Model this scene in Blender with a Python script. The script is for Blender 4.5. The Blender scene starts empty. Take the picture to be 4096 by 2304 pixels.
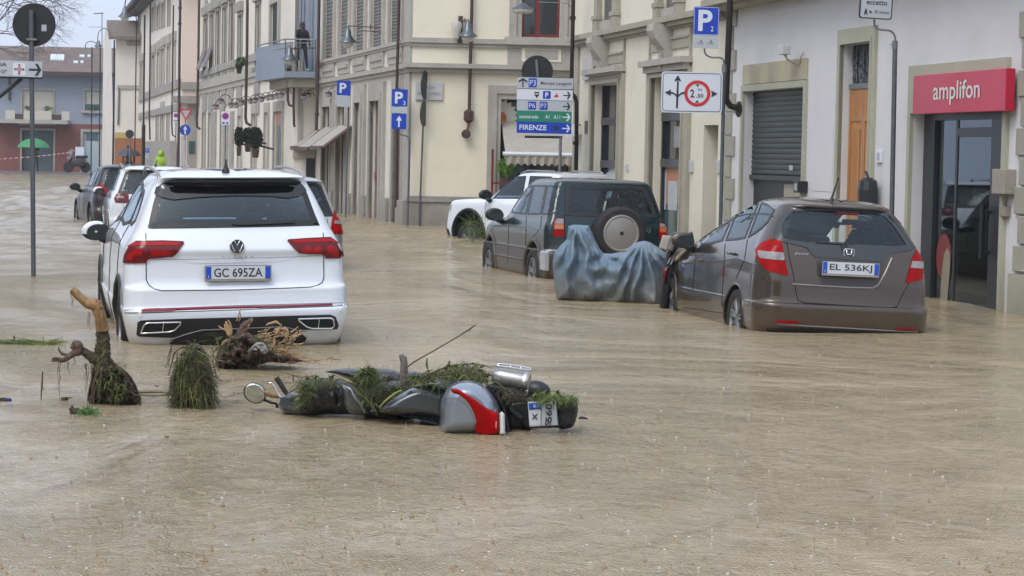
import bpy, bmesh, math, random
from mathutils import Vector, Matrix, noise
from mathutils.bvhtree import BVHTree
R = math.radians
SC = bpy.context.scene
COL = SC.collection
random.seed(7)
# ------------------------------------------------------------------ camera
FPX, PITCH, ROLL, CAMH = 9500.0, 0.0558, 0.020, 1.6
cam_d = bpy.data.cameras.new("camera")
cam = bpy.data.objects.new("camera", cam_d)
COL.objects.link(cam)
cam_d.sensor_width = 36.0
cam_d.lens = FPX / 4096 * 36.0
cam_d.clip_start = 0.5
cam_d.clip_end = 2000
cam.rotation_euler = (Matrix.Rotation(R(90) - PITCH, 3, 'X') @ Matrix.Rotation(ROLL, 3, 'Z')).to_euler()
cam.location = (0, 0, CAMH)
SC.camera = cam
# ------------------------------------------------------------------ light
world = bpy.data.worlds.new("World")
SC.world = world
world.use_nodes = True
nt = world.node_tree
nt.nodes.clear()
SUN_EL, SUN_AZ = 52.0, 215.0
sky = nt.nodes.new('ShaderNodeTexSky')
sky.sky_type = 'NISHITA'
sky.sun_disc = False
sky.sun_elevation = R(SUN_EL)
sky.sun_rotation = R(SUN_AZ)
sky.dust_density = 6.0
sky.air_density = 1.2
hs = nt.nodes.new('ShaderNodeHueSaturation')
hs.inputs['Saturation'].default_value = 0.42
mixs = nt.nodes.new('ShaderNodeMixRGB')          # cloud deck evens the sky out
mixs.inputs[0].default_value = 0.62
mixs.inputs[2].default_value = (5.9, 6.75, 8.4, 1)
bg = nt.nodes.new('ShaderNodeBackground')
bg.inputs['Strength'].default_value = 0.122
wo = nt.nodes.new('ShaderNodeOutputWorld')
nt.links.new(sky.outputs[0], hs.inputs['Color'])
nt.links.new(hs.outputs[0], mixs.inputs[1])
nt.links.new(mixs.outputs[0], bg.inputs['Color'])
nt.links.new(bg.outputs[0], wo.inputs[0])
sun_d = bpy.data.lights.new("sun", 'SUN')
sun_d.energy = 0.75
sun_d.angle = R(25)
sun_d.color = (1.0, 0.97, 0.92)
sun = bpy.data.objects.new("sun", sun_d)
COL.objects.link(sun)
az = R(SUN_AZ)
sd = Vector((math.sin(az) * math.cos(R(SUN_EL)), math.cos(az) * math.cos(R(SUN_EL)), math.sin(R(SUN_EL))))
sun.rotation_euler = sd.to_track_quat('Z', 'Y').to_euler()
SC.view_settings.view_transform = 'Standard'
SC.view_settings.look = 'None'
SC.view_settings.exposure = 0.6
SC.view_settings.gamma = 1.0
SC.cycles.transparent_max_bounces = 40
# ------------------------------------------------------------------ pixel helpers (4096 x 2304 photo pixels)
def ray(px, py):
 a, b = px - 2048.0, py - 1152.0
 cr, sr = math.cos(ROLL), math.sin(ROLL)
 x = a * cr + b * sr
 y = -a * sr + b * cr
 c, s = math.cos(PITCH), math.sin(PITCH)
 dy, dz = 1.0, -y / FPX
 return Vector((x / FPX, c * dy + s * dz, -s * dy + c * dz))
CAMP = Vector((0, 0, CAMH))
def at(px, py, Y):
 d = ray(px, py)
 return CAMP + d * (Y / d.y)
def onwater(px, py, z=0.0):
 d = ray(px, py)
 return CAMP + d * ((z - CAMH) / d.z)
# ------------------------------------------------------------------ materials
def lin(h):
 h = h.lstrip('#')
 o = []
 for i in (0, 2, 4):
  v = int(h[i:i + 2], 16) / 255
  o.append(v / 12.92 if v < .04045 else ((v + .055) / 1.055) ** 2.4)
 return tuple(o)
def mat(name, c, rough=.6, metal=0., var=.0, vscale=6., c2=None, bump=0., bscale=40., coat=0., spec=.5, wear=0., wearcol=(.1, .09, .07), wscale=2.5, stretch=None, trans=0., ior=1.45, coord='Object', mud=None, mudcol=(.17, .125, .08)):
 if isinstance(c, str): c = lin(c)
 m = bpy.data.materials.new(name)
 m.use_nodes = True
 n = m.node_tree
 b = n.nodes['Principled BSDF']
 b.inputs['Base Color'].default_value = (*c, 1)
 b.inputs['Roughness'].default_value = rough
 b.inputs['Metallic'].default_value = metal
 b.inputs['Specular IOR Level'].default_value = spec
 b.inputs['Coat Weight'].default_value = coat
 b.inputs['Coat Roughness'].default_value = .05
 if trans:
  b.inputs['Transmission Weight'].default_value = trans
  b.inputs['IOR'].default_value = ior
 if var or bump or wear or c2 or mud:
  tc = n.nodes.new('ShaderNodeTexCoord')
  mp = n.nodes.new('ShaderNodeMapping')
  n.links.new(tc.outputs[coord], mp.inputs[0])
  if stretch: mp.inputs['Scale'].default_value = stretch
  colout = None
  if c2 or var:
   if isinstance(c2, str): c2 = lin(c2)
   if c2 is None: c2 = tuple(max(0, v * (1 - var)) for v in c)
   nz = n.nodes.new('ShaderNodeTexNoise')
   nz.inputs['Scale'].default_value = vscale
   nz.inputs['Detail'].default_value = 8
   nz.inputs['Roughness'].default_value = .62
   n.links.new(mp.outputs[0], nz.inputs['Vector'])
   rp = n.nodes.new('ShaderNodeValToRGB')
   rp.color_ramp.elements[0].position = .35
   rp.color_ramp.elements[1].position = .68
   rp.color_ramp.elements[0].color = (*c, 1)
   rp.color_ramp.elements[1].color = (*c2, 1)
   n.links.new(nz.outputs[0], rp.inputs[0])
   colout = rp.outputs[0]
  if wear:
   nz = n.nodes.new('ShaderNodeTexNoise')
   nz.inputs['Scale'].default_value = wscale
   nz.inputs['Detail'].default_value = 10
   nz.inputs['Roughness'].default_value = .7
   n.links.new(mp.outputs[0], nz.inputs['Vector'])
   rp = n.nodes.new('ShaderNodeValToRGB')
   rp.color_ramp.elements[0].position = .50
   rp.color_ramp.elements[1].position = .74
   rp.color_ramp.elements[0].color = (0, 0, 0, 1)
   rp.color_ramp.elements[1].color = (wear, wear, wear, 1)
   n.links.new(nz.outputs[0], rp.inputs[0])
   mx = n.nodes.new('ShaderNodeMixRGB')
   n.links.new(rp.outputs[0], mx.inputs[0])
   if colout: n.links.new(colout, mx.inputs[1])
   else: mx.inputs[1].default_value = (*c, 1)
   mx.inputs[2].default_value = (*wearcol, 1)
   colout = mx.outputs[0]
  if mud:                       # dried splash line: noise-broken band up to a height
   sp_ = n.nodes.new('ShaderNodeSeparateXYZ'); n.links.new(tc.outputs['Object'], sp_.inputs[0])
   nz = n.nodes.new('ShaderNodeTexNoise'); nz.inputs['Scale'].default_value = 4; nz.inputs['Detail'].default_value = 8; nz.inputs['Roughness'].default_value = .7
   n.links.new(tc.outputs['Object'], nz.inputs['Vector'])
   ma = n.nodes.new('ShaderNodeMath'); ma.operation = 'MULTIPLY_ADD'; n.links.new(nz.outputs[0], ma.inputs[0]); ma.inputs[1].default_value = mud[1] - mud[0]; n.links.new(sp_.outputs[2], ma.inputs[2])
   mr = n.nodes.new('ShaderNodeMapRange'); n.links.new(ma.outputs[0], mr.inputs[0])
   h_ = (mud[1] - mud[0]) * .5
   for k_, v_ in ((1, mud[0] + h_), (2, mud[1] + h_), (3, mud[2]), (4, 0.)): mr.inputs[k_].default_value = v_
   mx = n.nodes.new('ShaderNodeMixRGB'); n.links.new(mr.outputs[0], mx.inputs[0])
   if colout: n.links.new(colout, mx.inputs[1])
   else: mx.inputs[1].default_value = (*c, 1)
   mx.inputs[2].default_value = (*mudcol, 1); colout = mx.outputs[0]
  if colout: n.links.new(colout, b.inputs['Base Color'])
  if bump:
   nz = n.nodes.new('ShaderNodeTexNoise')
   nz.inputs['Scale'].default_value = bscale
   nz.inputs['Detail'].default_value = 6
   n.links.new(mp.outputs[0], nz.inputs['Vector'])
   bp = n.nodes.new('ShaderNodeBump')
   bp.inputs['Strength'].default_value = min(1, bump * 2)
   bp.inputs['Distance'].default_value = bump * .05
   n.links.new(nz.outputs[0], bp.inputs['Height'])
   n.links.new(bp.outputs[0], b.inputs['Normal'])
 return m
def glassmat(name, tint, opac, rough=.02, body=(.01, .012, .014), ior=1.55):
 """tinted pane: partly clear, partly dark, with a mirror-like coat"""
 m = bpy.data.materials.new(name)
 m.use_nodes = True
 n = m.node_tree
 n.nodes.clear()
 out = n.nodes.new('ShaderNodeOutputMaterial')
 tr = n.nodes.new('ShaderNodeBsdfTransparent')
 tr.inputs[0].default_value = (*tint, 1)
 pb = n.nodes.new('ShaderNodeBsdfPrincipled')
 pb.inputs['Base Color'].default_value = (*body, 1)
 pb.inputs['Roughness'].default_value = rough
 pb.inputs['Specular IOR Level'].default_value = .9
 mx = n.nodes.new('ShaderNodeMixShader')
 mx.inputs[0].default_value = opac
 n.links.new(tr.outputs[0], mx.inputs[1])
 n.links.new(pb.outputs[0], mx.inputs[2])
 gl = n.nodes.new('ShaderNodeBsdfGlossy')
 gl.inputs['Roughness'].default_value = rough
 fr = n.nodes.new('ShaderNodeFresnel')
 fr.inputs[0].default_value = ior
 gl.inputs[0].default_value = (.82, .93, 1, 1)
 m2 = n.nodes.new('ShaderNodeMixShader')
 n.links.new(fr.outputs[0], m2.inputs[0])
 n.links.new(mx.outputs[0], m2.inputs[1])
 n.links.new(gl.outputs[0], m2.inputs[2])
 n.links.new(m2.outputs[0], out.inputs[0])
 return m
M = {}
M['wall_white'] = mat('white_render', (.64, .635, .65), .85, var=.07, vscale=1.1, bump=.25, bscale=60, wear=.22, wearcol=(.36, .35, .33), wscale=.7, mud=(.0, .75, .5), mudcol=(.30, .26, .20))
M['wall_cream'] = mat('cream_render', (.69, .655, .545), .85, var=.08, vscale=.9, bump=.25, bscale=50, wear=.30, wearcol=(.36, .33, .27), wscale=.6, mud=(.0, .75, .5), mudcol=(.30, .26, .20))
M['wall_cream2'] = mat('pale_cream_render', (.75, .70, .57), .85, var=.06, vscale=.7, bump=.2, bscale=50, wear=.25, wearcol=(.44, .39, .3), wscale=.5, mud=(.0, .75, .5), mudcol=(.30, .26, .20))
M['wall_side'] = mat('shaded_street_render', (.70, .66, .58), .85, var=.1, vscale=.9, bump=.2, bscale=40, wear=.35, wearcol=(.36, .33, .28), wscale=.5, mud=(.0, .75, .5), mudcol=(.30, .26, .20))
M['wall_pink'] = mat('pink_render', (.68, .57, .50), .85, var=.07, vscale=.6, wear=.2, wearcol=(.42, .36, .3), wscale=.4)
M['wall_far'] = mat('far_cream_render', (.70, .66, .60), .85, var=.08, vscale=.6, wear=.3, wearcol=(.4, .37, .32), wscale=.4)
M['stone'] = mat('grey_stone_trim', (.34, .325, .30), .8, var=.2, vscale=3, bump=.4, bscale=30, wear=.5, wearcol=(.15, .14, .125), wscale=1.6, mud=(.0, .8, .5), mudcol=(.20, .17, .12))
M['stone_pale'] = mat('pale_stone_trim', (.40, .38, .34), .8, var=.15, vscale=3, bump=.3, bscale=30, wear=.4, wearcol=(.24, .22, .2), wscale=1.6, mud=(.0, .8, .5), mudcol=(.24, .2, .15))
M['stone_warm'] = mat('sandstone_trim', (.36, .34, .27), .8, var=.15, vscale=3, bump=.3, bscale=30, wear=.4, wearcol=(.22, .2, .16), wscale=1.4, mud=(.0, .8, .5), mudcol=(.22, .19, .14))
M['surround_green'] = mat('greenish_stone_surround', (.40, .40, .31), .8, var=.12, vscale=2, bump=.25, bscale=30, wear=.35, wearcol=(.26, .25, .2), wscale=1.2, mud=(.0, .6, .6), mudcol=(.20, .18, .13))
M['quoin'] = mat('quoin_stone', (.34, .33, .27), .8, var=.15, vscale=3, bump=.3, bscale=30)
M['ochre_panel'] = mat('stained_ochre_panel', (.44, .40, .26), .85, c2=(.34, .30, .24), vscale=1.7, wear=.7, wearcol=(.24, .2, .17), wscale=1.3)
M['shutter_grey'] = mat('grey_shutter', (.20, .19, .18), .7, var=.3, vscale=2, stretch=(3, 3, .3))
M['shutter_brown'] = mat('brown_shutter', (.17, .12, .11), .7, var=.3, vscale=2)
M['shutter_green'] = mat('dark_green_shutter', (.04, .07, .05), .6, var=.3, vscale=3)
M['roller'] = mat('roller_shutter_steel', (.030, .042, .037), .45, metal=.2, var=.35, vscale=1.2, stretch=(1, 1, 5))
M['dark'] = mat('dark_opening', (.012, .012, .013), .5)
M['dark_frame'] = mat('dark_metal_frame', (.028, .030, .038), .35, metal=.3)
M['grey_metal'] = mat('galvanised_steel', (.22, .23, .24), .5, metal=.5, var=.25, vscale=6)
M['pole'] = mat('weathered_grey_pole', (.12, .135, .155), .5, metal=.35, var=.3, vscale=5, wear=.4, wearcol=(.06, .06, .06), wscale=9)
M['rust_pipe'] = mat('brown_downpipe', (.075, .038, .032), .5, var=.4, vscale=4, wear=.3, wearcol=(.03, .025, .025), wscale=5)
M['dark_pipe'] = mat('dark_cast_iron_pipe', (.022, .018, .017), .45, metal=.3, var=.3, vscale=5, wear=.4, wearcol=(.06, .03, .025), wscale=6)
M['iron'] = mat('dark_iron', (.03, .03, .033), .5, metal=.4)
M['zinc'] = mat('lamp_shade_metal', (.12, .14, .16), .35, metal=.7, var=.2)
M['lampglass'] = mat('frosted_lamp_glass', (.5, .5, .46), .3)
M['sign_back'] = mat('black_sign_back', (.012, .015, .018), .45, var=.4, vscale=4)
M['white'] = mat('white_sign_face', (.62, .67, .74), .35)
M['sign_grey'] = mat('pale_sign_face', (.42, .46, .50), .4)
M['blue'] = mat('blue_sign_face', (.004, .045, .42), .3)
M['green_sign'] = mat('green_sign_face', (.01, .20, .13), .35)
M['ink'] = mat('black_sign_ink', (.02, .02, .03), .5)
M['red_ink'] = mat('red_sign_ink', (.55, .02, .03), .4)
M['shop_red'] = mat('crimson_fascia', (.50, .013, .052), .32, var=.12, vscale=2)
M['door_wood'] = mat('honey_wood_door', (.50, .235, .055), .42, c2=(.36, .15, .03), vscale=5, stretch=(8, 8, .6), coat=.2)
M['door_wood2'] = mat('darker_wood_panel', (.44, .19, .04), .42, c2=(.32, .125, .025), vscale=5, stretch=(8, 8, .6), coat=.2)
M['plaque'] = mat('marble_plaque', (.50, .50, .52), .4, var=.1, vscale=5)
M['ink_faded'] = mat('faded_lettering', (.17, .17, .18), .6)
M['pane'] = mat('window_pane', (.020, .026, .028), .06, spec=.8)
M['pane_teal'] = mat('teal_window_pane', (.05, .10, .11), .1, spec=.8, var=.2, vscale=2)
M['pane_pale'] = mat('curtained_pane', (.30, .33, .36), .25, var=.4, vscale=3)
M['poster_a'] = mat('orange_poster', (.42, .18, .09), .5)
M['poster_b'] = mat('pale_poster', (.42, .45, .50), .5, var=.2, vscale=4)
M['cream_cloth'] = mat('cream_awning_cloth', (.38, .355, .31), .8, var=.15, vscale=4)
M['brown_trim'] = mat('brown_awning_trim', (.09, .045, .04), .6)
M['red_wood'] = mat('red_window_frame', (.16, .018, .02), .45)
M['leaf'] = mat('green_leaves', (.045, .10, .025), .6, c2=(.09, .16, .03), vscale=30)
M['leaf_dark'] = mat('dark_topiary_leaves', (.014, .024, .013), .7, c2=(.03, .045, .02), vscale=20)
M['orange'] = mat('orange_petal_centre', (.55, .12, .03), .5)
M['petal'] = mat('white_petals', (.62, .62, .6), .5)
M['roof_grey'] = mat('grey_roof_tiles', (.19, .155, .13), .85, c2=(.13, .11, .095), vscale=3, bump=.6, bscale=12)
M['roof_red'] = mat('terracotta_roof_tiles', (.18, .125, .105), .85, c2=(.12, .10, .09), vscale=1.2, bump=.6, bscale=8)
M['wall_blue'] = mat('blue_grey_render', (.29, .325, .39), .85, var=.08, vscale=.7)
M['wall_brick'] = mat('brick_red_render', (.22, .085, .07), .85, var=.2, vscale=1.2)
M['wall_orange'] = mat('orange_render', (.34, .14, .06), .85, var=.15, vscale=1.2)
M['wall_yellow'] = mat('yellow_render', (.45, .36, .14), .85)
M['blind'] = mat('cream_roller_blind', (.50, .47, .40), .7)
M['garage'] = mat('grey_green_garage_door', (.09, .13, .14), .6, var=.2, vscale=2)
M['door_pale'] = mat('pale_blue_door', (.38, .47, .48), .5)
M['balcony'] = mat('blue_grey_balcony', (.22, .26, .32), .6, var=.1, vscale=3)
M['balcony_wall'] = mat('blue_grey_wall', (.28, .33, .42), .7, var=.1, vscale=2)
M['skylight'] = mat('skylight_glass', (.55, .62, .68), .1, spec=.8)
M['pavement'] = mat('wet_pavement', (.17, .175, .19), .35, var=.3, vscale=2, coord='Object')
M['asphalt'] = mat('road_bed', (.05, .05, .05), .8)
M['bark'] = mat('bare_bark', (.07, .055, .06), .8)
M['skin'] = mat('skin', (.42, .24, .17), .55)
M['black_cloth'] = mat('black_jacket', (.012, .011, .016), .8)
M['navy_cloth'] = mat('navy_trousers', (.018, .02, .035), .8)
M['hair'] = mat('dark_hair', (.01, .008, .008), .6)
M['brown_cloth'] = mat('brown_coat', (.09, .06, .045), .8)
M['grey_cloth'] = mat('grey_clothes', (.09, .09, .10), .8)
M['hivis'] = mat('hi_vis_yellow', (.30, .48, .02), .6)
M['umb_green'] = mat('green_umbrella_cloth', (.03, .22, .08), .5)
M['umb_dark'] = mat('dark_umbrella_cloth', (.045, .05, .07), .5)
M['white_cloth'] = mat('white_shoes', (.5, .48, .45), .6)
# cars
M['p_white'] = mat('white_car_paint', (.70, .74, .80), .28, coat=1., var=.02, wear=.10, wearcol=(.45, .42, .38), wscale=1.5, mud=(.27, .48, .55), mudcol=(.42, .36, .28))
M['p_grey'] = mat('taupe_metallic_paint', (.062, .044, .031), .24, metal=.5, coat=.8, mud=(.26, .50, .5))
M['p_teal'] = mat('dark_teal_paint', (.001, .018, .024), .18, metal=.1, coat=.3, wear=.25, wearcol=(.04, .034, .024), wscale=2, mud=(.6, 1.0, .45), mudcol=(.06, .048, .033))
M['p_sand'] = mat('grey_beige_cladding', (.085, .074, .056), .4, metal=.3, var=.15, vscale=5, mud=(.32, .60, .6))
M['p_dark'] = mat('dark_blue_paint', (.005, .006, .016), .35, metal=.1, coat=.3, wear=.4, wearcol=(.05, .04, .03), wscale=1.2, mud=(.3, 1.0, .6), mudcol=(.08, .06, .04))
M['p_silver'] = mat('silver_paint', (.42, .44, .46), .32, metal=.55, coat=1.)
M['rubber'] = mat('tyre_rubber', (.014, .014, .015), .7, bump=.3, bscale=60, wear=.3, wearcol=(.08, .065, .05), wscale=6)
M['plastic'] = mat('black_plastic', (.010, .011, .013), .42)
M['gap'] = mat('panel_gap', (.006, .006, .007), .8)
M['trim_in'] = mat('cabin_lining', (.010, .011, .012), .8)
M['chrome'] = mat('chrome', (.72, .74, .78), .12, metal=1.)
M['alloy'] = mat('alloy_rim', (.24, .245, .25), .4, metal=.7, wear=.3, wearcol=(.12, .1, .08), wscale=8)
M['lamp_red'] = mat('red_lamp_lens', (.36, .001, .002), .10, spec=.12, c2=(.20, .001, .001), vscale=12)
M['lamp_dark'] = mat('smoked_red_lens', (.12, .003, .006), .12, spec=.4)
M['lamp_mid'] = mat('red_lamp_insert', (.34, .005, .008), .2, spec=.3)
M['lamp_clear'] = mat('clear_lamp_lens', (.27, .25, .25), .12, coat=1., var=.3, vscale=30)
M['lamp_amber'] = mat('amber_lamp_lens', (.50, .13, .015), .15, coat=1.)
M['reflector'] = mat('red_reflector', (.22, .01, .015), .3)
M['plate_white'] = mat('licence_plate_white', (.55, .58, .62), .4)
M['plate_blue'] = mat('licence_plate_blue', (.008, .07, .45), .4)
M['glass'] = glassmat('car_glass', (.84, .96, .94), .03)
M['glass_dark'] = glassmat('tinted_car_glass', (.62, .80, .88), .15, body=(.02, .035, .05))
M['glass_shop'] = glassmat('shop_glass', (.86, .9, .88), .04, ior=1.9)
M['tarp'] = mat('blue_grey_cover_cloth', (.115, .19, .26), .55, c2=(.16, .20, .245), vscale=1.6, bump=.15, bscale=40, wear=.3, wearcol=(.18, .18, .17), wscale=3.2, mud=(.0, .4, .6), mudcol=(.2, .16, .11))
M['sc_silver'] = mat('silver_scooter_panel', (.27, .31, .38), .22, metal=.55, coat=.9, wear=.45, wearcol=(.2, .17, .13), wscale=4)
M['sc_grey'] = mat('steel_blue_scooter_panel', (.055, .068, .078), .22, metal=.4, coat=.9, wear=.4, wearcol=(.13, .11, .09), wscale=4)
M['sc_black'] = mat('muddy_black_scooter_plastic', (.007, .008, .010), .28, wear=.6, wearcol=(.035, .028, .02), wscale=6)
M['seat'] = mat('black_vinyl_seat', (.022, .023, .028), .32, wear=.35, wearcol=(.05, .045, .04), wscale=7)
M['steel'] = mat('brushed_exhaust_steel', (.40, .39, .38), .3, metal=.8, var=.3, vscale=6)
M['mirror'] = mat('mirror_glass', (.55, .58, .55), .04, metal=1.)
M['wood_tan'] = mat('stripped_tan_wood', (.33, .19, .075), .55, c2=(.17, .09, .035), vscale=22, bump=.6, bscale=30, stretch=(1, 1, .35), wear=.7, wearcol=(.05, .035, .015), wscale=9)
M['wood_dark'] = mat('wet_mossy_bark', (.030, .020, .010), .65, c2=(.055, .045, .012), vscale=12, bump=.8, bscale=30)
M['wood_red'] = mat('reddish_root_wood', (.13, .075, .055), .65, c2=(.06, .04, .03), vscale=12, bump=.8, bscale=25)
M['splinter'] = mat('pale_split_wood', (.42, .28, .15), .7, c2=(.28, .17, .08), vscale=20)
M['weed'] = mat('wet_green_weed', (.06, .105, .018), .6, c2=(.12, .15, .03), vscale=10)
M['weed_dark'] = mat('dark_sodden_weed', (.045, .045, .016), .7, c2=(.07, .05, .02), vscale=10)
M['reed'] = mat('pale_green_reed', (.22, .25, .06), .6)
M['fibre'] = mat('brown_root_fibre', (.055, .035, .02), .8)
M['grey_cloth2'] = mat('grey_plastic_scrap', (.25, .24, .23), .6)
def water_material():
 m = bpy.data.materials.new('muddy_flood_water')
 m.use_nodes = True
 n = m.node_tree
 L = n.links
 b = n.nodes['Principled BSDF']
 tc = n.nodes.new('ShaderNodeTexCoord')
 def nz(scale, detail, rough, st=(1, 1, 1), dist=0.):
  mp = n.nodes.new('ShaderNodeMapping')
  mp.inputs['Scale'].default_value = st
  L.new(tc.outputs['Object'], mp.inputs[0])
  t = n.nodes.new('ShaderNodeTexNoise')
  t.inputs['Scale'].default_value = scale
  t.inputs['Detail'].default_value = detail
  t.inputs['Roughness'].default_value = rough
  t.inputs['Distortion'].default_value = dist
  L.new(mp.outputs[0], t.inputs['Vector'])
  return t.outputs[0]
 col = n.nodes.new('ShaderNodeValToRGB')
 e = col.color_ramp.elements
 e[0].position = .3; e[0].color = (.30, .238, .142, 1)
 e[1].position = .72; e[1].color = (.39, .318, .20, 1)
 L.new(nz(.5, 8, .65, (.35, 1, 1), 1.4), col.inputs[0])
 L.new(col.outputs[0], b.inputs['Base Color'])
 b.inputs['Roughness'].default_value = .10
 b.inputs['IOR'].default_value = 1.33
 b.inputs['Specular IOR Level'].default_value = .5
 def mm(op, a, bb):
  x = n.nodes.new('ShaderNodeMath'); x.operation = op
  for i, v in enumerate((a, bb)):
   if isinstance(v, (int, float)): x.inputs[i].default_value = v
   else: L.new(v, x.inputs[i])
  return x.outputs[0]
 # rain-pitted skin: fine ripples, medium wavelets and long slow swells
 vo = n.nodes.new('ShaderNodeTexVoronoi')
 vo.inputs['Scale'].default_value = 16
 L.new(tc.outputs['Object'], vo.inputs['Vector'])
 pit = mm('MULTIPLY', mm('SINE', mm('MULTIPLY', vo.outputs['Distance'], 24.), 0.), .10)
 h = mm('ADD', mm('MULTIPLY', nz(26, 4, .65), .34), pit)
 h = mm('ADD', h, mm('MULTIPLY', nz(5.5, 4, .6, (1, .7, 1), .8), 1.7))
 h = mm('ADD', h, mm('MULTIPLY', nz(1.1, 3, .5, (1, .6, 1), 1.2), 3.6))
 # smooth slicks between choppier patches
 pr = n.nodes.new('ShaderNodeMapRange'); L.new(nz(.33, 3, .55, (1, .45, 1), 1.5), pr.inputs[0])
 for k_, v_ in ((1, .40), (2, .62), (3, .22), (4, 1.25)): pr.inputs[k_].default_value = v_
 h = mm('MULTIPLY', h, pr.outputs[0])
 bp = n.nodes.new('ShaderNodeBump')
 bp.inputs['Strength'].default_value = 1.
 bp.inputs['Distance'].default_value = .036
 L.new(h, bp.inputs['Height'])
 L.new(bp.outputs[0], b.inputs['Normal'])
 return m
M['water'] = water_material()
# ------------------------------------------------------------------ object helpers
def tag(o, label, cat, group=None, kind=None):
 if label: o['label'] = label
 if cat: o['category'] = cat
 if group: o['group'] = group
 if kind: o['kind'] = kind
 return o
def thing(name, label, cat, loc=(0, 0, 0), rz=0., group=None, rot=None):
 o = bpy.data.objects.new(name, None)
 COL.objects.link(o)
 o.location = loc
 o.rotation_euler = rot if rot is not None else (0, 0, rz)
 o.empty_display_size = .2
 return tag(o, label, cat, group)
class MB:
 """collects shapes; build() links them as one mesh object"""
 def __init__(self, origin=(0, 0, 0)):
  self.v = []; self.f = []; self.mi = []; self.cur = 0; self.M = None; self.o = Vector(origin)
 def add(self, vs, fs, mi=None):
  b = len(self.v)
  for p in vs:
   p = Vector(p)
   if self.M is not None: p = self.M @ p
   self.v.append(p - self.o)
  self.f += [tuple(b + i for i in f) for f in fs]
  self.mi += [self.cur if mi is None else mi] * len(fs)
  return self
 def box(self, a, b, mi=None):
  x0, x1 = sorted((a[0], b[0])); y0, y1 = sorted((a[1], b[1])); z0, z1 = sorted((a[2], b[2]))
  vs = [(x0, y0, z0), (x1, y0, z0), (x1, y1, z0), (x0, y1, z0), (x0, y0, z1), (x1, y0, z1), (x1, y1, z1), (x0, y1, z1)]
  return self.add(vs, [(0, 3, 2, 1), (4, 5, 6, 7), (0, 1, 5, 4), (1, 2, 6, 5), (2, 3, 7, 6), (3, 0, 4, 7)], mi)
 def bbox(self, a, b, bev=.01, mi=None):
  """box with chamfered vertical and horizontal edges"""
  bm = bmesh.new()
  x0, x1 = sorted((a[0], b[0])); y0, y1 = sorted((a[1], b[1])); z0, z1 = sorted((a[2], b[2]))
  bmesh.ops.create_cube(bm, size=1)
  for v in bm.verts:
   v.co = Vector(((x0 + x1) / 2 + v.co.x * (x1 - x0), (y0 + y1) / 2 + v.co.y * (y1 - y0), (z0 + z1) / 2 + v.co.z * (z1 - z0)))
  bmesh.ops.bevel(bm, geom=bm.edges[:], offset=bev, segments=2, profile=.5, affect='EDGES')
  return self.addbm(bm, mi)
 def addbm(self, bm, mi=None):
  bm.verts.index_update()
  vs = [v.co.copy() for v in bm.verts]
  fs = [tuple(v.index for v in f.verts) for f in bm.faces]
  bm.free()
  return self.add(vs, fs, mi)
 def prism(self, poly, n, depth, mi=None, org=(0, 0, 0), ux=(1, 0, 0), uy=(0, 0, 1)):
  """poly = 2D points in plane (ux,uy) at org, extruded along n by depth"""
  org = Vector(org); ux = Vector(ux); uy = Vector(uy); n = Vector(n) * depth
  k = len(poly)
  a = [org + ux * p[0] + uy * p[1] for p in poly]
  b = [p + n for p in a]
  return self.add(a + b, [tuple(range(k - 1, -1, -1)), tuple(range(k, 2 * k))] + [(i, (i + 1) % k, k + (i + 1) % k, k + i) for i in range(k)], mi)
 def tube(self, path, r, seg=8, mi=None, caps=True, jit=0.):
  path = [Vector(p) for p in path]
  n = len(path)
  rs = r if isinstance(r, (list, tuple)) else [r] * n
  rings = []
  up = None
  for i, p in enumerate(path):
   t = (path[min(i + 1, n - 1)] - path[max(i - 1, 0)]).normalized()
   if up is None or abs(up.dot(t)) > .95:
    up = Vector((0, 0, 1)) if abs(t.z) < .9 else Vector((1, 0, 0))
   s = t.cross(up).normalized()
   up = s.cross(t).normalized()
   ring = []
   for k in range(seg):
    a = 2 * math.pi * k / seg
    rr = rs[i] * (1 + (random.uniform(-jit, jit) if jit else 0))
    ring.append(p + (s * math.cos(a) + up * math.sin(a)) * rr)
   rings.append(ring)
  vs = [q for ring in rings for q in ring]
  fs = []
  for i in range(n - 1):
   for k in range(seg):
    a = i * seg + k; b = i * seg + (k + 1) % seg
    fs.append((a, b, b + seg, a + seg))
  if caps:
   fs.append(tuple(range(seg - 1, -1, -1)))
   fs.append(tuple((n - 1) * seg + k for k in range(seg)))
  return self.add(vs, fs, mi)
 def lathe(self, prof, c=(0, 0, 0), axis=(0, 0, 1), seg=24, mi=None, arc=2 * math.pi):
  """prof: (radius, height) pairs turned about axis through c"""
  c = Vector(c); ax = Vector(axis).normalized()
  u = ax.orthogonal().normalized(); w = ax.cross(u)
  vs = []
  for (r, h) in prof:
   for k in range(seg):
    a = arc * k / seg
    vs.append(c + ax * h + (u * math.cos(a) + w * math.sin(a)) * r)
  fs = []
  for i in range(len(prof) - 1):
   for k in range(seg):
    a = i * seg + k; b = i * seg + (k + 1) % seg
    fs.append((a, b, b + seg, a + seg))
  if prof[0][0] > 1e-4: fs.append(tuple(range(seg - 1, -1, -1)))
  if prof[-1][0] > 1e-4: fs.append(tuple((len(prof) - 1) * seg + k for k in range(seg)))
  return self.add(vs, fs, mi)
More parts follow.
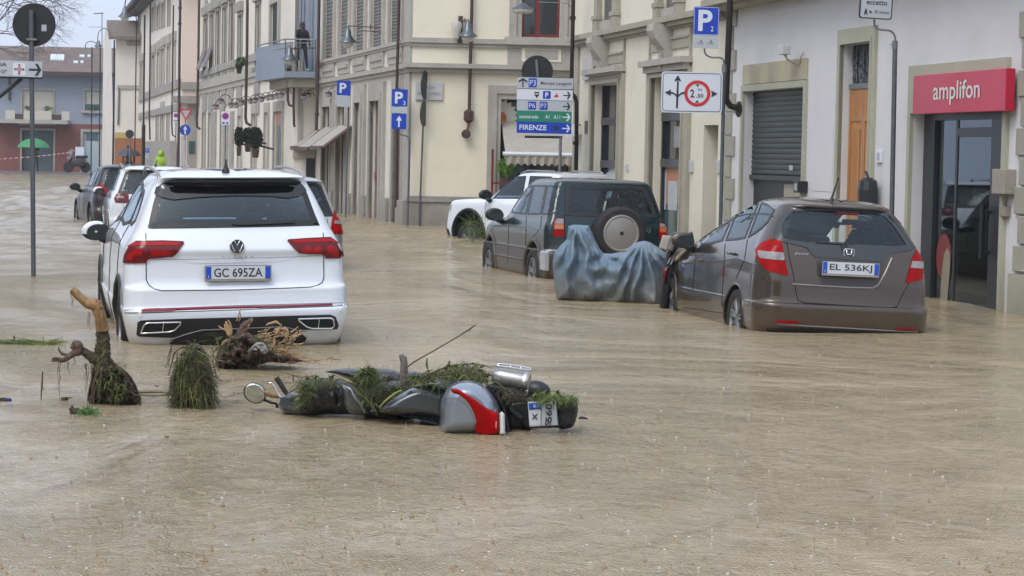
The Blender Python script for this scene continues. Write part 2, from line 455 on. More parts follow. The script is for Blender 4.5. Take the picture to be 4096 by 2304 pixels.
 def build(self, name, m, parent=None, smooth=False, label=None, fix=True):
  me = bpy.data.meshes.new(name)
  me.from_pydata([tuple(p) for p in self.v], [], self.f)
  ms = m if isinstance(m, (list, tuple)) else [m]
  for x in ms: me.materials.append(M[x] if isinstance(x, str) else x)
  me.polygons.foreach_set('material_index', self.mi)
  if fix:
   bm = bmesh.new(); bm.from_mesh(me)
   bmesh.ops.recalc_face_normals(bm, faces=bm.faces[:])
   bm.to_mesh(me); bm.free()
  if smooth:
   me.polygons.foreach_set('use_smooth', [True] * len(me.polygons))
   if smooth is not True: me.set_sharp_from_angle(angle=R(smooth))
  o = bpy.data.objects.new(name, me)
  COL.objects.link(o)
  if parent:
   o.parent = parent
  else:
   o.location = self.o
  if label: o['label'] = label
  return o
def text_mesh(s, w=None, h=None, extr=.001, bold=.0):
 """verts, faces of lettering, centred, scaled to w x h"""
 cu = bpy.data.curves.new('lettering', 'FONT')
 cu.body = s; cu.size = 1.; cu.extrude = .0; cu.offset = bold
 cu.resolution_u = 4
 ob = bpy.data.objects.new('lettering', cu)
 COL.objects.link(ob)
 dg = bpy.context.evaluated_depsgraph_get()
 me = bpy.data.meshes.new_from_object(ob.evaluated_get(dg))
 vs = [v.co.copy() for v in me.vertices]
 fs = [tuple(p.vertices) for p in me.polygons]
 bpy.data.objects.remove(ob); bpy.data.curves.remove(cu); bpy.data.meshes.remove(me)
 x0 = min(v.x for v in vs); x1 = max(v.x for v in vs); y0 = min(v.y for v in vs); y1 = max(v.y for v in vs)
 sx = w / (x1 - x0) if w else None
 sy = h / (y1 - y0) if h else sx
 if sx is None: sx = sy
 return [((v.x - (x0 + x1) / 2) * sx, (v.y - (y0 + y1) / 2) * sy) for v in vs], fs
def put_text(mb, s, c, ux, uy, w=None, h=None, mi=None, bold=0.):
 vs, fs = text_mesh(s, w, h, bold=bold)
 c = Vector(c); ux = Vector(ux); uy = Vector(uy)
 mb.add([c + ux * a + uy * b for a, b in vs], fs, mi)
def rrect(w, h, r, n=5):
 pts = []
 for cx, cy, a0 in ((w / 2 - r, h / 2 - r, 0), (-w / 2 + r, h / 2 - r, 90), (-w / 2 + r, -h / 2 + r, 180), (w / 2 - r, -h / 2 + r, 270)):
  for k in range(n + 1):
   a = R(a0 + 90 * k / n)
   pts.append((cx + r * math.cos(a), cy + r * math.sin(a)))
 return pts
def circ(r, n=40, cx=0, cy=0):
 return [(cx + r * math.cos(2 * math.pi * k / n), cy + r * math.sin(2 * math.pi * k / n)) for k in range(n)]
def inpoly(x, y, P):
 c = False; j = len(P) - 1
 for i in range(len(P)):
  xi, yi = P[i]; xj, yj = P[j]
  if (yi > y) != (yj > y) and x < (xj - xi) * (y - yi) / (yj - yi) + xi: c = not c
  j = i
 return c
def catmull(P, n, closed=False):
 out = []; k = len(P)
 rng = range(k) if closed else range(k - 1)
 for i in rng:
  if closed: p0, p1, p2, p3 = P[i - 1], P[i], P[(i + 1) % k], P[(i + 2) % k]
  else: p0, p1, p2, p3 = P[max(i - 1, 0)], P[i], P[i + 1], P[min(i + 2, k - 1)]
  for j in range(n):
   t = j / n
   out.append(tuple(.5 * (2 * b + (c - a) * t + (2 * a - 5 * b + 4 * c - d) * t * t + (3 * b - a - 3 * c + d) * t ** 3) for a, b, c, d in zip(p0, p1, p2, p3)))
 if not closed: out.append(tuple(P[-1]))
 return out
def resample(P, step, closed=True):
 pts = [Vector(p) for p in P]
 if closed: pts.append(pts[0])
 out = []
 for a, b in zip(pts, pts[1:]):
  n = max(1, int(round((b - a).length / step)))
  for k in range(n): out.append(a.lerp(b, k / n))
 if not closed: out.append(pts[-1])
 return out
def inset(P, d):
 """offset closed 2D polygon inward"""
 P = [Vector(p) for p in P]
 area = sum(P[i - 1].x * P[i].y - P[i].x * P[i - 1].y for i in range(len(P)))
 s = 1 if area > 0 else -1
 out = []
 n = len(P)
 for i in range(n):
  t = (P[(i + 1) % n] - P[i - 1])
  if t.length < 1e-9: out.append(P[i]); continue
  t.normalize()
  out.append(P[i] + Vector((-t.y, t.x)) * d * s)
 return out
def gridpoly(P, cell):
 bm = bmesh.new()
 vs = [bm.verts.new((p[0], p[1], 0)) for p in P]
 bm.faces.new(vs)
 bmesh.ops.triangulate(bm, faces=bm.faces[:])
 xs = [p[0] for p in P]; ys = [p[1] for p in P]
 for ax, lo, hi in ((0, min(xs), max(xs)), (1, min(ys), max(ys))):
  n = int((hi - lo) / cell)
  for k in range(1, n + 1):
   c = lo + (hi - lo) * k / (n + 1)
   co = (c, 0, 0) if ax == 0 else (0, c, 0)
   no = (1, 0, 0) if ax == 0 else (0, 1, 0)
   bmesh.ops.bisect_plane(bm, geom=bm.verts[:] + bm.edges[:] + bm.faces[:], plane_co=co, plane_no=no, dist=1e-5)
 bm.verts.index_update()
 v = [(q.co.x, q.co.y) for q in bm.verts]
 f = [tuple(q.index for q in g.verts) for g in bm.faces]
 bnd = [tuple(q.index for q in e.verts) for e in bm.edges if len(e.link_faces) == 1]
 bm.free()
 return v, f, bnd
# ------------------------------------------------------------------ water, pavement
def fbm(x, y, s, seed=0.):
 return noise.fractal(Vector((x * s + seed, y * s * .7 + seed, seed)), 1.0, 2.0, 4)
def build_water():
 mb = MB()
 ys = []
 y = 4.0
 while y < 150: ys.append(y); y *= 1.0075
 ys.append(150)
 nx = 170
 vs = []
 for y in ys:
  half = 3 + y * .26
  for i in range(nx + 1):
   x = -half + 2 * half * i / nx
   amp = .004 + .010 * min(1, max(0, (y - 26) / 20))
   # quicker, rougher current along the far street
   rough = min(1, max(0, (y - 30) / 16)) * min(1, max(.25, (2 - x - y * .02) / 4))
   z = amp * fbm(x, y, 1.6) + rough * (.085 * fbm(x * .55, y, 1.5, 5.) + .03 * fbm(x, y, 3.3, 2.)) + .004 * fbm(x, y, 6, 9.)
   vs.append((x, y, z))
 fs = [(j * (nx + 1) + i, j * (nx + 1) + i + 1, (j + 1) * (nx + 1) + i + 1, (j + 1) * (nx + 1) + i) for j in range(len(ys) - 1) for i in range(nx)]
 mb.add(vs, fs)
 o = mb.build('water', 'water', smooth=True)
 o['kind'] = 'structure'
 g = MB(); g.add([(-70, -20, -.45), (60, -20, -.45), (60, 330, -.45), (-70, 330, -.45)], [(0, 1, 2, 3)])
 o = g.build('road', 'asphalt'); o['kind'] = 'structure'
 # the flood sheet behind the camera and out to the sides, below the finer one
 g = MB(); g.add([(-60, -15, -.06), (55, -15, -.06), (55, 105, -.06), (-60, 105, -.06)], [(0, 1, 2, 3)])
 o = g.build('floodwater', 'water'); o['kind'] = 'structure'
 e = Vector((0, 134, 0))
 g = MB(); g.box((-45, e.y, -.44), (6, e.y + 60, .10)); g.box((-45, e.y - .25, -.44), (6, e.y - .002, .08))
 o = g.build('pavement', 'pavement'); o['kind'] = 'structure'
 return e.y
EDGE_Y = build_water()
# ------------------------------------------------------------------ facades
class Facade:
 """local frame: x = along the wall to the right, y = into the wall, z = up from the water"""
 def __init__(s, o, ang):
  s.o = Vector((o[0], o[1], 0)); s.a = ang
  s.u = Vector((math.cos(ang), math.sin(ang), 0)); s.n = Vector((-math.sin(ang), math.cos(ang), 0))
 def sz(s, px, py, d=0.):
  r = ray(px, py); o = s.o + s.n * d
  t = (o - CAMP).dot(s.n) / r.dot(s.n)
  p = CAMP + r * t
  return (p - s.o).dot(s.u), p.z
 def rect(s, x0, x1, yt, yb, d=0.):
  xm = (x0 + x1) / 2
  if yb is None:
   zt = s.sz(xm, yt, d)[1]
   ym = yt + 150
   return s.sz(x0, ym, d)[0], s.sz(x1, ym, d)[0], -.4, zt
  ym = (yt + yb) / 2
  return s.sz(x0, ym, d)[0], s.sz(x1, ym, d)[0], s.sz(xm, yb, d)[1], s.sz(xm, yt, d)[1]
 def w(s, x, y, z):
  return s.o + s.u * x + s.n * y + Vector((0, 0, z))
def vp_angle(px, py):
 """wall running away towards the vanishing point: its right-pointing direction comes back to the viewer"""
 r = ray(px, py)
 return math.atan2(-r.y, -r.x)
def wall(mb, s0, s1, z0, z1, holes, depth, mi=0, reveal=None):
 cs = sorted(set([s0, s1] + [min(max(h[i], s0), s1) for h in holes for i in (0, 1)]))
 cz = sorted(set([z0, z1] + [min(max(h[i], z0), z1) for h in holes for i in (2, 3)]))
 idx = {}; vs = []; fs = []
 def vid(a, b):
  if (a, b) not in idx: idx[(a, b)] = len(vs); vs.append((a, 0, b))
  return idx[(a, b)]
 for i in range(len(cs) - 1):
  for j in range(len(cz) - 1):
   mx, mz = (cs[i] + cs[i + 1]) / 2, (cz[j] + cz[j + 1]) / 2
   if any(h[0] < mx < h[1] and h[2] < mz < h[3] for h in holes): continue
   fs.append((vid(cs[i], cz[j]), vid(cs[i + 1], cz[j]), vid(cs[i + 1], cz[j + 1]), vid(cs[i], cz[j + 1])))
 mb.add(vs, fs, mi)
 rm = mi if reveal is None else reveal
 for h in holes:
  a, b, c, d = max(h[0], s0), min(h[1], s1), max(h[2], z0), min(h[3], z1)
  dp = h[4] if len(h) > 4 else depth
  mb.add([(a, 0, c), (a, 0, d), (b, 0, d), (b, 0, c), (a, dp, c), (a, dp, d), (b, dp, d), (b, dp, c)],
               [(0, 1, 5, 4), (1, 2, 6, 5), (2, 3, 7, 6), (3, 0, 4, 7)], rm)
def shell(mb, s0, s1, z0, z1, dep, mi=0, y0=.55):
 """the rest of the building behind its front: sides, back, top"""
 mb.add([(s0, 0, z0), (s0, dep, z0), (s0, dep, z1), (s0, 0, z1), (s1, 0, z0), (s1, dep, z0), (s1, dep, z1), (s1, 0, z1)],
           [(0, 3, 2, 1), (4, 5, 6, 7), (1, 2, 6, 5), (3, 7, 6, 2)], mi)
def fbuild(mb, name, m, parent, **k):
 return mb.build(name, m, parent, **k)
def surround(mb, h, w, proud, top=None, z0=None, mi=0):
 """raised band round an opening h=(s0,s1,z0,z1)"""
 t = w if top is None else top
 zb = h[2] if z0 is None else z0
 mb.box((h[0] - w, -proud, zb), (h[0] - .003, .06, h[3] + t), mi)
 mb.box((h[1] + .003, -proud, zb), (h[1] + w, .06, h[3] + t), mi)
 mb.box((h[0] - .003, -proud, h[3] + .003), (h[1] + .003, .06, h[3] + t), mi)
# --- the white house with the shop (W) and the cream house beside it (B) share one street line
STREET_A = vp_angle(250, 586)
FW = Facade(onwater(3993, 1246), STREET_A)
sWl = FW.sz(2900, 600)[0]           # party line between them
sWr = FW.sz(4300, 700)[0] + .8
sBl = FW.sz(2300, 600)[0]
zEave = FW.sz(3001, 13)[1]
hShut = FW.rect(2978, 3220, 358, None)
hDoor = FW.rect(3373, 3493, 174, None)
hShop = FW.rect(3652, 4021, 448, None)
white = thing('white_house', 'white rendered house with crimson shop fascia, wooden front door and green roller shutter', 'house', FW.o, FW.a)
mb = MB()
wall(mb, sWl, sWr, -.4, zEave, [hShut + (.17,), hDoor + (.14,), hShop + (.19,)], .35)
shell(mb, sWl, sWr, -.4, zEave + 4.0, 8.0)
mb.add([(sWl, 0, zEave), (sWr, 0, zEave), (sWr, 0, zEave + 4.0), (sWl, 0, zEave + 4.0)], [(0, 1, 2, 3)], 0)
fbuild(mb, 'wall', 'wall_white', white)
mb = MB(); mb.box((sWl - .1, -.42, zEave), (sWr, -.003, zEave + .10)); mb.box((sWl - .1, -.30, zEave - .06), (sWr, -.003, zEave - .003)); fbuild(mb, 'cornice', 'stone_warm', white)
zPl = FW.sz(4050, 1093)[1]
mb = MB()
a = FW.sz(4046, 1000)[0]
mb.box((a + .004, -.035, -.4), (sWr, -.002, zPl)); fbuild(mb, 'plinth', 'surround_green', white)
# quoins, both ends
mb = MB()
for (x, yt, yb) in ((2951, 25, 108), (2936, 110, 198), (2947, 200, 282), (2931, 286, 368), (2945, 372, 445), (2929, 454, 538), (2941, 543, 623), (2926, 627, 707), (2939, 712, 795), (2925, 800, 880)):
 q = FW.rect(2905, x, yt, yb); mb.box((sWl + .01, -.03, q[2]), (q[1], -.002, q[3] - .008))
fbuild(mb, 'quoins', 'quoin', white)
mb = MB()
for (x, yt, yb) in ((4089, 42, 150), (4100, 154, 272), (4083, 277, 385), (4095, 390, 505), (4076, 509, 622), (4088, 627, 741), (4069, 746, 857), (4082, 862, 977), (4062, 982, 1088)):
 q = FW.rect(x, 4130, yt, yb); mb.bbox((q[0], -.04, q[2]), (q[1] + .4, -.002, q[3] - .008), .008)
fbuild(mb, 'quoins', 'quoin', white)
# panel over the shutter, shutter surround, shutter
q = FW.rect(2978, 3233, 247, 328)
mb = MB(); mb.box((q[0], -.03, q[2]), (q[1], -.002, q[3])); fbuild(mb, 'lintel_panel', 'ochre_panel', white)
mb = MB(); surround(mb, hShut, .10, .045, top=max(.08, q[2] - hShut[3] - .01), z0=-.4); fbuild(mb, 'shutter_surround', 'surround_green', white)
mb = MB()
zs0 = FW.sz(3100, 702)[1]
n = int((hShut[3] - zs0) / .075)
pr = []
for k in range(n + 1):
 z = zs0 + (hShut[3] - zs0) * k / n
 pr += [(z, .13), (z + .022, .119), (z + .052, .119), (z + .066, .13)]
vs = []
for z, d in pr: vs += [(hShut[0] + .01, d, min(z, hShut[3])), (hShut[1] - .01, d, min(z, hShut[3]))]
mb.add(vs, [(2 * i, 2 * i + 1, 2 * i + 3, 2 * i + 2) for i in range(len(pr) - 1)])
mb.box((hShut[0] + .01, .09, zs0 - .07), (hShut[1] - .01, .15, zs0 - .003))
fbuild(mb, 'roller_shutter', 'roller', white)
mb = MB(); mb.box((hShut[0], .168, -.4), (hShut[1], .18, zs0 + .05)); fbuild(mb, 'doorway_back', 'dark', white)
mb = MB()
sm = (hShut[0] + hShut[1]) / 2
mb.box((sm + .1, .15, -.4), (hShut[1] - .03, .16, zs0 - .12)); fbuild(mb, 'door_panel', 'stone_warm', white)
mb = MB()
k = FW.rect(3155, 3166, 661, 681, .1); mb.box((k[0], .105, k[2]), (k[1] + .03, .112, k[3])); fbuild(mb, 'notice', 'poster_b', white)
# wooden door
mb = MB(); surround(mb, hDoor, .14, .05, top=.20, z0=-.4); fbuild(mb, 'door_surround', 'surround_green', white)
mb = MB(); surround(mb, hDoor, .045, .065, top=.06, z0=-.4); fbuild(mb, 'door_moulding', 'surround_green', white)
zt = FW.sz(3445, 346, .1)[1]
door = MB()
dw = (hDoor[0] + .02, hDoor[1] - .02)
dm = (dw[0] + dw[1]) / 2
door.box((dw[0], .10, -.4), (dw[1], .14, zt - .03))
dobj = fbuild(door, 'front_door', 'door_wood', white)
mb = MB()
for a, b in ((dw[0], dw[0] + .07), (dm - .07, dm - .006), (dm + .006, dm + .07), (dw[1] - .07, dw[1])): mb.box((a, .085, -.4), (b, .10, zt - .03))
mb.box((dw[0] + .07, .086, zt - .45), (dm - .07, .10, zt - .03)); mb.box((dm + .07, .086, zt - .45), (dw[1] - .07, .10, zt - .03))
for a, b in ((dw[0] + .07, dm - .07), (dm + .07, dw[1] - .07)):
 mb.box((a + .05, .082, .15), (b - .05, .099, zt - .55))
o = fbuild(mb, 'door_panels', 'door_wood2', white); o.parent = dobj
mb = MB(); mb.box((dw[0], .07, zt - .028), (dw[1], .13, zt + .04)); fbuild(mb, 'transom', 'grey_metal', white)
mb = MB(); mb.box((dw[0], .13, zt + .043), (dw[1], .139, hDoor[3])); fbuild(mb, 'fanlight_back', 'dark', white)
mb = MB()
gw = dw[1] - dw[0]; gh = hDoor[3] - zt - .05
gz = zt + .05
for i in range(9):
 x = dw[0] + gw * (i + .5) / 9
 mb.tube([(x + .03 * math.sin(t * 7 + i), .105, gz + gh * t) for t in [j / 10 for j in range(11)]], .009, 5)
for i in range(4):
 for j in range(4):
  cx = dw[0] + gw * (i + .5) / 4; cz = gz + gh * (j + .5) / 4
  mb.tube([(cx + .075 * math.cos(a * .63), .10, cz + .075 * math.sin(a * .63)) for a in range(11)], .008, 5)
  mb.tube([(cx + .015 * a * math.cos(a * .9 + j), .102, cz + .015 * a * math.sin(a * .9 + j)) for a in range(6)], .008, 5)
fbuild(mb, 'iron_grille', mat('pale_wrought_iron', (.12, .13, .15), .5, metal=.4), white)
# shop opening
mb = MB(); surround(mb, hShop, .10, .05, top=FW.sz(3846, 247)[1] - hShop[3], z0=-.4); fbuild(mb, 'shop_surround', 'surround_green', white)
dF = .19
def SP(px, py=800): return FW.sz(px, py, dF)[0]
shop = MB()
x0, x1 = hShop[0] + .01, hShop[1] - .01
f = lambda a, b, z0, z1, d=dF, t=.06: shop.box((a, d - t, z0), (b, d, z1))
zt2 = FW.sz(3830, 480, dF)[1]
f(x0, SP(3750), -.4, hShop[3]); f(SP(3750), x1, zt2, hShop[3] - .003)
f(SP(3978), SP(3990), -.4, zt2 - .003); f(SP(3996), x1, -.4, zt2 - .003, dF, .09)
f(SP(3826), SP(3834), -.4, zt2 - .003, dF, .03)
zm = FW.sz(3900, 512, dF)[1]
f(SP(3834) + .003, SP(3978) - .003, zm - .10, zm, dF, .045)
fbuild(shop, 'shopfront_frame', 'dark_frame', white)
mb = MB(); mb.box((SP(3750) + .004, dF - .02, -.4), (SP(3826) - .004, dF - .012, zt2 - .004)); mb.box((SP(3834) + .004, dF - .02, -.4), (SP(3978) - .004, dF - .012, zm - .104)); mb.box((SP(3834) + .004, dF - .02, zm + .004), (SP(3978) - .004, dF - .012, zt2 - .004)); fbuild(mb, 'shop_glass', 'glass_shop', white)
mb = MB(); mb.tube([(SP(3985), dF - .16, .55), (SP(3985), dF - .16, 1.15)], .028, 10); mb.box((SP(3983), dF - .16, .60), (SP(3988), dF - .06, .64)); mb.box((SP(3983), dF - .16, 1.05), (SP(3988), dF - .06, 1.09)); fbuild(mb, 'door_handle', 'plastic', white)
# room behind the glass
mb = MB()
ra, rb = x0 - .3, x1 + 2.0
mb.add([(ra, dF + .02, -.4), (ra, 1.2, -.4), (ra, 1.2, hShop[3] + .3), (ra, dF + .02, hShop[3] + .3), (rb, dF + .02, -.4), (rb, 1.2, -.4), (rb, 1.2, hShop[3] + .3), (rb, dF + .02, hShop[3] + .3)],
       [(0, 1, 2, 3), (4, 7, 6, 5), (1, 5, 6, 2), (3, 2, 6, 7), (0, 4, 5, 1)])
fbuild(mb, 'shop_interior', mat('shop_interior_wall', (.62, .64, .58), .8), white)
mb = MB(); mb.box((SP(3834) + .02, dF + .25, FW.sz(3900, 625, dF)[1]), (SP(3978) + .3, dF + .27, zm + .1)); fbuild(mb, 'blind', mat('beige_blind', (.50, .48, .38), .8), white)
mb = MB(); mb.box((SP(3825), dF + .05, FW.sz(3850, 965, dF)[1]), (SP(3898), dF + .06, FW.sz(3850, 640, dF)[1]))
fbuild(mb, 'poster', mat('pale_poster_board', (.45, .47, .50), .5, c2=(.16, .24, .38), vscale=2.2), white)
# round red and beige window graphic
gx = SP(3783, 1000); gz0 = FW.sz(3783, 935, dF)[1]; gz1 = FW.sz(3783, 1175, dF)[1]
el = lambda cx, cz, a, b, n=28: [(cx + a * math.cos(2 * math.pi * k / n), cz + b * math.sin(2 * math.pi * k / n)) for k in range(n)]
mb = MB(); mb.prism(el(gx, gz0 - .27, .24, .27), (0, -1, 0), .002, org=(0, dF - .023, 0)); fbuild(mb, 'window_graphic', mat('dark_red_window_film', (.17, .022, .02), .5), white)
mb = MB(); mb.prism([(gx - .06, gz1 - .1), (gx + .16, gz1 - .1), (gx + .22, gz0 - .40), (gx + .20, gz0 - .22), (gx + .12, gz0 - .16), (gx + .02, gz0 - .24), (gx - .04, gz0 - .5)], (0, -1, 0), .002, org=(0, dF - .026, 0)); fbuild(mb, 'window_graphic', mat('beige_window_film', (.24, .21, .15), .5), white)
mb = MB()
bx = SP(3840, 1050); zz = FW.sz(3900, 1062, dF)[1]
mb.box((bx, dF + .25, zz - .20), (bx + .75, dF + .5, zz - .12)); mb.box((bx + .1, dF + .3, zz - .12), (bx + .35, dF + .45, zz + .10)); mb.box((bx + .45, dF + .3, zz - .12), (bx + .7, dF + .45, zz + .05))
mb.tube([(bx + .42, dF + .5, -.4), (bx + .42, dF + .5, zz + .3)], .05, 8)
for k in (0, 1): mb.box((bx + .72 + .6 * k, dF + .2, zz - .42), (bx + .76 + .6 * k, dF + .5, zz - .1))
mb.box((bx + .72, dF + .2, zz - .14), (bx + 1.36, dF + .5, zz - .1))
fbuild(mb, 'display_stand', mat('red_display', (.40, .03, .02), .4), white)
mb = MB(); mb.box((SP(3834), dF + .02, -.4), (SP(3978), dF + .03, FW.sz(3900, 1095, dF)[1])); fbuild(mb, 'lower_film', mat('pinkish_film', (.17, .10, .095), .4), white)
mb = MB(); q = FW.rect(3362, 3362 + 30, 760, 1000); mb.box((FW.sz(3255, 700)[0], -.006, FW.sz(3290, 765)[1]), (FW.sz(3330, 700)[0], -.002, FW.sz(3290, 510)[1])); fbuild(mb, 'meter_hatch', 'wall_white', white)
# things fixed to the white house
def onW(px, py, d=0.):
 s_, z_ = FW.sz(px, py, d); return FW.w(s_, d, z_)
q = FW.rect(3652, 4022, 288, 450, -.16)
fas = thing('shop_sign', 'crimson fascia sign with white lettering above the glass shop door', 'shop sign', FW.w(q[0], 0, q[2]), FW.a)
mb = MB(); mb.bbox((0, -.16, 0), (q[1] - q[0], -.052, q[3] - q[2]), .006); fbuild(mb, 'sign_board', 'shop_red', fas)
mb = MB()
L0 = FW.sz(3735, 362, -.16)[0] - q[0]; L1 = FW.sz(3921, 362, -.16)[0] - q[0]
zc = (q[3] - q[2])
put_text(mb, 'amplifon', ((L0 + L1) / 2, -.166, zc * .50), (1, 0, 0), (0, 0, 1), w=L1 - L0, h=zc * .60, bold=.012)
fbuild(mb, 'lettering', 'petal', fas)
def simple(name, label, cat, px, py, builder, F=FW, d=0., group=None):
 s_, z_ = F.sz(px, py, d)
 t = thing(name, label, cat, F.w(s_, 0, z_), F.a, group=group)
 builder(t)
 return t
def cam_b(t):
 mb = MB(); mb.bbox((-.13, -.28, -.03), (.05, -.16, .10), .012); fbuild(mb, 'housing', 'plaque', t)
 mb = MB(); mb.lathe([(.035, 0), (.035, .02)], (-.135, -.22, .035), (-1, 0, 0), 12); fbuild(mb, 'lens', 'plastic', t)
 mb = MB(); mb.tube([(0, -.22, -.03), (.02, -.2, -.09), (.05, -.06, -.16), (.06, 0, -.18)], .018, 6); mb.tube([(.06, -.02, -.18), (.14, -.05, -.1), (.2, -.02, 0)], .008, 5); fbuild(mb, 'bracket', 'stone_warm', t)
simple('security_camera', 'small grey security camera above the corner of the stained lintel panel', 'camera', 3202, 212, cam_b)
def box_b(w, h, d, m1, m2=None):
 def f(t):
  mb = MB(); mb.bbox((-w / 2, -d, -h / 2), (w / 2, 0, h / 2), .008); fbuild(mb, 'case', m1, t)
  if m2:
   mb = MB(); mb.box((-w * .25, -d - .003, -h * .3), (w * .25, -d, h * .3)); fbuild(mb, 'face', m2, t)
 return f
sw = lambda px0, px1, py: FW.sz(px1, py)[0] - FW.sz(px0, py)[0]
simple('intercom', 'white rounded intercom plate between the wooden door and the grey sign pole', 'intercom', 3522, 626, box_b(sw(3512, 3533, 626), .16, .03, 'white', 'poster_b'))
simple('meter_box', 'grey metal meter box beside the shop doorway', 'meter box', 4040, 727, box_b(sw(4015, 4065, 727), .27, .14, 'stone_pale'))
def cable_b(t):
 mb = MB(); mb.tube([(0, -.03, .12), (.02, -.06, .05), (-.01, -.06, -.02), (-.03, -.03, -.06)], .012, 6); mb.bbox((-.12, -.07, -.18), (.03, 0, -.07), .006); fbuild(mb, 'socket', 'stone_warm', t)
simple('cable_socket', 'small beige socket on a hanging cable under the grey meter box', 'socket', 4040, 800, cable_b)
simple('mailbox', 'dark wall box with a pale blue label between the roller shutter and the wooden door', 'mailbox', 3222, 748, box_b(.22, .16, .14, 'plastic', 'poster_b'))
def bag_b(t):
 mb = MB(); mb.lathe([(.0, -.4), (.12, -.38), (.13, .05), (.11, .16), (.05, .2), (0, .2)], (0, -.16, 0), (0, 0, 1), 12); mb.tube([(.08, -.16, .14), (-.1, -.16, .27)], .02, 5); fbuild(mb, 'canister', 'dark_frame', t)
simple('ash_bin', 'dark weathered bin fixed to the wall right of the wooden door', 'bin', 3520, 775, bag_b)
# --- cream house B
cream = thing('cream_house', 'cream house with stone door surrounds, brackets and a moulded cornice', 'house', FW.o, FW.a)
hB = [FW.rect(2378, 2485, 336, None), FW.rect(2617, 2743, 308, None), FW.rect(2812, 2870, 500, None)]
zC0 = FW.sz(2547, 146)[1]; zC1 = FW.sz(2547, 99)[1]
zTop = zC1 + 4.2
up = [FW.rect(2411, 2468, -160, 80), FW.rect(2658, 2723, -190, 30)]
mb = MB()
wall(mb, sBl, sWl - .004, -.4, zTop, [h + (q_,) for h, q_ in zip(hB, (.215, .215, .5))] + [u + (.12,) for u in up], .4)
shell(mb, sBl, sWl - .004, -.4, zTop, 8.0)
fbuild(mb, 'wall', 'wall_cream', cream)
mb = MB()
hh = zC1 - zC0
mb.box((sBl - .1, -.20, zC1 - hh * .45), (sWl - .01, -.002, zC1)); mb.box((sBl - .05, -.13, zC1 - hh * .8), (sWl - .01, -.002, zC1 - hh * .45 - .003)); mb.box((sBl - .02, -.06, zC0), (sWl - .01, -.002, zC1 - hh * .8 - .003))
fbuild(mb, 'cornice', 'stone_warm', cream)
mb = MB(); s0 = sBl; mb.box((s0 - .03, -.05, -.4), (s0 + .30, -.002, zC0 - .003)); fbuild(mb, 'corner_pilaster', 'stone_warm', cream)
for i, u in enumerate(up):
 mb = MB()
 n = 34
 for k in range(n):
  z = u[2] + (u[3] - u[2]) * k / n
  mb.box((u[0] + .05, .06, z), (u[1] - .05, .085, z + (u[3] - u[2]) / n * .7))
 mb.box((u[0], .04, u[2]), (u[0] + .05, .10, u[3])); mb.box((u[1] - .05, .04, u[2]), (u[1], .10, u[3])); mb.box((u[0] + .05, .09, u[2]), (u[1] - .05, .10, u[3]))
 fbuild(mb, 'shutter', 'shutter_grey', cream)
 mb = MB()
 zb = zC1 + .003
 for a, b in ((u[0] - .30, u[0] - .02), (u[1] + .02, u[1] + .32)):
  mb = MB(); mb.box((a, -.10, u[2] + .12), (b, -.002, u[3])); mb.box((a - .04, -.14, u[2] + .04), (b + .04, -.002, u[2] + .117)); mb.box((a - .02, -.12, zb), (b + .02, -.002, u[2] + .037))
  fbuild(mb, 'window_pilaster', 'stone_warm', cream)
 mb = MB(); mb.box((u[0] - .015, -.05, zb), (u[1] + .015, -.002, u[2])); fbuild(mb, 'window_apron', 'stone_pale', cream)
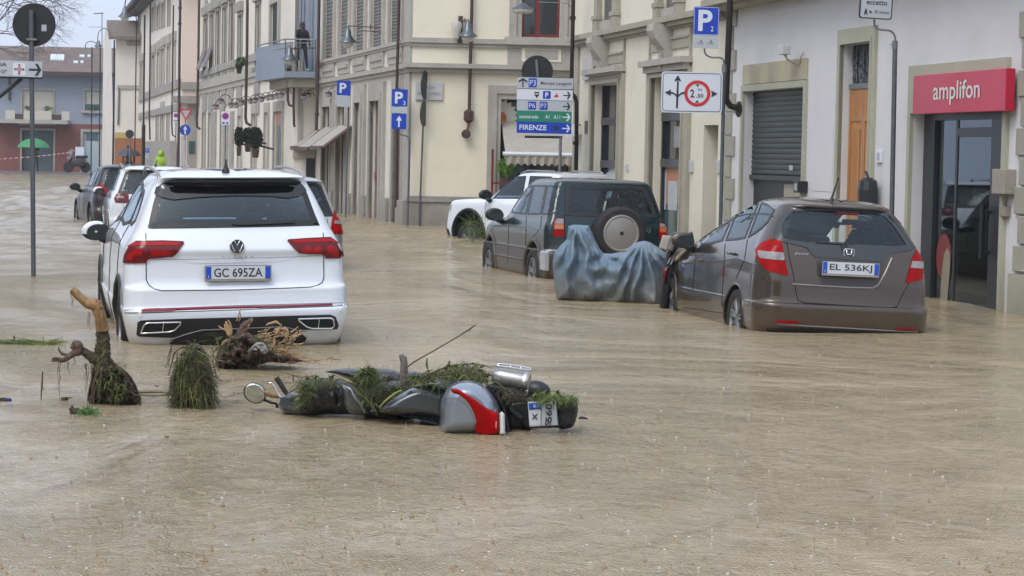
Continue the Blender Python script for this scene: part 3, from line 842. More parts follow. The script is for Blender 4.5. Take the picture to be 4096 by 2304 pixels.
for i, h in enumerate(hB[:2]):
 sc = FW.sz((2427, 2678)[i], 200)[0]
 ztop = zC0; zbot = FW.sz((2427, 2678)[i], (285, 258)[i])[1]
 mb = MB()
 prof = [(-.34, ztop + hh * .45), (-.36, ztop - .02), (-.30, ztop - .16), (-.15, ztop - .34), (-.11, ztop - .6), (-.13, zbot + .12), (-.09, zbot), (-.002, zbot), (-.002, ztop + hh * .45)]
 w_ = .22
 mb.add([(sc - w_, a, b) for a, b in prof] + [(sc + w_, a, b) for a, b in prof],
           [tuple(range(len(prof))), tuple(range(2 * len(prof) - 1, len(prof) - 1, -1))] + [(k, (k + 1) % len(prof), len(prof) + (k + 1) % len(prof), len(prof) + k) for k in range(len(prof))])
 mb.box((sc - .10, -.17, zbot - .08), (sc + .10, -.135, ztop - .4))
 fbuild(mb, 'bracket', 'stone_pale', cream)
 mb = MB()
 sl, sr = FW.sz((2371, 2602)[i], 250)[0], FW.sz((2502, 2768)[i], 250)[0]
 za = FW.sz((2440, 2690)[i], (236, 174)[i])[1]
 for (q0, q1) in ((sl + .12, sc - .24), (sc + .24, sr - .12)):
  mb.box((q0, -.03, za - .10), (q1, -.002, za + .06)); mb.box((q0, -.05, za + .063), (q1, -.002, za + .10))
 for q0 in (sl, sr - .07): mb.box((q0, -.04, za - .42), (q0 + .07, -.002, za + .38))
 fbuild(mb, 'relief_panel', 'stone_warm', cream)
 zh0 = FW.sz((2440, 2690)[i], (300, 285)[i])[1]; zh1 = FW.sz((2440, 2690)[i], (272, 236)[i])[1]
 mb = MB(); mb.box((sl - .05, -.22, zh1 - .10), (sr + .05, -.002, zh1)); mb.box((sl, -.14, zh0), (sr, -.002, zh1 - .103)); fbuild(mb, 'hood', 'stone_pale', cream)
 mb = MB(); surround(mb, h, max(.14, h[0] - sl), .07, top=max(.1, zh0 - h[3] - .004), z0=-.4)
 surround(mb, h, .07, .10, top=.07, z0=-.4)
 fbuild(mb, 'door_surround', 'stone_warm', cream)
 g0, g1 = h[0] + .03, h[1] - .03
 dG = .20
 mb = MB()
 zt_ = FW.sz((2450, 2700)[i], (485, 467)[i], dG)[1]; zr = FW.sz((2450, 2700)[i], (657, 653)[i], dG)[1]
 mb.box((g0, dG - .08, zt_ - .07), (g1, dG, zt_ + .07)); mb.box((g0, dG - .08, zr - .07), (g1, dG, zr + .07))
 for a, b in ((g0, g0 + .07), (g1 - .07, g1)):
  for c, d in ((-.4, zr - .073), (zr + .073, zt_ - .073), (zt_ + .073, h[3])): mb.box((a, dG - .07, c), (b, dG, d))
 fbuild(mb, 'door_frame', 'dark_frame', cream)
 mb = MB(); mb.box((g0, dG, -.4), (g1, dG + .01, zr)); fbuild(mb, 'lower_pane', 'pane_teal', cream)
 mb = MB(); mb.box((g0, dG, zr), (g1, dG + .01, zt_)); fbuild(mb, 'upper_pane', 'pane', cream)
 mb = MB(); mb.box((g0, dG, zt_), (g1, dG + .01, h[3])); fbuild(mb, 'transom_pane', 'pane', cream)
 if i == 0:
  mb = MB(); q = FW.rect(2415, 2466, 676, 718, dG); mb.prism([(q[0], q[2] - .2), (q[1], q[2] - .2), (q[1], q[3]), (q[1] - .1, q[3] + .05), (q[0], q[3] - .14)], (0, -1, 0), .004, org=(0, dG - .003, 0)); fbuild(mb, 'notice', 'white', cream)
 else:
  mb = MB(); q = FW.rect(2697, 2738, 505, 590, dG); mb.box((q[0], dG - .006, q[2]), (q[1], dG - .002, q[3])); fbuild(mb, 'blind', 'pane_pale', cream)
  mb = MB(); q = FW.rect(2652, 2715, 668, 700, dG); mb.box((q[0], dG - .006, q[2] - .5), (q[1], dG - .002, q[3])); fbuild(mb, 'poster', 'poster_a', cream)
  mb = MB(); mb.box((q[0] + .05, dG - .010, q[2] - .6), (q[0] + .30, dG - .007, q[3] - .05)); mb.box((q[0] + .42, dG - .010, q[2] - .6), (q[1] - .03, dG - .007, q[2] - .1)); fbuild(mb, 'notice', 'poster_b', cream)
h = hB[2]
mb = MB(); mb.box((h[0], .49, -.4), (h[1], .5, h[3])); fbuild(mb, 'side_door', 'pane', cream)
mb = MB(); mb.box(((h[0] + h[1]) / 2 + .12, .44, -.4), (h[1] - .02, .486, FW.sz(2860, 630, .45)[1])); fbuild(mb, 'side_panel', 'pane_teal', cream)
mb = MB(); q = FW.rect(2342, 2353, 484, 534); mb.box((q[0], -.02, q[2]), (q[1] + .06, -.002, q[3])); fbuild(mb, 'vent_strip', 'rust_pipe', cream)
simple('doorbell_panel', 'small pale doorbell plate left of the wide shop window of the cream house', 'doorbell', 2511, 671, box_b(.14, .13, .03, 'plaque', 'poster_b'))
simple('doorbell_panel', 'oval pale doorbell plate between the shop window and the narrow side door', 'doorbell', 2769, 665, box_b(.16, .20, .04, 'plaque', 'poster_b'))
simple('doorbell_panel', 'pale doorbell plate right of the narrow side door of the cream house', 'doorbell', 2877, 665, box_b(.12, .20, .04, 'plaque', 'poster_b'))
def cone_b(t):
 mb = MB(); mb.lathe([(.18, -.12), (.15, -.05), (.06, .1), (.02, .2), (0, .2)], (0, -.16, 0), (0, -.3, 1), 14); fbuild(mb, 'shade', 'petal', t)
 mb = MB(); mb.tube([(0, -.1, .12), (.05, 0, .1)], .02, 6); fbuild(mb, 'stem', 'grey_metal', t)
simple('wall_lamp', 'white cone wall lamp on the left end of the cream house', 'wall lamp', 2322, 520, cone_b)
q = FW.rect(2329, 2366, 232, 318, -.06)
pl = thing('street_name_plaque', 'pale grey street name plaque at the left end of the cream house', 'plaque', FW.w(q[0], -.06, q[2]), FW.a)
mb = MB(); mb.box((0, 0, 0), (q[1] - q[0], .04, q[3] - q[2])); fbuild(mb, 'plate', 'plaque', pl)
mb = MB()
w_ = q[1] - q[0]; h_ = q[3] - q[2]
put_text(mb, 'VIA', (w_ * .5, -.003, h_ * .68), (1, 0, 0), (0, 0, 1), h=h_ * .09)
for k in range(8):
 if k != 4: mb.box((w_ * (.14 + .09 * k), -.004, h_ * .33), (w_ * (.205 + .09 * k), -.001, h_ * .42))
fbuild(mb, 'lettering', 'ink_faded', pl)
# --- corner house C : front towards the camera and a long side down the street
c0 = onwater(1637, 902)
FC = Facade(c0, .055)
FL = Facade(c0, vp_angle(-65, 580))
corner = thing('corner_house', 'pale cream corner house with red framed upper window, awning shop and stone plinth', 'house', c0, 0)
def fchild(name, F, parent):
 o = bpy.data.objects.new(name, None)
 return o
def cb(mb, name, m, F=FC, smooth=False, parent=None):
 """child of the corner house built in facade coordinates"""
 rot = Matrix.Rotation(F.a, 3, 'Z')
 off = F.o - (parent or corner).location
 mb.v = [rot @ v + off for v in mb.v]
 return mb.build(name, m, parent or corner, smooth=smooth)
sCr = FC.sz(2300, 600)[0] + .6
zTopC = FC.sz(1700, -200)[1] + 2
winC = FC.rect(2090, 2243, -220, 158)
shopC = FC.rect(2002, 2283, 399, None)
mb = MB()
wall(mb, 0, sCr, -.4, zTopC, [winC + (.25,), shopC + (.5,)], .3)
mb.add([(0, 0, zTopC), (sCr, 0, zTopC), (sCr, 9, zTopC), (-1.5, 11, zTopC)], [(0, 1, 2, 3)])
mb.add([(sCr, 0, -.4), (sCr, 9, -.4), (sCr, 9, zTopC), (sCr, 0, zTopC)], [(0, 1, 2, 3)])
cb(mb, 'front_wall', 'wall_cream2')
zb = [FC.sz(1750, y)[1] for y in (900, 824, 808, 785, 290, 272, 254, 186, 172, 152)]
mb = MB()
mb.box((-.06, -.06, -.4), (shopC[0] - .35, -.002, zb[2])); cb(mb, 'plinth', 'stone')
mb = MB(); mb.box((-.09, -.10, zb[2] + .003), (shopC[0] - .35, -.002, zb[2] + .09)); mb.box((-.05, -.05, zb[2] + .093), (shopC[0] - .35, -.002, zb[3])); cb(mb, 'plinth_ledge', 'stone')
mb = MB(); mb.box((-.22, -.22, zb[5]), (sCr, -.002, zb[6])); mb.box((-.12, -.12, zb[4]), (sCr, -.002, zb[5] - .003)); cb(mb, 'cornice', 'stone_pale')
mb = MB(); mb.box((-.10, -.10, zb[8]), (sCr, -.002, zb[9])); mb.box((-.06, -.06, zb[7]), (sCr, -.002, zb[8] - .003)); cb(mb, 'sill_band', 'stone_pale')
# upper window
mb = MB(); wl, wr = winC[0], winC[1]
s_o = FC.sz(2037, 80)[0]
for a, b in ((s_o, wl - .003), (wr + .003, wr + (wl - s_o) * .7)):
 mb.box((a, -.07, zb[9] + .003), (b, -.002, winC[3])); mb.box((a + .06, -.11, zb[9] + .003), (a + .16, -.073, winC[3]))
cb(mb, 'window_surround', 'stone_pale')
mb = MB(); mb.box((s_o - .1, -.16, zb[8]), (wr + .35, -.103, zb[9] + .06)); cb(mb, 'window_sill', 'stone_pale')
mb = MB(); zq = winC[2]
mm_ = (FC.sz(2153, 80)[0])
mb.box((mm_ - .05, .18, zq), (mm_ + .05, .24, winC[3])); mb.box((wl + .003, .18, zq), (wl + .06, .24, winC[3])); mb.box((wr - .06, .18, zq), (wr - .003, .24, winC[3])); mb.box((wl + .063, .18, zq), (mm_ - .053, .24, zq + .12)); mb.box((mm_ + .053, .18, zq), (wr - .063, .24, zq + .12))
cb(mb, 'window_frame', 'red_wood')
mb = MB(); mb.box((wl, .242, zq), (wr, .25, winC[3])); cb(mb, 'window_pane', 'pane')
q = FC.rect(2030, 2280, 188, 250)
mb = MB(); mb.box((q[0], -.03, zb[6] + .003), (q[1], -.002, zb[7] - .003)); cb(mb, 'apron', 'stone_pale')
q = FC.rect(2087, 2244, 188, 247)
mb = MB(); mb.box((q[0], -.045, q[2]), (q[1], -.032, q[3])); cb(mb, 'apron_frame', 'wall_cream2')
q = FC.rect(2100, 2232, 199, 237)
mb = MB(); mb.box((q[0], -.055, q[2]), (q[1], -.047, q[3])); cb(mb, 'apron_panel', 'stone_pale')
# ground floor shop
sS0 = FC.sz(1948, 600)[0]; zS = FC.sz(2050, 343)[1]
mb = MB(); mb.box((sS0, -.06, -.4), (shopC[0] - .003, -.002, zS)); mb.box((shopC[0] - .003, -.06, shopC[3] + .003), (sCr, -.002, zS)); mb.box((sS0 + .08, -.10, -.4), (sS0 + .20, -.063, zS - .06)); mb.box((sS0 + .203, -.10, zS - .18), (sCr, -.063, zS - .06)); cb(mb, 'shop_surround', 'stone_pale')
mb = MB(); mb.box((shopC[0], .49, -.4), (sCr, .5, shopC[3])); cb(mb, 'shop_window', 'pane')
mb = MB(); q = FC.rect(2004, 2288, 410, 490, .3); mb.box((q[0], .36, q[2]), (q[1], .40, q[3])); cb(mb, 'shop_panel', mat('teal_shop_panel', (.05, .085, .08), .5))
mb = MB()
fc = FC.sz(2022, 455, .3)
for k in range(11):
 a = -.35 + k * .32
 ca, sa = math.cos(a), math.sin(a)
 pet = [(0, .0), (.12, .055), (.30, .07), (.40, .0), (.30, -.07), (.12, -.055)]
 mb.prism([(fc[0] - .12 + (x * ca - y * sa) * 1.05, fc[1] - .08 + (x * sa + y * ca) * 1.05) for x, y in pet], (0, -1, 0), .006, org=(0, .35 - .0006 * k, 0))
cb(mb, 'daisy_petals', 'petal')
mb = MB(); mb.prism(circ(.15, 20, fc[0] - .12, fc[1] - .10), (0, -1, 0), .008, org=(0, .335, 0)); cb(mb, 'daisy_centre', 'orange')
mb = MB(); q = FC.rect(1965, 1974, 597, 790, -.3); mb.box((q[0], -.3, -.4), (q[1], -.26, q[3])); mb.box((q[0], -.3, q[2]), (q[1] + .7, -.27, q[2] + .04)); mb.box((q[0], -.3, q[2] + .3), (q[1] + .7, -.27, q[2] + .34)); cb(mb, 'plant_stand', 'red_wood')
# awning
aw = thing('shop_awning', 'cream canvas awning lowered over the shop window of the corner house', 'awning', c0, 0, group=None)
zA1 = FC.sz(2100, 486, .3)[1]; zA0 = FC.sz(2120, 617, -1.2)[1]; zV = FC.sz(2120, 655, -1.2)[1]
aL0 = FC.sz(2007, 500, .3)[0]; aL1 = FC.sz(2022, 617, -1.2)[0]; aR = sCr
mb = MB()
nn = 14
vs = []
for i in range(nn + 1):
 t = i / nn
 y = .3 - 1.5 * t; z = zA1 + (zA0 - zA1) * t - .05 * math.sin(math.pi * t)
 vs += [(aL0 + (aL1 - aL0) * t, y, z), (aR, y, z)]
mb.add(vs, [(2 * i, 2 * i + 1, 2 * i + 3, 2 * i + 2) for i in range(nn)])
cb(mb, 'canvas', 'cream_cloth', parent=aw)
mb = MB(); mb.tube([(aL1 - .06, -1.22, zA0), (aR, -1.22, zA0)], .045, 8); cb(mb, 'front_bar', 'white', parent=aw)
mb = MB()
nn = 60; vs = []
for i in range(nn + 1):
 x = aL1 + (aR - aL1) * i / nn
 vs += [(x, -1.23 + .02 * math.sin(i * 1.3), zA0 - .04), (x, -1.22 + .03 * math.sin(i * 1.3 + .6), zV - .04 * (i % 4 in (1, 2)))]
mb.add(vs, [(2 * i, 2 * i + 2, 2 * i + 3, 2 * i + 1) for i in range(nn)])
cb(mb, 'valance', 'cream_cloth', parent=aw)
def leaves(mb, c, r, n, size=.06, flat=1.):
 for _ in range(n):
  d = Vector((random.gauss(0, 1), random.gauss(0, 1), random.gauss(0, 1) * flat)); d.normalize()
  p = Vector(c) + Vector((d.x * r[0], d.y * r[1], d.z * r[2])) * random.random() ** .4
  a = Vector((random.uniform(-1, 1), random.uniform(-1, 1), random.uniform(-1, 1))).normalized() * size
  b = Vector((random.uniform(-1, 1), random.uniform(-1, 1), random.uniform(-1, 1))).normalized() * size * .45
  mb.add([p - a, p + b, p + a, p - b], [(0, 1, 2, 3)])
p = at(2028, 668, FC.o.y - .5)
pt = thing('potted_plant', 'bright green leafy plant under the cream awning', 'plant', (p.x, p.y, 0))
mb = MB(pt.location); leaves(mb, (p.x, p.y, p.z), (.22, .2, .25), 260, .07); fbuild(mb, 'foliage', mat('bright_leaves', (.10, .22, .03), .6), pt)
mb = MB(pt.location); mb.lathe([(.12, 0), (.15, .22)], (p.x, p.y, p.z - .45), (0, 0, 1), 14); fbuild(mb, 'pot', 'rust_pipe', pt)
q = FC.rect(1662, 1772, 330, 400, -.03)
pc = thing('street_name_plaque', 'white marble plaque of the church square on the pale corner house', 'plaque', FC.w(q[0], -.03, q[2]), FC.a)
w_, h_ = q[1] - q[0], q[3] - q[2]
mb = MB(); mb.bbox((0, -.02, 0), (w_, .025, h_), .006); fbuild(mb, 'plate', 'plaque', pc)
mb = MB(); put_text(mb, 'PIAZZA', (w_ * .5, -.023, h_ * .72), (1, 0, 0), (0, 0, 1), w=w_ * .42, h=h_ * .16); put_text(mb, 'DELLA CHIESA', (w_ * .5, -.023, h_ * .36), (1, 0, 0), (0, 0, 1), w=w_ * .84, h=h_ * .17); fbuild(mb, 'lettering', 'ink_faded', pc)
# --- street side of the corner house
sL = FL.sz(1264, 600)[0]
zc1 = FL.sz(1450, 290)[1]; zc0 = FL.sz(1450, 322)[1]
zs1 = FL.sz(1436, 206)[1]; zs0 = FL.sz(1436, 228)[1]
ups = [FL.rect(a, b, -220, t) for a, b, t in ((1567, 1615, 172), (1494, 1537, 190), (1426, 1465, 207), (1365, 1401, 223), (1305, 1341, 238))]
gr = [FL.rect(a, b, t, None) for a, b, t in ((1586, 1607, 390), (1492, 1531, 404), (1430, 1454, 412), (1359, 1392, 420), (1301, 1332, 428))]
mb = MB()
wall(mb, sL, 0, -.4, zTopC, [u + (.045,) for u in ups] + [g + (.07,) for g in gr], .3)
cb(mb, 'side_wall', 'wall_side', FL)
mb = MB(); mb.box((sL, -.14, zc0 + (zc1 - zc0) * .45), (-.002, -.002, zc1)); mb.box((sL, -.08, zc0), (-.002, -.002, zc0 + (zc1 - zc0) * .45 - .003)); cb(mb, 'side_cornice', 'stone_pale', FL)
mb = MB(); mb.box((sL, -.10, zs0 + (zs1 - zs0) * .4), (-.002, -.002, zs1)); mb.box((sL, -.07, zs0), (-.002, -.002, zs0 + (zs1 - zs0) * .4 - .003)); cb(mb, 'side_sill_band', 'stone_pale', FL)
mb = MB(); mb.box((-.9, -.05, zc1), (-.003, -.002, zs0 - .003)); mb.box((-.9, -.05, zs1 + .003), (-.003, -.002, zTopC)); mb.box((-.9, -.05, -.3), (-.003, -.002, zc0 - .003)); cb(mb, 'corner_pilaster', 'stone_pale', FL)
for u in ups:
 mb = MB(); n = 30
 mm_ = (u[0] + u[1]) / 2
 for a, b in ((u[0] + .02, mm_ - .01), (mm_ + .01, u[1] - .02)):
  mb.box((a, .01, u[2]), (a + .05, .035, u[3])); mb.box((b - .05, .01, u[2]), (b, .035, u[3]))
  for k in range(n):
   z = u[2] + (u[3] - u[2]) * k / n; mb.box((a + .05, .015, z), (b - .05, .03, z + (u[3] - u[2]) / n * .65))
  mb.box((a, .038, u[2]), (b, .044, u[3]))
 cb(mb, 'shutter', 'shutter_grey', FL)
 mb = MB()
 w_ = .26
 mb.box((u[0] - w_, -.07, zs1 + .003), (u[0] - .003, -.002, u[3])); mb.box((u[1] + .003, -.07, zs1 + .003), (u[1] + w_, -.002, u[3]))
 cb(mb, 'window_surround', 'stone_pale', FL)
 mb = MB(); mb.box((u[0] - .2, -.05, zc1 + .05), (u[1] + .2, -.002, zs0 - .003)); mb.box((u[0] - .05, -.08, zc1 + .2), (u[1] + .05, -.053, zs0 - .12)); cb(mb, 'apron_panel', 'stone_pale', FL)
for i, g in enumerate(gr):
 mb = MB(); surround(mb, g, .40, .08, top=.45, z0=-.4); surround(mb, g, .16, .12, top=.2, z0=-.4); cb(mb, 'door_surround', 'stone_pale', FL)
 mb = MB(); mb.box((g[0], .06, -.4), (g[1], .069, g[3])); cb(mb, 'doorway', 'dark' if i in (0, 3, 4) else 'shutter_brown', FL)
 if i == 1:
  mb = MB(); mb.prism([(g[0] + .3, g[3] - .6), (g[1] - .3, g[3] - .5), (g[1] - .6, g[3] - 1.7), (g[0] + .7, g[3] - 1.6)], (0, -1, 0), .01, org=(0, .055, 0)); cb(mb, 'fanlight_glass', 'pane_pale', FL)
  mb = MB(); mb.box((g[0] + .1, .03, g[3] - 1.9), (g[1] - .1, .056, g[3] - 1.7)); cb(mb, 'transom', 'red_wood', FL)
pz = FL.sz(1500, 785)[1]
last = 0
for g in gr:
 mb = MB(); mb.box((g[1] + .41, -.16, -.4), (last - .003 if last else -.003, -.003, pz)); last = g[0] - .41; cb(mb, 'side_plinth', 'stone', FL)
# sloping canvas awnings over two doorways
def street_awning(px, py, label, w_, drop, out):
 s_, z_ = FL.sz(px, py)
 p = FL.w(s_, 0, z_)
 t = thing('street_awning', label, 'awning', p, FL.a, group='sloping awnings along the street')
 mb = MB(); mb.add([(-w_ / 2, -.03, 0), (w_ / 2, -.03, 0), (w_ / 2, -out, -drop), (-w_ / 2, -out, -drop), (-w_ / 2, -.03, .03), (w_ / 2, -.03, .03), (w_ / 2, -out, -drop + .03), (-w_ / 2, -out, -drop + .03)],
                      [(0, 3, 2, 1), (4, 5, 6, 7), (0, 1, 5, 4), (1, 2, 6, 5), (2, 3, 7, 6), (3, 0, 4, 7)]); mb.build('canvas', 'cream_cloth', t)
 mb = MB()
 for x in (-w_ / 2 - .03, w_ / 2 + .03): mb.tube([(x, -.03, -.02), (x, -out, -drop - .02)], .05, 6)
 mb.box((-w_ / 2, -out - .05, -drop - .07), (w_ / 2, -out - .01, -drop + .02)); mb.build('edge_trim', 'brown_trim', t)
street_awning(1383, 505, 'nearest of the three sloping cream awnings on the street side', 2.2, .55, .75)
street_awning(1326, 512, 'middle one of the three sloping cream awnings on the street side', 2.2, .55, .75)
street_awning(1270, 518, 'farthest of the three sloping cream awnings on the street side', 1.9, .5, .6)
# --- long house D with its balcony, standing a little forward
pE = FL.w(sL, 0, 0)
YD = pE.y
pD = at(1172, 700, YD)
FD = Facade((pD.x, pD.y), vp_angle(-100, 580))
FDr = Facade((pD.x, pD.y), 0.)
longh = thing('long_house', 'long cream town house with slim shuttered windows, hoods and a blue grey balcony end', 'house', (pD.x, pD.y, 0))
def lb(mb, name, m, F=FD, par=None, smooth=False):
 par = par or longh
 rot = Matrix.Rotation(F.a, 3, 'Z'); off = F.o - par.location
 mb.v = [rot @ v + off for v in mb.v]
 return mb.build(name, m, par, smooth=smooth)
sDl = FD.sz(793, 600)[0]
zTD = FD.sz(1000, -250)[1] + 3
uD = [FD.rect(*a) for a in ((1088, 1118, 14, 178), (1026, 1041, 22, 268), (955, 970, 62, 246), (920, 937, 14, 252), (893, 908, 30, 262), (866, 881, 45, 272), (842, 856, 60, 281), (818, 831, 75, 290))]
gD = [FD.rect(*a) for a in ((1098, 1132, 446, None), (1061, 1075, 450, None), (1010, 1026, 455, None), (955, 968, 464, None), (885, 897, 458, None), (837, 847, 452, None), (813, 822, 452, None))]
gD = [g[:3] + (g[3],) for g in gD]
gD[0] = gD[0][:3] + (FD.sz(1115, 446)[1],)
mb = MB(); wall(mb, sDl, 0, -.4, zTD, [u + (.05,) for u in uD] + [g + (.06,) for g in gD], .3)
mb.add([(sDl, 0, zTD), (0, 0, zTD), (0, 9, zTD), (sDl, 9, zTD)], [(0, 1, 2, 3)])
lb(mb, 'wall', 'wall_side')
q = at(1268, 700, YD)
mb = MB(); mb.box((0.003, .0, -.4), (q.x - pD.x, .4, FDr.sz(1200, 300)[1])); lb(mb, 'end_wall', 'wall_side', FDr)
mb = MB(); mb.box((.003, .0, FDr.sz(1200, 300)[1] + .003), (q.x - pD.x, .4, zTD)); lb(mb, 'balcony_back_wall', 'balcony_wall', FDr)
mb = MB()
for px in (1200, 1212, 1237, 1246):
 x = FDr.sz(px, 100)[0]; mb.box((x - .03, -.05, FDr.sz(px, 283)[1]), (x + .03, -.003, zTD))
lb(mb, 'panel_strips', 'balcony', FDr)
mb = MB(); x = FDr.sz(1160, 100)[0]; x2 = FDr.sz(1180, 100)[0]; mb.box((x + .35, -.02, FDr.sz(1170, 285)[1]), (x2, -.003, zTD)); lb(mb, 'balcony_door', 'shutter_grey', FDr)
mb = MB()
x0, x1 = FDr.sz(1226, 560)[0], FDr.sz(1262, 560)[0]
mb.box((x0, -.02, -.4), (x1, -.003, FDr.sz(1240, 622)[1])); lb(mb, 'low_doorway', 'dark', FDr)
mb = MB(); x0, x1 = FDr.sz(1172, 560)[0], FDr.sz(1262, 560)[0]; z0 = FDr.sz(1215, 590)[1]; mb.box((x0, -.08, z0 - .3), (x1, -.003, z0)); lb(mb, 'ledge', 'stone_pale', FDr)
mb = MB(); x0, x1 = FDr.sz(1190, 560)[0], FDr.sz(1208, 560)[0]; mb.box((x0, -.04, z0 + .003), (x1, -.003, z0 + 2.6)); lb(mb, 'pilaster', 'stone_pale', FDr)
mb = MB()
for i, u in enumerate(uD):
 if i == 0: continue
 w_ = .13
 mb = MB(); surround(mb, u, w_, .05, top=.12); mb.box((u[0] - w_ - .15, -.13, u[3] + .125), (u[1] + w_ + .15, -.002, u[3] + .45)); mb.box((u[0] - w_ - .1, -.12, u[2] - .18), (u[1] + w_ + .1, -.002, u[2] - .003)); lb(mb, 'window_surround', 'stone')
 mb = MB(); n = 24
 for k in range(n):
  z = u[2] + (u[3] - u[2]) * k / n; mb.box((u[0] + .02, .02, z), (u[1] - .02, .035, z + (u[3] - u[2]) / n * .7))
 mb.box((u[0], .04, u[2]), (u[1], .049, u[3])); lb(mb, 'shutter', 'shutter_brown' if i % 2 else 'shutter_grey')
 z0 = FD.sz((u[0] * 0 + 880), 345)[1]
 mb = MB(); mb.box((u[0] - .15, -.05, u[2] - 1.5), (u[1] + .15, -.002, u[2] - .25)); lb(mb, 'apron_panel', 'stone')
u = uD[0]
mb = MB(); surround(mb, u, .25, .08, top=.25); lb(mb, 'window_surround', 'stone_pale')
mb = MB(); mb.box((u[0], .04, u[2]), (u[1], .049, u[3]))
for k in range(20):
 z = u[2] + (u[3] - u[2]) * k / 20; mb.box((u[0] + .1, .015, z), (u[1] - .1, .038, z + .12))
lb(mb, 'shutter', 'shutter_green')
# two shutters propped open
for a, b in ((7, 0), (6, 0)):
 u = uD[a]; zz = u[2] + (u[3] - u[2]) * .42
 mb = MB(); mb.add([(u[0], -.02, zz), (u[1], -.02, zz), (u[1] + .1, -.3, u[2] + .1), (u[0] + .1, -.3, u[2] + .1), (u[0], -.08, zz), (u[1], -.08, zz), (u[1] + .1, -.36, u[2] + .1), (u[0] + .1, -.36, u[2] + .1)],
                      [(0, 1, 2, 3), (7, 6, 5, 4), (0, 4, 5, 1), (1, 5, 6, 2), (2, 6, 7, 3), (3, 7, 4, 0)]); lb(mb, 'propped_shutter', 'shutter_grey')
zc_ = FD.sz(870, 334)[1]
mb = MB(); mb.box((sDl, -.12, zc_ - .1), (-.002, -.002, zc_ + .22)); mb.box((sDl, -.07, zc_ - .28), (-.002, -.002, zc_ - .103)); lb(mb, 'cornice', 'stone_pale')
zc_ = FD.sz(870, 277)[1]
mb = MB(); mb.box((sDl, -.09, zc_ - .12), (-.4, -.002, zc_ + .12)); lb(mb, 'sill_band', 'stone')
for i, g in enumerate(gD):
 mb = MB(); surround(mb, g, .14, .06, top=.3, z0=-.4); lb(mb, 'door_surround', 'stone_pale' if i < 4 else 'stone')
 if i == 0:
  zt = FD.sz(1115, 502)[1]
  mb = MB(); mb.box((g[0], .04, zt), (g[1], .055, g[3])); lb(mb, 'door_sign', mat('salmon_panel', (.38, .20, .14), .6))
  mb = MB(); mb.box((g[0], .05, -.4), (g[1], .059, zt)); lb(mb, 'doorway', 'pane_teal')
 else:
  mb = MB(); mb.box((g[0], .05, -.4), (g[1], .059, g[3])); lb(mb, 'shop_shutter', ('shutter_brown', 'shutter_grey')[i % 2])
mb = MB()
for px0, px1 in ((850, 866), (900, 914), (924, 936)):
 mb = MB(); q = FD.rect(px0, px1, 446, None); mb.box((q[0], -.07, -.4), (q[1], -.002, q[3])); lb(mb, 'stone_pier', 'stone')
mb = MB()
q = FD.sz(830, 4); put_text(mb, 'H', (FD.sz(826, 5)[0], -.02, FD.sz(826, 6)[1]), (1, 0, 0), (0, 0, 1), w=1.1, h=.75); put_text(mb, 'R', (FD.sz(851, 0)[0], -.02, FD.sz(851, -4)[1]), (1, 0, 0), (0, 0, 1), w=1.1, h=.75)
lb(mb, 'wall_lettering', 'balcony')
# balcony
bal = thing('balcony', 'blue grey balcony with a solid side panel and thin rails, person standing on it', 'balcony', (pD.x, pD.y, 0))
zf0 = at(1200, 312, YD - 1.0).z; zf1 = at(1200, 288, YD - 1.0).z
bx0 = at(1064, 300, YD - .4).x - pD.x - .25; bx1 = at(1263, 300, YD - 1.2).x - pD.x
bm_x = at(1142, 300, YD - 1.3).x - pD.x
mb = MB(); mb.prism([(bm_x, -1.5), (bx1, -1.5), (bx1, -.003), (bx0 + .1, 3.2), (bx0 - .45, 3.2)], (0, 0, 1), zf1 - zf0, org=(0, 0, zf0), ux=(1, 0, 0), uy=(0, 1, 0)); mb.build('slab', 'balcony', bal)
mb = MB(); mb.prism([(bm_x + .2, -1.3), (bx1, -1.3), (bx1, -.1), (bx0 + .4, 3.0), (bx0, 3.0)], (0, 0, 1), .25, org=(0, 0, zf0 - .253), ux=(1, 0, 0), uy=(0, 1, 0)); mb.build('slab_soffit', 'stone_warm', bal)
zr1 = at(1200, 158, YD - 1.4).z
mb = MB(); mb.add([(bm_x, -1.46, zf1), (bx0 - .42, 3.1, zf1), (bx0 - .42, 3.1, zf1 + .82), (bm_x, -1.46, zf1 + .78), (bm_x + .04, -1.46, zf1), (bx0 - .38, 3.1, zf1), (bx0 - .38, 3.1, zf1 + .82), (bm_x + .04, -1.46, zf1 + .78)], [(0, 1, 2, 3), (4, 7, 6, 5), (0, 3, 7, 4), (3, 2, 6, 7), (2, 1, 5, 6)]); mb.build('side_panel', 'balcony', bal)
mb = MB()
for dz in (0, .10, .24):
 mb.tube([(bx0 - .4, 3.1, zr1 - dz), (bm_x, -1.46, zr1 - dz), (bx1, -1.46, zr1 - dz)], .022 if dz == 0 else .014, 6)
for x in (bm_x, (bm_x + bx1) / 2, bx1): mb.tube([(x, -1.46, zf1), (x, -1.46, zr1)], .02, 6)
mb.build('railing', 'grey_metal', bal)
mb = MB();
for x, h_ in ((bm_x + .22, .22), (bm_x + .42, .30)): mb.lathe([(.07, 0), (.09, h_)], (x, -1.2, zf1), (0, 0, 1), 12)
mb.build('balcony_pots', 'stone_warm', bal)
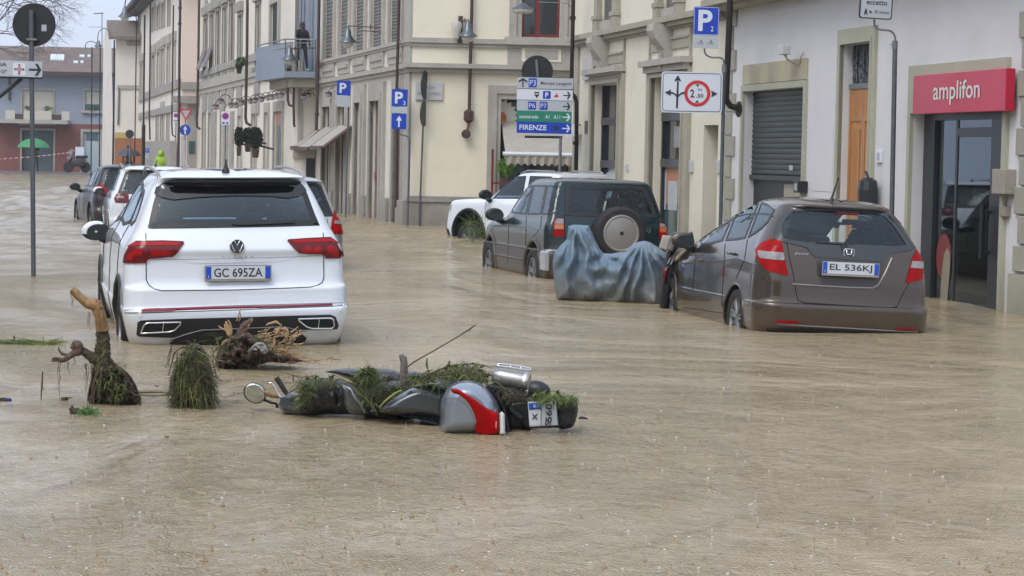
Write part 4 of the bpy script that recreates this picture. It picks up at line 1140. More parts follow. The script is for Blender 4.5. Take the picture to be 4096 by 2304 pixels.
# --- house E, farther on, again standing forward
YE = FD.w(sDl, 0, 0).y
pE_ = at(722, 600, YE)
FE = Facade((pE_.x, pE_.y), vp_angle(60, 578)); FEr = Facade((pE_.x, pE_.y), 0.)
fh = thing('eaves_house', 'tall cream house with a wide dark eave, slim windows and a pink end wall', 'house', (pE_.x, pE_.y, 0))
eb = lambda mb, name, m, F=FE: lb(mb, name, m, F, fh)
sEl = FE.sz(548, 500)[0]
zTE = FE.sz(560, 45)[1]
uE = [FE.rect(*a) for a in ((612, 622, 30, 125), (632, 641, 24, 118), (651, 660, 14, 112), (675, 682, 0, 104), (556, 562, 62, 195),
      (610, 621, 222, 368), (632, 641, 209, 362), (650, 660, 195, 355), (672, 681, 186, 348), (694, 703, 176, 340), (556, 562, 262, 392), (566, 572, 255, 388))]
gE = [FE.rect(*a) for a in ((627, 634, 458, None), (645, 657, 430, None), (670, 677, 452, None), (570, 577, 508, None))]
mb = MB(); wall(mb, sEl, 0, -.6, zTE, [u + (.05,) for u in uE] + [g + (.05,) for g in gE], .3)
eb(mb, 'wall', 'wall_far')
q = at(800, 600, YE)
mb = MB(); mb.box((.003, 0, -.6), (q.x - pE_.x, .5, zTE + 6)); eb(mb, 'end_wall', 'wall_pink', FEr)
z0 = FEr.sz(750, 342)[1]
mb = MB(); mb.box((0, -.12, z0 - .16), (q.x - pE_.x, -.003, z0 + .14)); eb(mb, 'end_band', 'stone', FEr)
z0 = FEr.sz(750, 400)[1]
mb = MB(); mb.box((-.3, -.4, z0 - .14), (q.x - pE_.x, -.003, z0 + .16)); eb(mb, 'door_canopy', 'stone', FEr)
mb = MB(); x0 = FEr.sz(748, 600)[0]; x1 = FEr.sz(786, 600)[0]; mb.box((x0, -.02, -.5), (x1, -.003, z0 - .2)); eb(mb, 'end_door', 'stone', FEr)
mb = MB(); x0 = FEr.sz(724, 600)[0]; x1 = FEr.sz(741, 600)[0]; mb.box((x0, -.03, -.5), (x1, -.003, FEr.sz(732, 545)[1])); eb(mb, 'poster_column', 'poster_b', FEr)
mb = MB(); x0 = FEr.sz(756, 600)[0]; x1 = FEr.sz(780, 600)[0]; mb.box((x0, -.05, FEr.sz(768, 615)[1]), (x1, -.023, FEr.sz(768, 565)[1])); eb(mb, 'end_window', 'pane_teal', FEr)
mb = MB(); mb.box((sEl - .5, -.75, zTE), (1.2, .4, zTE + .22)); mb.box((sEl - .3, -.5, zTE - .18), (1.0, .4, zTE - .003)); eb(mb, 'eave', mat('dark_eave_boards', (.06, .05, .045), .8))
mb = MB(); mb.add([(sEl - .5, -.75, zTE + .225), (1.2, -.75, zTE + .225), (1.2, 5, zTE + 2.6), (sEl + 3, 5, zTE + 2.6)], [(0, 1, 2, 3)]); eb(mb, 'roof', 'roof_grey')
for i, u in enumerate(uE):
 mb = MB(); surround(mb, u, .22, .07, top=.1)
 if i > 4: mb.box((u[0] - .4, -.1, u[3] + .103), (u[1] + .4, -.002, u[3] + .5))
 eb(mb, 'window_surround', 'stone_pale')
 mb = MB(); mb.box((u[0], .035, u[2]), (u[1], .049, u[3])); eb(mb, 'shutter', 'shutter_brown' if i % 3 else 'shutter_grey')
for y, t in ((364, .35), (446, .3)):
 z0 = FE.sz(642, y)[1]
 mb = MB(); mb.box((sEl, -.10, z0 - t / 2), (-.003, -.002, z0 + t / 2)); eb(mb, 'string_course', 'stone')
for g in gE:
 mb = MB(); surround(mb, g, .2, .07, top=.25, z0=-.5); eb(mb, 'door_surround', 'stone_pale')
 mb = MB(); mb.box((g[0], .035, -.5), (g[1], .049, g[3])); eb(mb, 'door', 'shutter_brown')
mb = MB(); q = FE.rect(598, 715, 565, None); mb.box((q[0], -.35, -.5), (q[1], -.1, q[3])); eb(mb, 'stone_base', 'stone')
mb = MB(); q = FE.rect(545, 600, 600, None); mb.box((q[0], -.10, -.5), (q[1] - .1, -.003, q[3])); eb(mb, 'stone_base', 'stone_pale')
# --- pale house F with grey roof, blue house G, low walls
YF = 128.
def fac_box(nm, label, cat, Y):
 o = at(250, 680, Y); return thing(nm, label, cat, (o.x, Y, 0))
pf = at(458, 600, YF)
FF = Facade((pf.x, YF), 0.0)
hf = thing('pale_house', 'pale house with a grey tiled roof standing behind the blue house', 'house', (pf.x, YF, 0))
hb_ = lambda mb, name, m, F=FF, par=hf: lb(mb, name, m, F, par)
x1 = FF.sz(560, 400)[0] + 1.5
zE_ = FF.sz(500, 152)[1]; zR = FF.sz(500, 80)[1] + .12
mb = MB(); mb.box((0, 0, -.6), (x1, 6.5, zE_)); hb_(mb, 'wall', 'wall_far')
mb = MB(); gx0 = FF.sz(418, 200)[0]
_g = [FF.sz(x_, y_, d_) + (d_,) for x_, y_, d_ in ((445, 152, 0), (427, 83, 2.6), (413, 168, 6.4))]; mb.add([(-.002, 0, -.6), (_g[0][0], 0, _g[0][1]), (_g[1][0], 2.6, _g[1][1]), (_g[2][0], 6.4, _g[2][1]), (_g[2][0], 6.4, -.6)], [(0, 1, 2, 3, 4)]); hb_(mb, 'gable_wall', 'wall_far')
mb = MB(); mb.add([(-.25, -.7, zE_ - .12), (x1, -.7, zE_ - .12), (x1, 2.6, zR - .1), (_g[1][0], 2.6, zR - .1), (-.25, -.7, zE_ + .06), (x1, -.7, zE_ + .06), (x1, 2.6, zR), (_g[1][0], 2.6, zR)], [(0, 1, 2, 3), (7, 6, 5, 4), (0, 4, 5, 1), (0, 3, 7, 4)]); hb_(mb, 'roof', 'roof_grey')
mb = MB(); z = FF.sz(500, 183)[1]; mb.box((.6, -.05, z), (x1, -.003, zE_ - .15)); hb_(mb, 'eave_shadow_strip', 'stone_pale')  # shade under the eave, put on the wall as a grey strip
mb = MB(); z = FF.sz(500, 348)[1]; mb.box((.1, -.08, z - .1), (x1, -.003, z + .1)); hb_(mb, 'string_course', 'stone_pale')
mb = MB(); mb.tube([(FF.sz(476, 430)[0], -.06, FF.sz(476, 350)[1]), (FF.sz(474, 430)[0], -.06, FF.sz(476, 500)[1])], .05, 6); hb_(mb, 'drainpipe', 'grey_metal')
YG = 141.
pg = at(5, 680, YG)
FG = Facade((pg.x, YG), .045)
blue = thing('blue_house', 'blue grey house with a terracotta roof, cream blinds and a brick red ground floor', 'house', (pg.x, YG, 0))
gb = lambda mb, name, m, F=FG: lb(mb, name, m, F, blue)
xr = FG.sz(458, 500)[0]
zF = FG.sz(300, 495)[1]; zG = FG.sz(300, 297)[1]; zRg = FG.sz(300, 192)[1]
gar = FG.rect(88, 213, 522, 682); dr = FG.rect(333, 402, 528, 684); w1 = FG.rect(90, 213, 362, 490); w2 = FG.rect(340, 398, 363, 442)
mb = MB(); wall(mb, -3, xr, zF, zG, [w1 + (.2,), w2 + (.2,)], .2); mb.add([(xr, 0, -.6), (xr, 9, -.6), (xr, 9, zG), (xr, 0, zG)], [(0, 1, 2, 3)]); gb(mb, 'upper_wall', 'wall_blue')
mb = MB(); wall(mb, -3, xr, -.6, zF - .003, [gar[:2] + (-.6, gar[3], .5), dr[:2] + (-.6, dr[3], .2)], .2); gb(mb, 'lower_wall', 'wall_brick')
mb = MB(); mb.box((gar[0], .4, -.6), (gar[1], .45, gar[3])); gb(mb, 'garage_door', 'garage')
mb = MB(); surround(mb, gar, .12, .04, z0=-.5); gb(mb, 'garage_surround', 'stone_warm')
mb = MB(); mb.box((dr[0], .1, -.6), (dr[1], .15, dr[3])); gb(mb, 'front_door', 'door_pale')
mb = MB(); q = FG.rect(343, 392, 532, 562); mb.box((q[0], .07, q[2]), (q[1], .097, q[3])); gb(mb, 'door_fanlight', 'pane_teal')
mb = MB(); surround(mb, dr, .16, .05, z0=-.5); gb(mb, 'door_surround', 'stone_pale')
mb = MB(); mb.box((w1[0], .1, w1[2]), (w1[1], .14, w1[3])); gb(mb, 'roller_blind', 'blind')
mb = MB(); zh = FG.sz(370, 417)[1]; mb.box((w2[0], .1, zh), (w2[1], .14, w2[3])); gb(mb, 'roller_blind', 'blind')
mb = MB(); mb.box((w2[0], .13, w2[2]), (w2[1], .16, zh)); gb(mb, 'window_pane', 'pane_teal')
for w_ in (w1, w2):
 mb = MB(); surround(mb, w_, .1, .05, top=.14); mb.box((w_[0] - .2, -.2, w_[2] - .16), (w_[1] + .2, -.003, w_[2] - .003)); gb(mb, 'window_surround', 'stone_pale')
mb = MB(); x = FG.sz(282, 500)[0]; mb.box((-.4, -1.3, zF - .05), (x, -.003, zF + .18)); gb(mb, 'balcony_slab', 'stone_pale')
mb = MB()
for a, b in ((22, 60), (95, 205), (248, 278)):
 q = FG.rect(a, b, 455, 490, -1.2); mb.box((q[0], -1.25, zF + .19), (q[1], -1.2, zF + .19 + (q[3] - q[2])))
gb(mb, 'balcony_screens', 'blind')
mb = MB()
for a, b in ((60, 92), (208, 245)):
 q = FG.rect(a, b, 455, 490, -1.2); mb.box((q[0], -1.22, zF + .19), (q[1], -1.18, zF + .5))
gb(mb, 'balcony_planters', 'rust_pipe')
mb = MB(); x = FG.sz(39, 400)[0]; mb.tube([(x, -.1, zF + 1.3), (x, -.1, zG)], .07, 6); gb(mb, 'downpipe', 'rust_pipe')
mb = MB(); xe = xr + .25
mb.add([(-3, -.8, zG), (xe, -.8, zG), (xe - .6, 5.0, zRg + .1), (-2, 5.0, zRg + .1), (-3, -.8, zG + .12), (xe, -.8, zG + .12), (xe - .6, 5.0, zRg + .25), (-2, 5, zRg + .25)], [(0, 1, 2, 3), (7, 6, 5, 4), (0, 4, 5, 1), (1, 5, 6, 2)])
gb(mb, 'roof', 'roof_red')
mb = MB(); mb.box((-3, -1.0, zG - .12), (xe, -.8, zG + .10)); gb(mb, 'gutter', 'rust_pipe')
mb = MB()
def onroof(px, py):
 # point on the front roof slope
 a = FG.w(0, -.8, zG + .13); b = FG.w(0, 5.0, zRg + .25); sl = (b - a); nn = FG.u.cross(sl).normalized()
 r = ray(px, py); t = (a - CAMP).dot(nn) / r.dot(nn); return CAMP + r * t
def roofpatch(mb, px0, px1, py0, py1, up=.08):
 P = [onroof(px0, py1), onroof(px1, py1 + (px1 - px0) * .03), onroof(px1, py0 + (px1 - px0) * .03), onroof(px0, py0)]
 Q = [p + Vector((0, 0, up)) for p in P]
 mb.add(P + Q, [(0, 1, 2, 3), (7, 6, 5, 4)] + [(i, (i + 1) % 4, 4 + (i + 1) % 4, 4 + i) for i in range(4)])
mb = MB(blue.location); roofpatch(mb, 201, 257, 221, 241); mb.build('skylight', 'skylight', blue)
for a, b, c, d in ((318, 338, 222, 229), (350, 362, 222, 229), (294, 312, 246, 253), (322, 334, 246, 253)):
 mb = MB(blue.location); roofpatch(mb, a, b, c, d, .06); mb.build('roof_vent_pane', 'skylight', blue)
# small flowers and grille on the blue house are kept in its own parts
mb = MB(blue.location)
for px, py in ((192, 434), (370, 434), (117, 433)):
 p = FG.w(*[FG.sz(px, py, -.2)[0], -.2, FG.sz(px, py, -.2)[1]]); leaves(mb, p, (.3, .15, .15), 60, .09)
mb.build('window_plants', 'leaf', blue)
# TV aerial on the ridge
p0 = at(408, 192, YG + 4); p1 = at(408, 50, YG + 4)
ant = thing('tv_aerial', 'thin TV aerial on a tall mast above the terracotta roof', 'aerial', p0)
mb = MB(p0); mb.tube([p0, p1], .03, 5); a = at(376, 55, YG + 4); b = at(412, 52, YG + 4); mb.tube([a, b], .03, 5)
for k in range(7): c = a.lerp(b, k / 6); mb.tube([c - Vector((0, .4, .0)), c + Vector((0, .4, 0))], .012, 4)
c = at(355, 108, YG + 4); d = at(408, 108, YG + 4); mb.tube([c, d], .015, 4); mb.build('mast', 'grey_metal', ant)
# low orange wall between the houses
q = at(458, 690, 124.); q2 = at(545, 690, 124.)
ow = thing('orange_wall', 'orange rendered wall with a yellow top between the blue house and the tall house', 'wall', (q.x, 124., 0))
zo = at(500, 552, 124.).z; zy = at(500, 530, 124.).z
mb = MB((q.x, 124, 0)); mb.box((q.x, 124, -.5), (q2.x + .6, 124.3, zo)); mb.build('lower_wall', 'wall_orange', ow)
mb = MB((q.x, 124, 0)); mb.box((q.x, 124.02, zo + .003), (q2.x - .3, 124.3, zy)); mb.build('upper_wall', 'wall_yellow', ow)
# unseen houses added across the street and behind, for glass and paint to reflect
def row_house(name, label, x0, y0, x1, y1, h, m, face):
 t = thing(name, label, 'house', ((x0 + x1) / 2, (y0 + y1) / 2, 0))
 mb = MB(t.location); mb.box((x0, y0, -.4), (x1, y1, h)); mb.build('wall', m, t)
 n = int(max(x1 - x0, y1 - y0) / 3)
 for k in range(n):
  for z0, z1 in ((.3, 2.6), (4.0, 6.0)):
   mb = MB(t.location); a = (k + .3) / n; b = (k + .68) / n
   if face == 'x': mb.box((x1 + .002, y0 + (y1 - y0) * a, z0), (x1 + .06, y0 + (y1 - y0) * b, z1))
   else: mb.box((x0 + (x1 - x0) * a, y1 + .002, z0), (x0 + (x1 - x0) * b, y1 + .06, z1))
   mb.build('window', 'pane', t)
row_house('reflected_house', 'unseen tan two storey house added across the street for reflections', -21, -8, -13, 16, 7.2, 'wall_pink', 'x')
row_house('reflected_house', 'unseen cream two storey house added farther along the street for reflections', -24, 18, -15, 46, 7.8, 'wall_far', 'x')
row_house('reflected_house', 'unseen ochre house added behind the viewpoint for reflections', -14, -34, 14, -26, 8.0, 'wall_yellow', 'y')
# ------------------------------------------------------------------ street furniture
def post(mb, px0, py0, px1, py1, Y, r, zbot=None, seg=10):
 a = at(px0, py0, Y); b = at(px1, py1, Y)
 if zbot is not None:
  t = (zbot - a.z) / (b.z - a.z); b = a.lerp(b, t)
 mb.tube([a, b], r, seg); return a, b
def frame(px, py, Y, yaw=0., tilt=0.):
 """centre and right/up/front vectors of a board at a pixel"""
 c = at(px, py, Y)
 ux = Vector((math.cos(yaw), math.sin(yaw), 0)); uy = Vector((0, 0, 1)); fr = ux.cross(uy)
 if tilt:
  r = Matrix.Rotation(tilt, 3, fr); ux = r @ ux; uy = r @ uy
 return c, ux, uy, fr
def board(parent, name, m, c, ux, uy, fr, pts, t=.02, off=0.):
 mb = MB(parent.location); mb.prism(pts, -fr, t, org=c + fr * (off + t), ux=ux, uy=uy); return mb.build(name, m, parent)
def face(parent, name, m, c, ux, uy, fr, pts, lift):
 mb = MB(parent.location); mb.prism(pts, fr, .0015, org=c + fr * lift, ux=ux, uy=uy); return mb.build(name, m, parent)
def words(parent, s, m, c, ux, uy, fr, w, h, lift, dx=0, dy=0, bold=0., name='lettering'):
 mb = MB(parent.location); put_text(mb, s, c + ux * dx + uy * dy + fr * lift, ux, uy, w=w, h=h, bold=bold); return mb.build(name, m, parent, fix=False)
def upx(Y): return Y / FPX
def arrow(L, W, hw, hl):
 """arrow pointing up, origin at centre"""
 return [(-W / 2, -L / 2), (W / 2, -L / 2), (W / 2, L / 2 - hl), (hw / 2, L / 2 - hl), (0, L / 2), (-hw / 2, L / 2 - hl), (-W / 2, L / 2 - hl)]
def chevron(L, w, hw):
 """open-headed arrow pointing right"""
 return [(-L / 2, -w / 2), (L * .22, -w / 2), (-L * .02, -hw / 2), (L * .20, -hw / 2), (L / 2, 0), (L * .20, hw / 2), (-L * .02, hw / 2), (L * .22, w / 2), (-L / 2, w / 2)]
def turn(P, a): return [(x * math.cos(a) - y * math.sin(a), x * math.sin(a) + y * math.cos(a)) for x, y in P]
def shift(P, dx, dy): return [(x + dx, y + dy) for x, y in P]
# left pole: round sign seen from behind, hospital direction board
YP = onwater(134, 1105).y
k = upx(YP)
b_ = onwater(134, 1105)
t = thing('sign_pole', 'grey pole carrying a round sign seen from behind and a white direction board', 'sign', (b_.x, b_.y, 0))
mb = MB(t.location); post(mb, 125, 40, 134, 1105, YP, 9.5 * k, -.4, 14); mb.build('pole', 'pole', t, smooth=40)
c, ux, uy, fr = frame(133, 98, YP)
cc = c - fr * .06
board(t, 'round_sign', 'sign_back', cc, ux, uy, fr, circ(84 * k, 48), .012)
mb = MB(t.location); mb.tube([cc + ux * (84 * k) * math.cos(a / 40 * 2 * math.pi) + uy * (84 * k) * math.sin(a / 40 * 2 * math.pi) + fr * .008 for a in range(41)], .008, 6, caps=False); mb.build('sign_rim', 'iron', t)
face(t, 'sticker', 'poster_b', cc, ux, uy, fr, shift([(-10 * k, -13 * k), (10 * k, -13 * k), (10 * k, 13 * k), (-10 * k, 13 * k)], 40 * k, -12 * k), .0135)
mb = MB(t.location); c2 = at(129, 158, YP); mb.box(c2 + Vector((-20 * k, -.045, -.012)), c2 + Vector((20 * k, .03, .012))); mb.build('clamp', 'grey_metal', t)
c, ux, uy, fr = frame(85, 276, YP, 0, -.012)
cb_ = c + fr * .05
W_, H_ = 176 * k, 63 * k
board(t, 'direction_board', 'sign_grey', cb_, ux, uy, fr, rrect(W_, H_, .008), .02)
face(t, 'arrow', 'ink', cb_, ux, uy, fr, shift(chevron(50 * k, 8 * k, 48 * k), 60 * k, -2 * k), .022)
face(t, 'hospital_panel', 'white', cb_, ux, uy, fr, shift(rrect(50 * k, 50 * k, 5 * k), -3 * k, -2 * k), .022)
cr = [(-4, -20), (4, -20), (4, -4), (20, -4), (20, 4), (4, 4), (4, 20), (-4, 20), (-4, 4), (-20, 4), (-20, -4), (-4, -4)]
face(t, 'red_cross', 'lamp_red', cb_, ux, uy, fr, shift([(x * k, y * k) for x, y in cr], -3 * k, -2 * k), .025)
face(t, 'cross_line', 'white', cb_, ux, uy, fr, shift([(-15 * k, -1 * k), (15 * k, -1 * k), (15 * k, 1 * k), (-15 * k, 1 * k)], -3 * k, -2 * k), .027)
face(t, 'cross_line', 'white', cb_, ux, uy, fr, shift([(-1 * k, -15 * k), (1 * k, -15 * k), (1 * k, 15 * k), (-1 * k, 15 * k)], -3 * k, -2 * k), .0275)
words(t, 'IA', 'ink', cb_, ux, uy, fr, 26 * k, 14 * k, .022, -65 * k, 15 * k, .02)
words(t, 'O"', 'ink', cb_, ux, uy, fr, 24 * k, 14 * k, .022, -64 * k, -13 * k, .02)
mb = MB(t.location); mb.box(cb_ + Vector((-W_ / 2, .02, -H_ / 2 - .02)), cb_ + Vector((W_ / 2, .05, -H_ / 2 - .002))); a = at(88, 312, YP + .05); b2 = at(-20, 400, YP + .05); mb.tube([a, b2], .028, 8); mb.build('brace', 'dark_frame', t)
# direction sign stack
YS = 46.; k = upx(YS)
pb = at(2240, 540, YS)
t = thing('direction_sign_stack', 'stack of five direction boards with arrows on a grey pole before the corner house', 'sign', (pb.x, YS, 0))
mb = MB(t.location); a, b2 = post(mb, 2242, 548, 2238, 720, YS, 6.5 * k, -.4); mb.build('pole', 'grey_metal', t, smooth=40)
mb = MB(t.location); c0_ = at(2099, 547, YS); c1_ = at(2250, 549, YS); mb.tube([c0_, c1_], 5 * k, 8); mb.build('crossbar', 'iron', t)
rows = ((2180, 333, 224, 43, 'sign_grey'), (2179, 380, 223, 42, 'white'), (2178, 424, 221, 41, 'sign_grey'), (2177, 467, 219, 43, 'green_sign'), (2176, 512, 218, 44, 'blue'))
bc = []
for i, (px, py, w_, h_, m_) in enumerate(rows):
 c, ux, uy, fr = frame(px, py, YS, 0, -.006)
 c = c + fr * .05; bc.append(c)
 board(t, 'direction_board', m_, c, ux, uy, fr, rrect(w_ * k, h_ * k, .01), .03)
 mb = MB(t.location); mb.box(c + Vector((-w_ * k / 2, -.018, h_ * k / 2 + .001)), c + Vector((w_ * k / 2, .03, h_ * k / 2 + .012))); mb.build('board_edge', 'ink', t)
face(t, 'arrow', 'ink', bc[0], ux, uy, fr, shift(turn(chevron(36 * k, 5 * k, 34 * k), R(90)), -88 * k, 0), .032)
face(t, 'parking_panel', 'blue', bc[0], ux, uy, fr, shift(rrect(33 * k, 36 * k, 3 * k), -49 * k, 0), .032)
words(t, 'P3', 'white', bc[0], ux, uy, fr, 24 * k, 22 * k, .035, -49 * k, 0)
words(t, 'Mercato Lavagnini', 'ink', bc[0], ux, uy, fr, 122 * k, 17 * k, .032, 44 * k, -2 * k, .01)
for i in (1, 2): face(t, 'arrow', 'ink', bc[i], ux, uy, fr, shift(chevron(30 * k, 4.5 * k, 30 * k), 88 * k, 0), .032)
for i in (3, 4): face(t, 'arrow', 'white', bc[i], ux, uy, fr, shift(chevron(32 * k, 4.5 * k, 30 * k), 88 * k, 0), .032)
face(t, 'parking_panel', 'blue', bc[1], ux, uy, fr, shift(rrect(31 * k, 31 * k, 3 * k), 8 * k, 0), .032)
words(t, 'P', 'white', bc[1], ux, uy, fr, 13 * k, 20 * k, .035, 8 * k, 0, .03)
face(t, 'bus_symbol', 'ink', bc[1], ux, uy, fr, shift([(-10 * k, 11 * k), (10 * k, 11 * k), (9 * k, -3 * k), (3 * k, -8 * k), (2 * k, -13 * k), (-2 * k, -13 * k), (-3 * k, -8 * k), (-9 * k, -3 * k)], -32 * k, 0), .032)
face(t, 'bus_window', 'white', bc[1], ux, uy, fr, shift([(-7 * k, 1 * k), (7 * k, 1 * k), (7 * k, 5 * k), (-7 * k, 5 * k)], -32 * k, 0), .034)
face(t, 'dish_symbol', 'red_ink', bc[1], ux, uy, fr, shift([(-10 * k, -6 * k), (-6 * k, 0), (-2 * k, 2 * k), (0, 12 * k), (2 * k, 2 * k), (6 * k, 0), (10 * k, -6 * k), (0, -9 * k)], 46 * k, 0), .032)
for dx in (-50, -4):
 face(t, 'parking_panel', 'blue', bc[2], ux, uy, fr, shift(rrect(32 * k, 32 * k, 3 * k), dx * k, 0), .032)
 words(t, 'P6' if dx < -10 else 'P7', 'white', bc[2], ux, uy, fr, 24 * k, 18 * k, .035, dx * k, 0)
words(t, 'autostrade', 'white', bc[3], ux, uy, fr, 76 * k, 14 * k, .032, -62 * k, -1 * k, .01)
words(t, 'A1', 'white', bc[3], ux, uy, fr, 17 * k, 15 * k, .032, 12 * k, 0, .01); words(t, 'A11', 'white', bc[3], ux, uy, fr, 26 * k, 15 * k, .032, 50 * k, 0, .01)
words(t, 'FIRENZE', 'white', bc[4], ux, uy, fr, 108 * k, 20 * k, .032, -44 * k, 1 * k, .02)
face(t, 'target_symbol', 'ink', bc[4], ux, uy, fr, shift(circ(10 * k, 20), 48 * k, 0), .032)
# black round sign back on a pale stub
t2 = thing('round_sign', 'black back of a round sign above the direction boards', 'sign', (at(2150, 300, YS).x, YS, 0))
c, ux, uy, fr = frame(2149, 285, YS + .15)
board(t2, 'disc', 'sign_back', c, ux, uy, fr, circ(63 * k, 44), .012)
mb = MB(t2.location); post(mb, 2146, 238, 2152, 316, YS + .1, 6 * k); mb.build('post', 'grey_metal', t2)
# width limit board and parking board on the grey pole by the cream house
YQ = 34.; k = upx(YQ)
pb = at(2893, 300, YQ)
t = thing('width_limit_sign', 'white junction board with a red 2.50 metre ring and a blue parking sign above', 'sign', (pb.x, YQ, 0))
mb = MB(t.location); post(mb, 2897, 262, 2884, 800, YQ, 7.5 * k, -.4, 12); mb.build('pole', 'pole', t, smooth=40)
mb = MB(t.location); post(mb, 2897, 258, 2896, 288, YQ, 9.5 * k, None, 12); mb.build('collar', 'grey_metal', t, smooth=40)
mb = MB(t.location); mb.tube([at(x, y, YQ) for x, y in catmull([(2818, 188), (2819, 208), (2828, 222), (2850, 230), (2876, 230), (2892, 238), (2897, 262)], 4)], 3.6 * k, 8); mb.build('bent_arm', 'grey_metal', t, smooth=40)
c, ux, uy, fr = frame(2766, 370, YQ, 0, 0)
c = c + fr * .04
W_, H_ = 243 * k, 163 * k
board(t, 'junction_board', 'white', c, ux, uy, fr, rrect(W_, H_, .05), .02)
def ring(parent, name, m, c, ux, uy, fr, P, w, lift):
 Q = inset([Vector(p) for p in P], w); n = len(P)
 mb = MB(parent.location)
 mb.add([c + ux * p[0] + uy * p[1] + fr * lift for p in P] + [c + ux * p[0] + uy * p[1] + fr * lift for p in Q], [(i, (i + 1) % n, n + (i + 1) % n, n + i) for i in range(n)])
 return mb.build(name, m, parent)
ring(t, 'board_border', 'ink', c, ux, uy, fr, rrect(W_ - 10 * k, H_ - 10 * k, .045), 2.6 * k, .022)
def sp(x, y):  # photo pixel to board coordinates
 return ((x - 2766) * k, -(y - 370) * k)
def ipoly(P): return [sp(*p) for p in P]
face(t, 'arrow_shaft', 'ink', c, ux, uy, fr, ipoly([(2704, 434), (2712, 434), (2713, 326), (2706, 326)]), .022)
face(t, 'arrow_head', 'ink', c, ux, uy, fr, ipoly([(2709, 302), (2723, 327), (2709, 323), (2695, 327)]), .0235)
face(t, 'arrow_head', 'ink', c, ux, uy, fr, ipoly([(2658, 372), (2684, 360), (2680, 372), (2682, 386)]), .0235)
face(t, 'arrow_head', 'ink', c, ux, uy, fr, ipoly([(2868, 373), (2842, 361), (2846, 373), (2844, 388)]), .0235)
face(t, 'arrow_curve', 'ink', c, ux, uy, fr, ipoly([(2678, 369), (2692, 371), (2706, 380), (2706, 392), (2700, 382), (2690, 377), (2678, 376)]), .0245)
face(t, 'arrow_curve', 'ink', c, ux, uy, fr, ipoly([(2740, 368), (2724, 371), (2712, 380), (2712, 392), (2718, 382), (2728, 377), (2740, 376)]), .0245)
rc = sp(2788, 374)
cR = c + ux * rc[0] + uy * rc[1]
ring(t, 'red_ring', 'red_ink', cR, ux, uy, fr, circ(52 * k, 48), 13 * k, .024)
words(t, '2', 'ink', cR, ux, uy, fr, 16 * k, 32 * k, .024, -20 * k, 0, .02); words(t, '.50', 'ink', cR, ux, uy, fr, 29 * k, 15 * k, .024, 10 * k, -9 * k, .015); words(t, 'm', 'ink', cR, ux, uy, fr, 13 * k, 9 * k, .024, 10 * k, 15 * k)
face(t, 'small_arrow', 'ink', cR, ux, uy, fr, [(-7 * k, 36 * k), (7 * k, 36 * k), (0, 26 * k)], .024); face(t, 'small_arrow', 'ink', cR, ux, uy, fr, [(-8 * k, -36 * k), (8 * k, -36 * k), (0, -26 * k)], .024)
YR = YQ + .02
c, ux, uy, fr = frame(2824, 85, YR, 0, -.01)
c = c + fr * .04
board(t, 'parking_board', 'blue', c, ux, uy, fr, rrect(102 * k, 113 * k, .025), .018)
ring(t, 'parking_border', 'white', c, ux, uy, fr, rrect(98 * k, 109 * k, .022), 1.5 * k, .020)
words(t, 'P', 'white', c, ux, uy, fr, 56 * k, 84 * k, .020, -4 * k, 2 * k, .03)
words(t, '2', 'white', c, ux, uy, fr, 10 * k, 20 * k, .0205, 24 * k, -30 * k, .01)
c, ux, uy, fr = frame(2822, 169, YR, 0, -.01)
c = c + fr * .04
board(t, 'supplementary_plate', 'sign_grey', c, ux, uy, fr, rrect(101 * k, 50 * k, .015), .018)
for dx in (-22, 18):
 ring(t, 'bicycle_symbol', 'ink_faded', c, ux, uy, fr, shift(circ(5 * k, 16), (dx - 6) * k, -6 * k), 1 * k, .020); ring(t, 'bicycle_symbol', 'ink_faded', c, ux, uy, fr, shift(circ(5 * k, 16), (dx + 8) * k, -6 * k), 1 * k, .020)
 face(t, 'bicycle_symbol', 'ink_faded', c, ux, uy, fr, shift([(-5 * k, -4 * k), (1 * k, 9 * k), (4 * k, 9 * k), (8 * k, -5 * k), (5 * k, -5 * k), (1 * k, 3 * k)], dx * k, 0), .021)
# "eccetto" board pole by the shop
YX = 27.8; k = upx(YX)
pb = at(3580, 300, YX)
t = thing('loading_time_sign', 'pale board reading eccetto on a bent arm over the grey pole by the shop', 'sign', (pb.x, YX, 0))
mb = MB(t.location); post(mb, 3580, 190, 3566, 900, YX, 10 * k, -.4, 12); mb.build('pole', 'pole', t, smooth=40)
mb = MB(t.location); post(mb, 3580, 163, 3579, 198, YX, 11.5 * k, None, 12); a = at(3572, 180, YX); mb.tube([a, a - Vector((13 * k, .02, 0))], 2 * k, 6); mb.build('collar', 'grey_metal', t, smooth=40)
mb = MB(t.location); mb.tube([at(x, y, YX) for x, y in catmull([(3497, 78), (3498, 98), (3506, 112), (3520, 118), (3556, 122), (3572, 132), (3580, 148), (3580, 165)], 4)], 4.2 * k, 8); mb.build('bent_arm', 'grey_metal', t, smooth=40)
c, ux, uy, fr = frame(3502, -22, YX, .12, -.035)
c = c + fr * .03
board(t, 'board', 'ink', c, ux, uy, fr, rrect(134 * k, 196 * k, .03), .03)
face(t, 'face', 'sign_grey', c, ux, uy, fr, rrect(124 * k, 188 * k, .025), .0315)
words(t, 'eccetto', 'ink', c, ux, uy, fr, 84 * k, 18 * k, .034, 2 * k, -34 * k, .02)
words(t, '30 minuti', 'ink', c, ux, uy, fr, 61 * k, 13 * k, .034, 24 * k, -70 * k, .012)
face(t, 'walker_symbol', 'ink', c, ux, uy, fr, shift([(-8 * k, -12 * k), (-3 * k, -12 * k), (0, -3 * k), (4 * k, -12 * k), (8 * k, -12 * k), (3 * k, 2 * k), (4 * k, 9 * k), (-3 * k, 12 * k), (-6 * k, 2 * k)], -40 * k, -72 * k), .034)
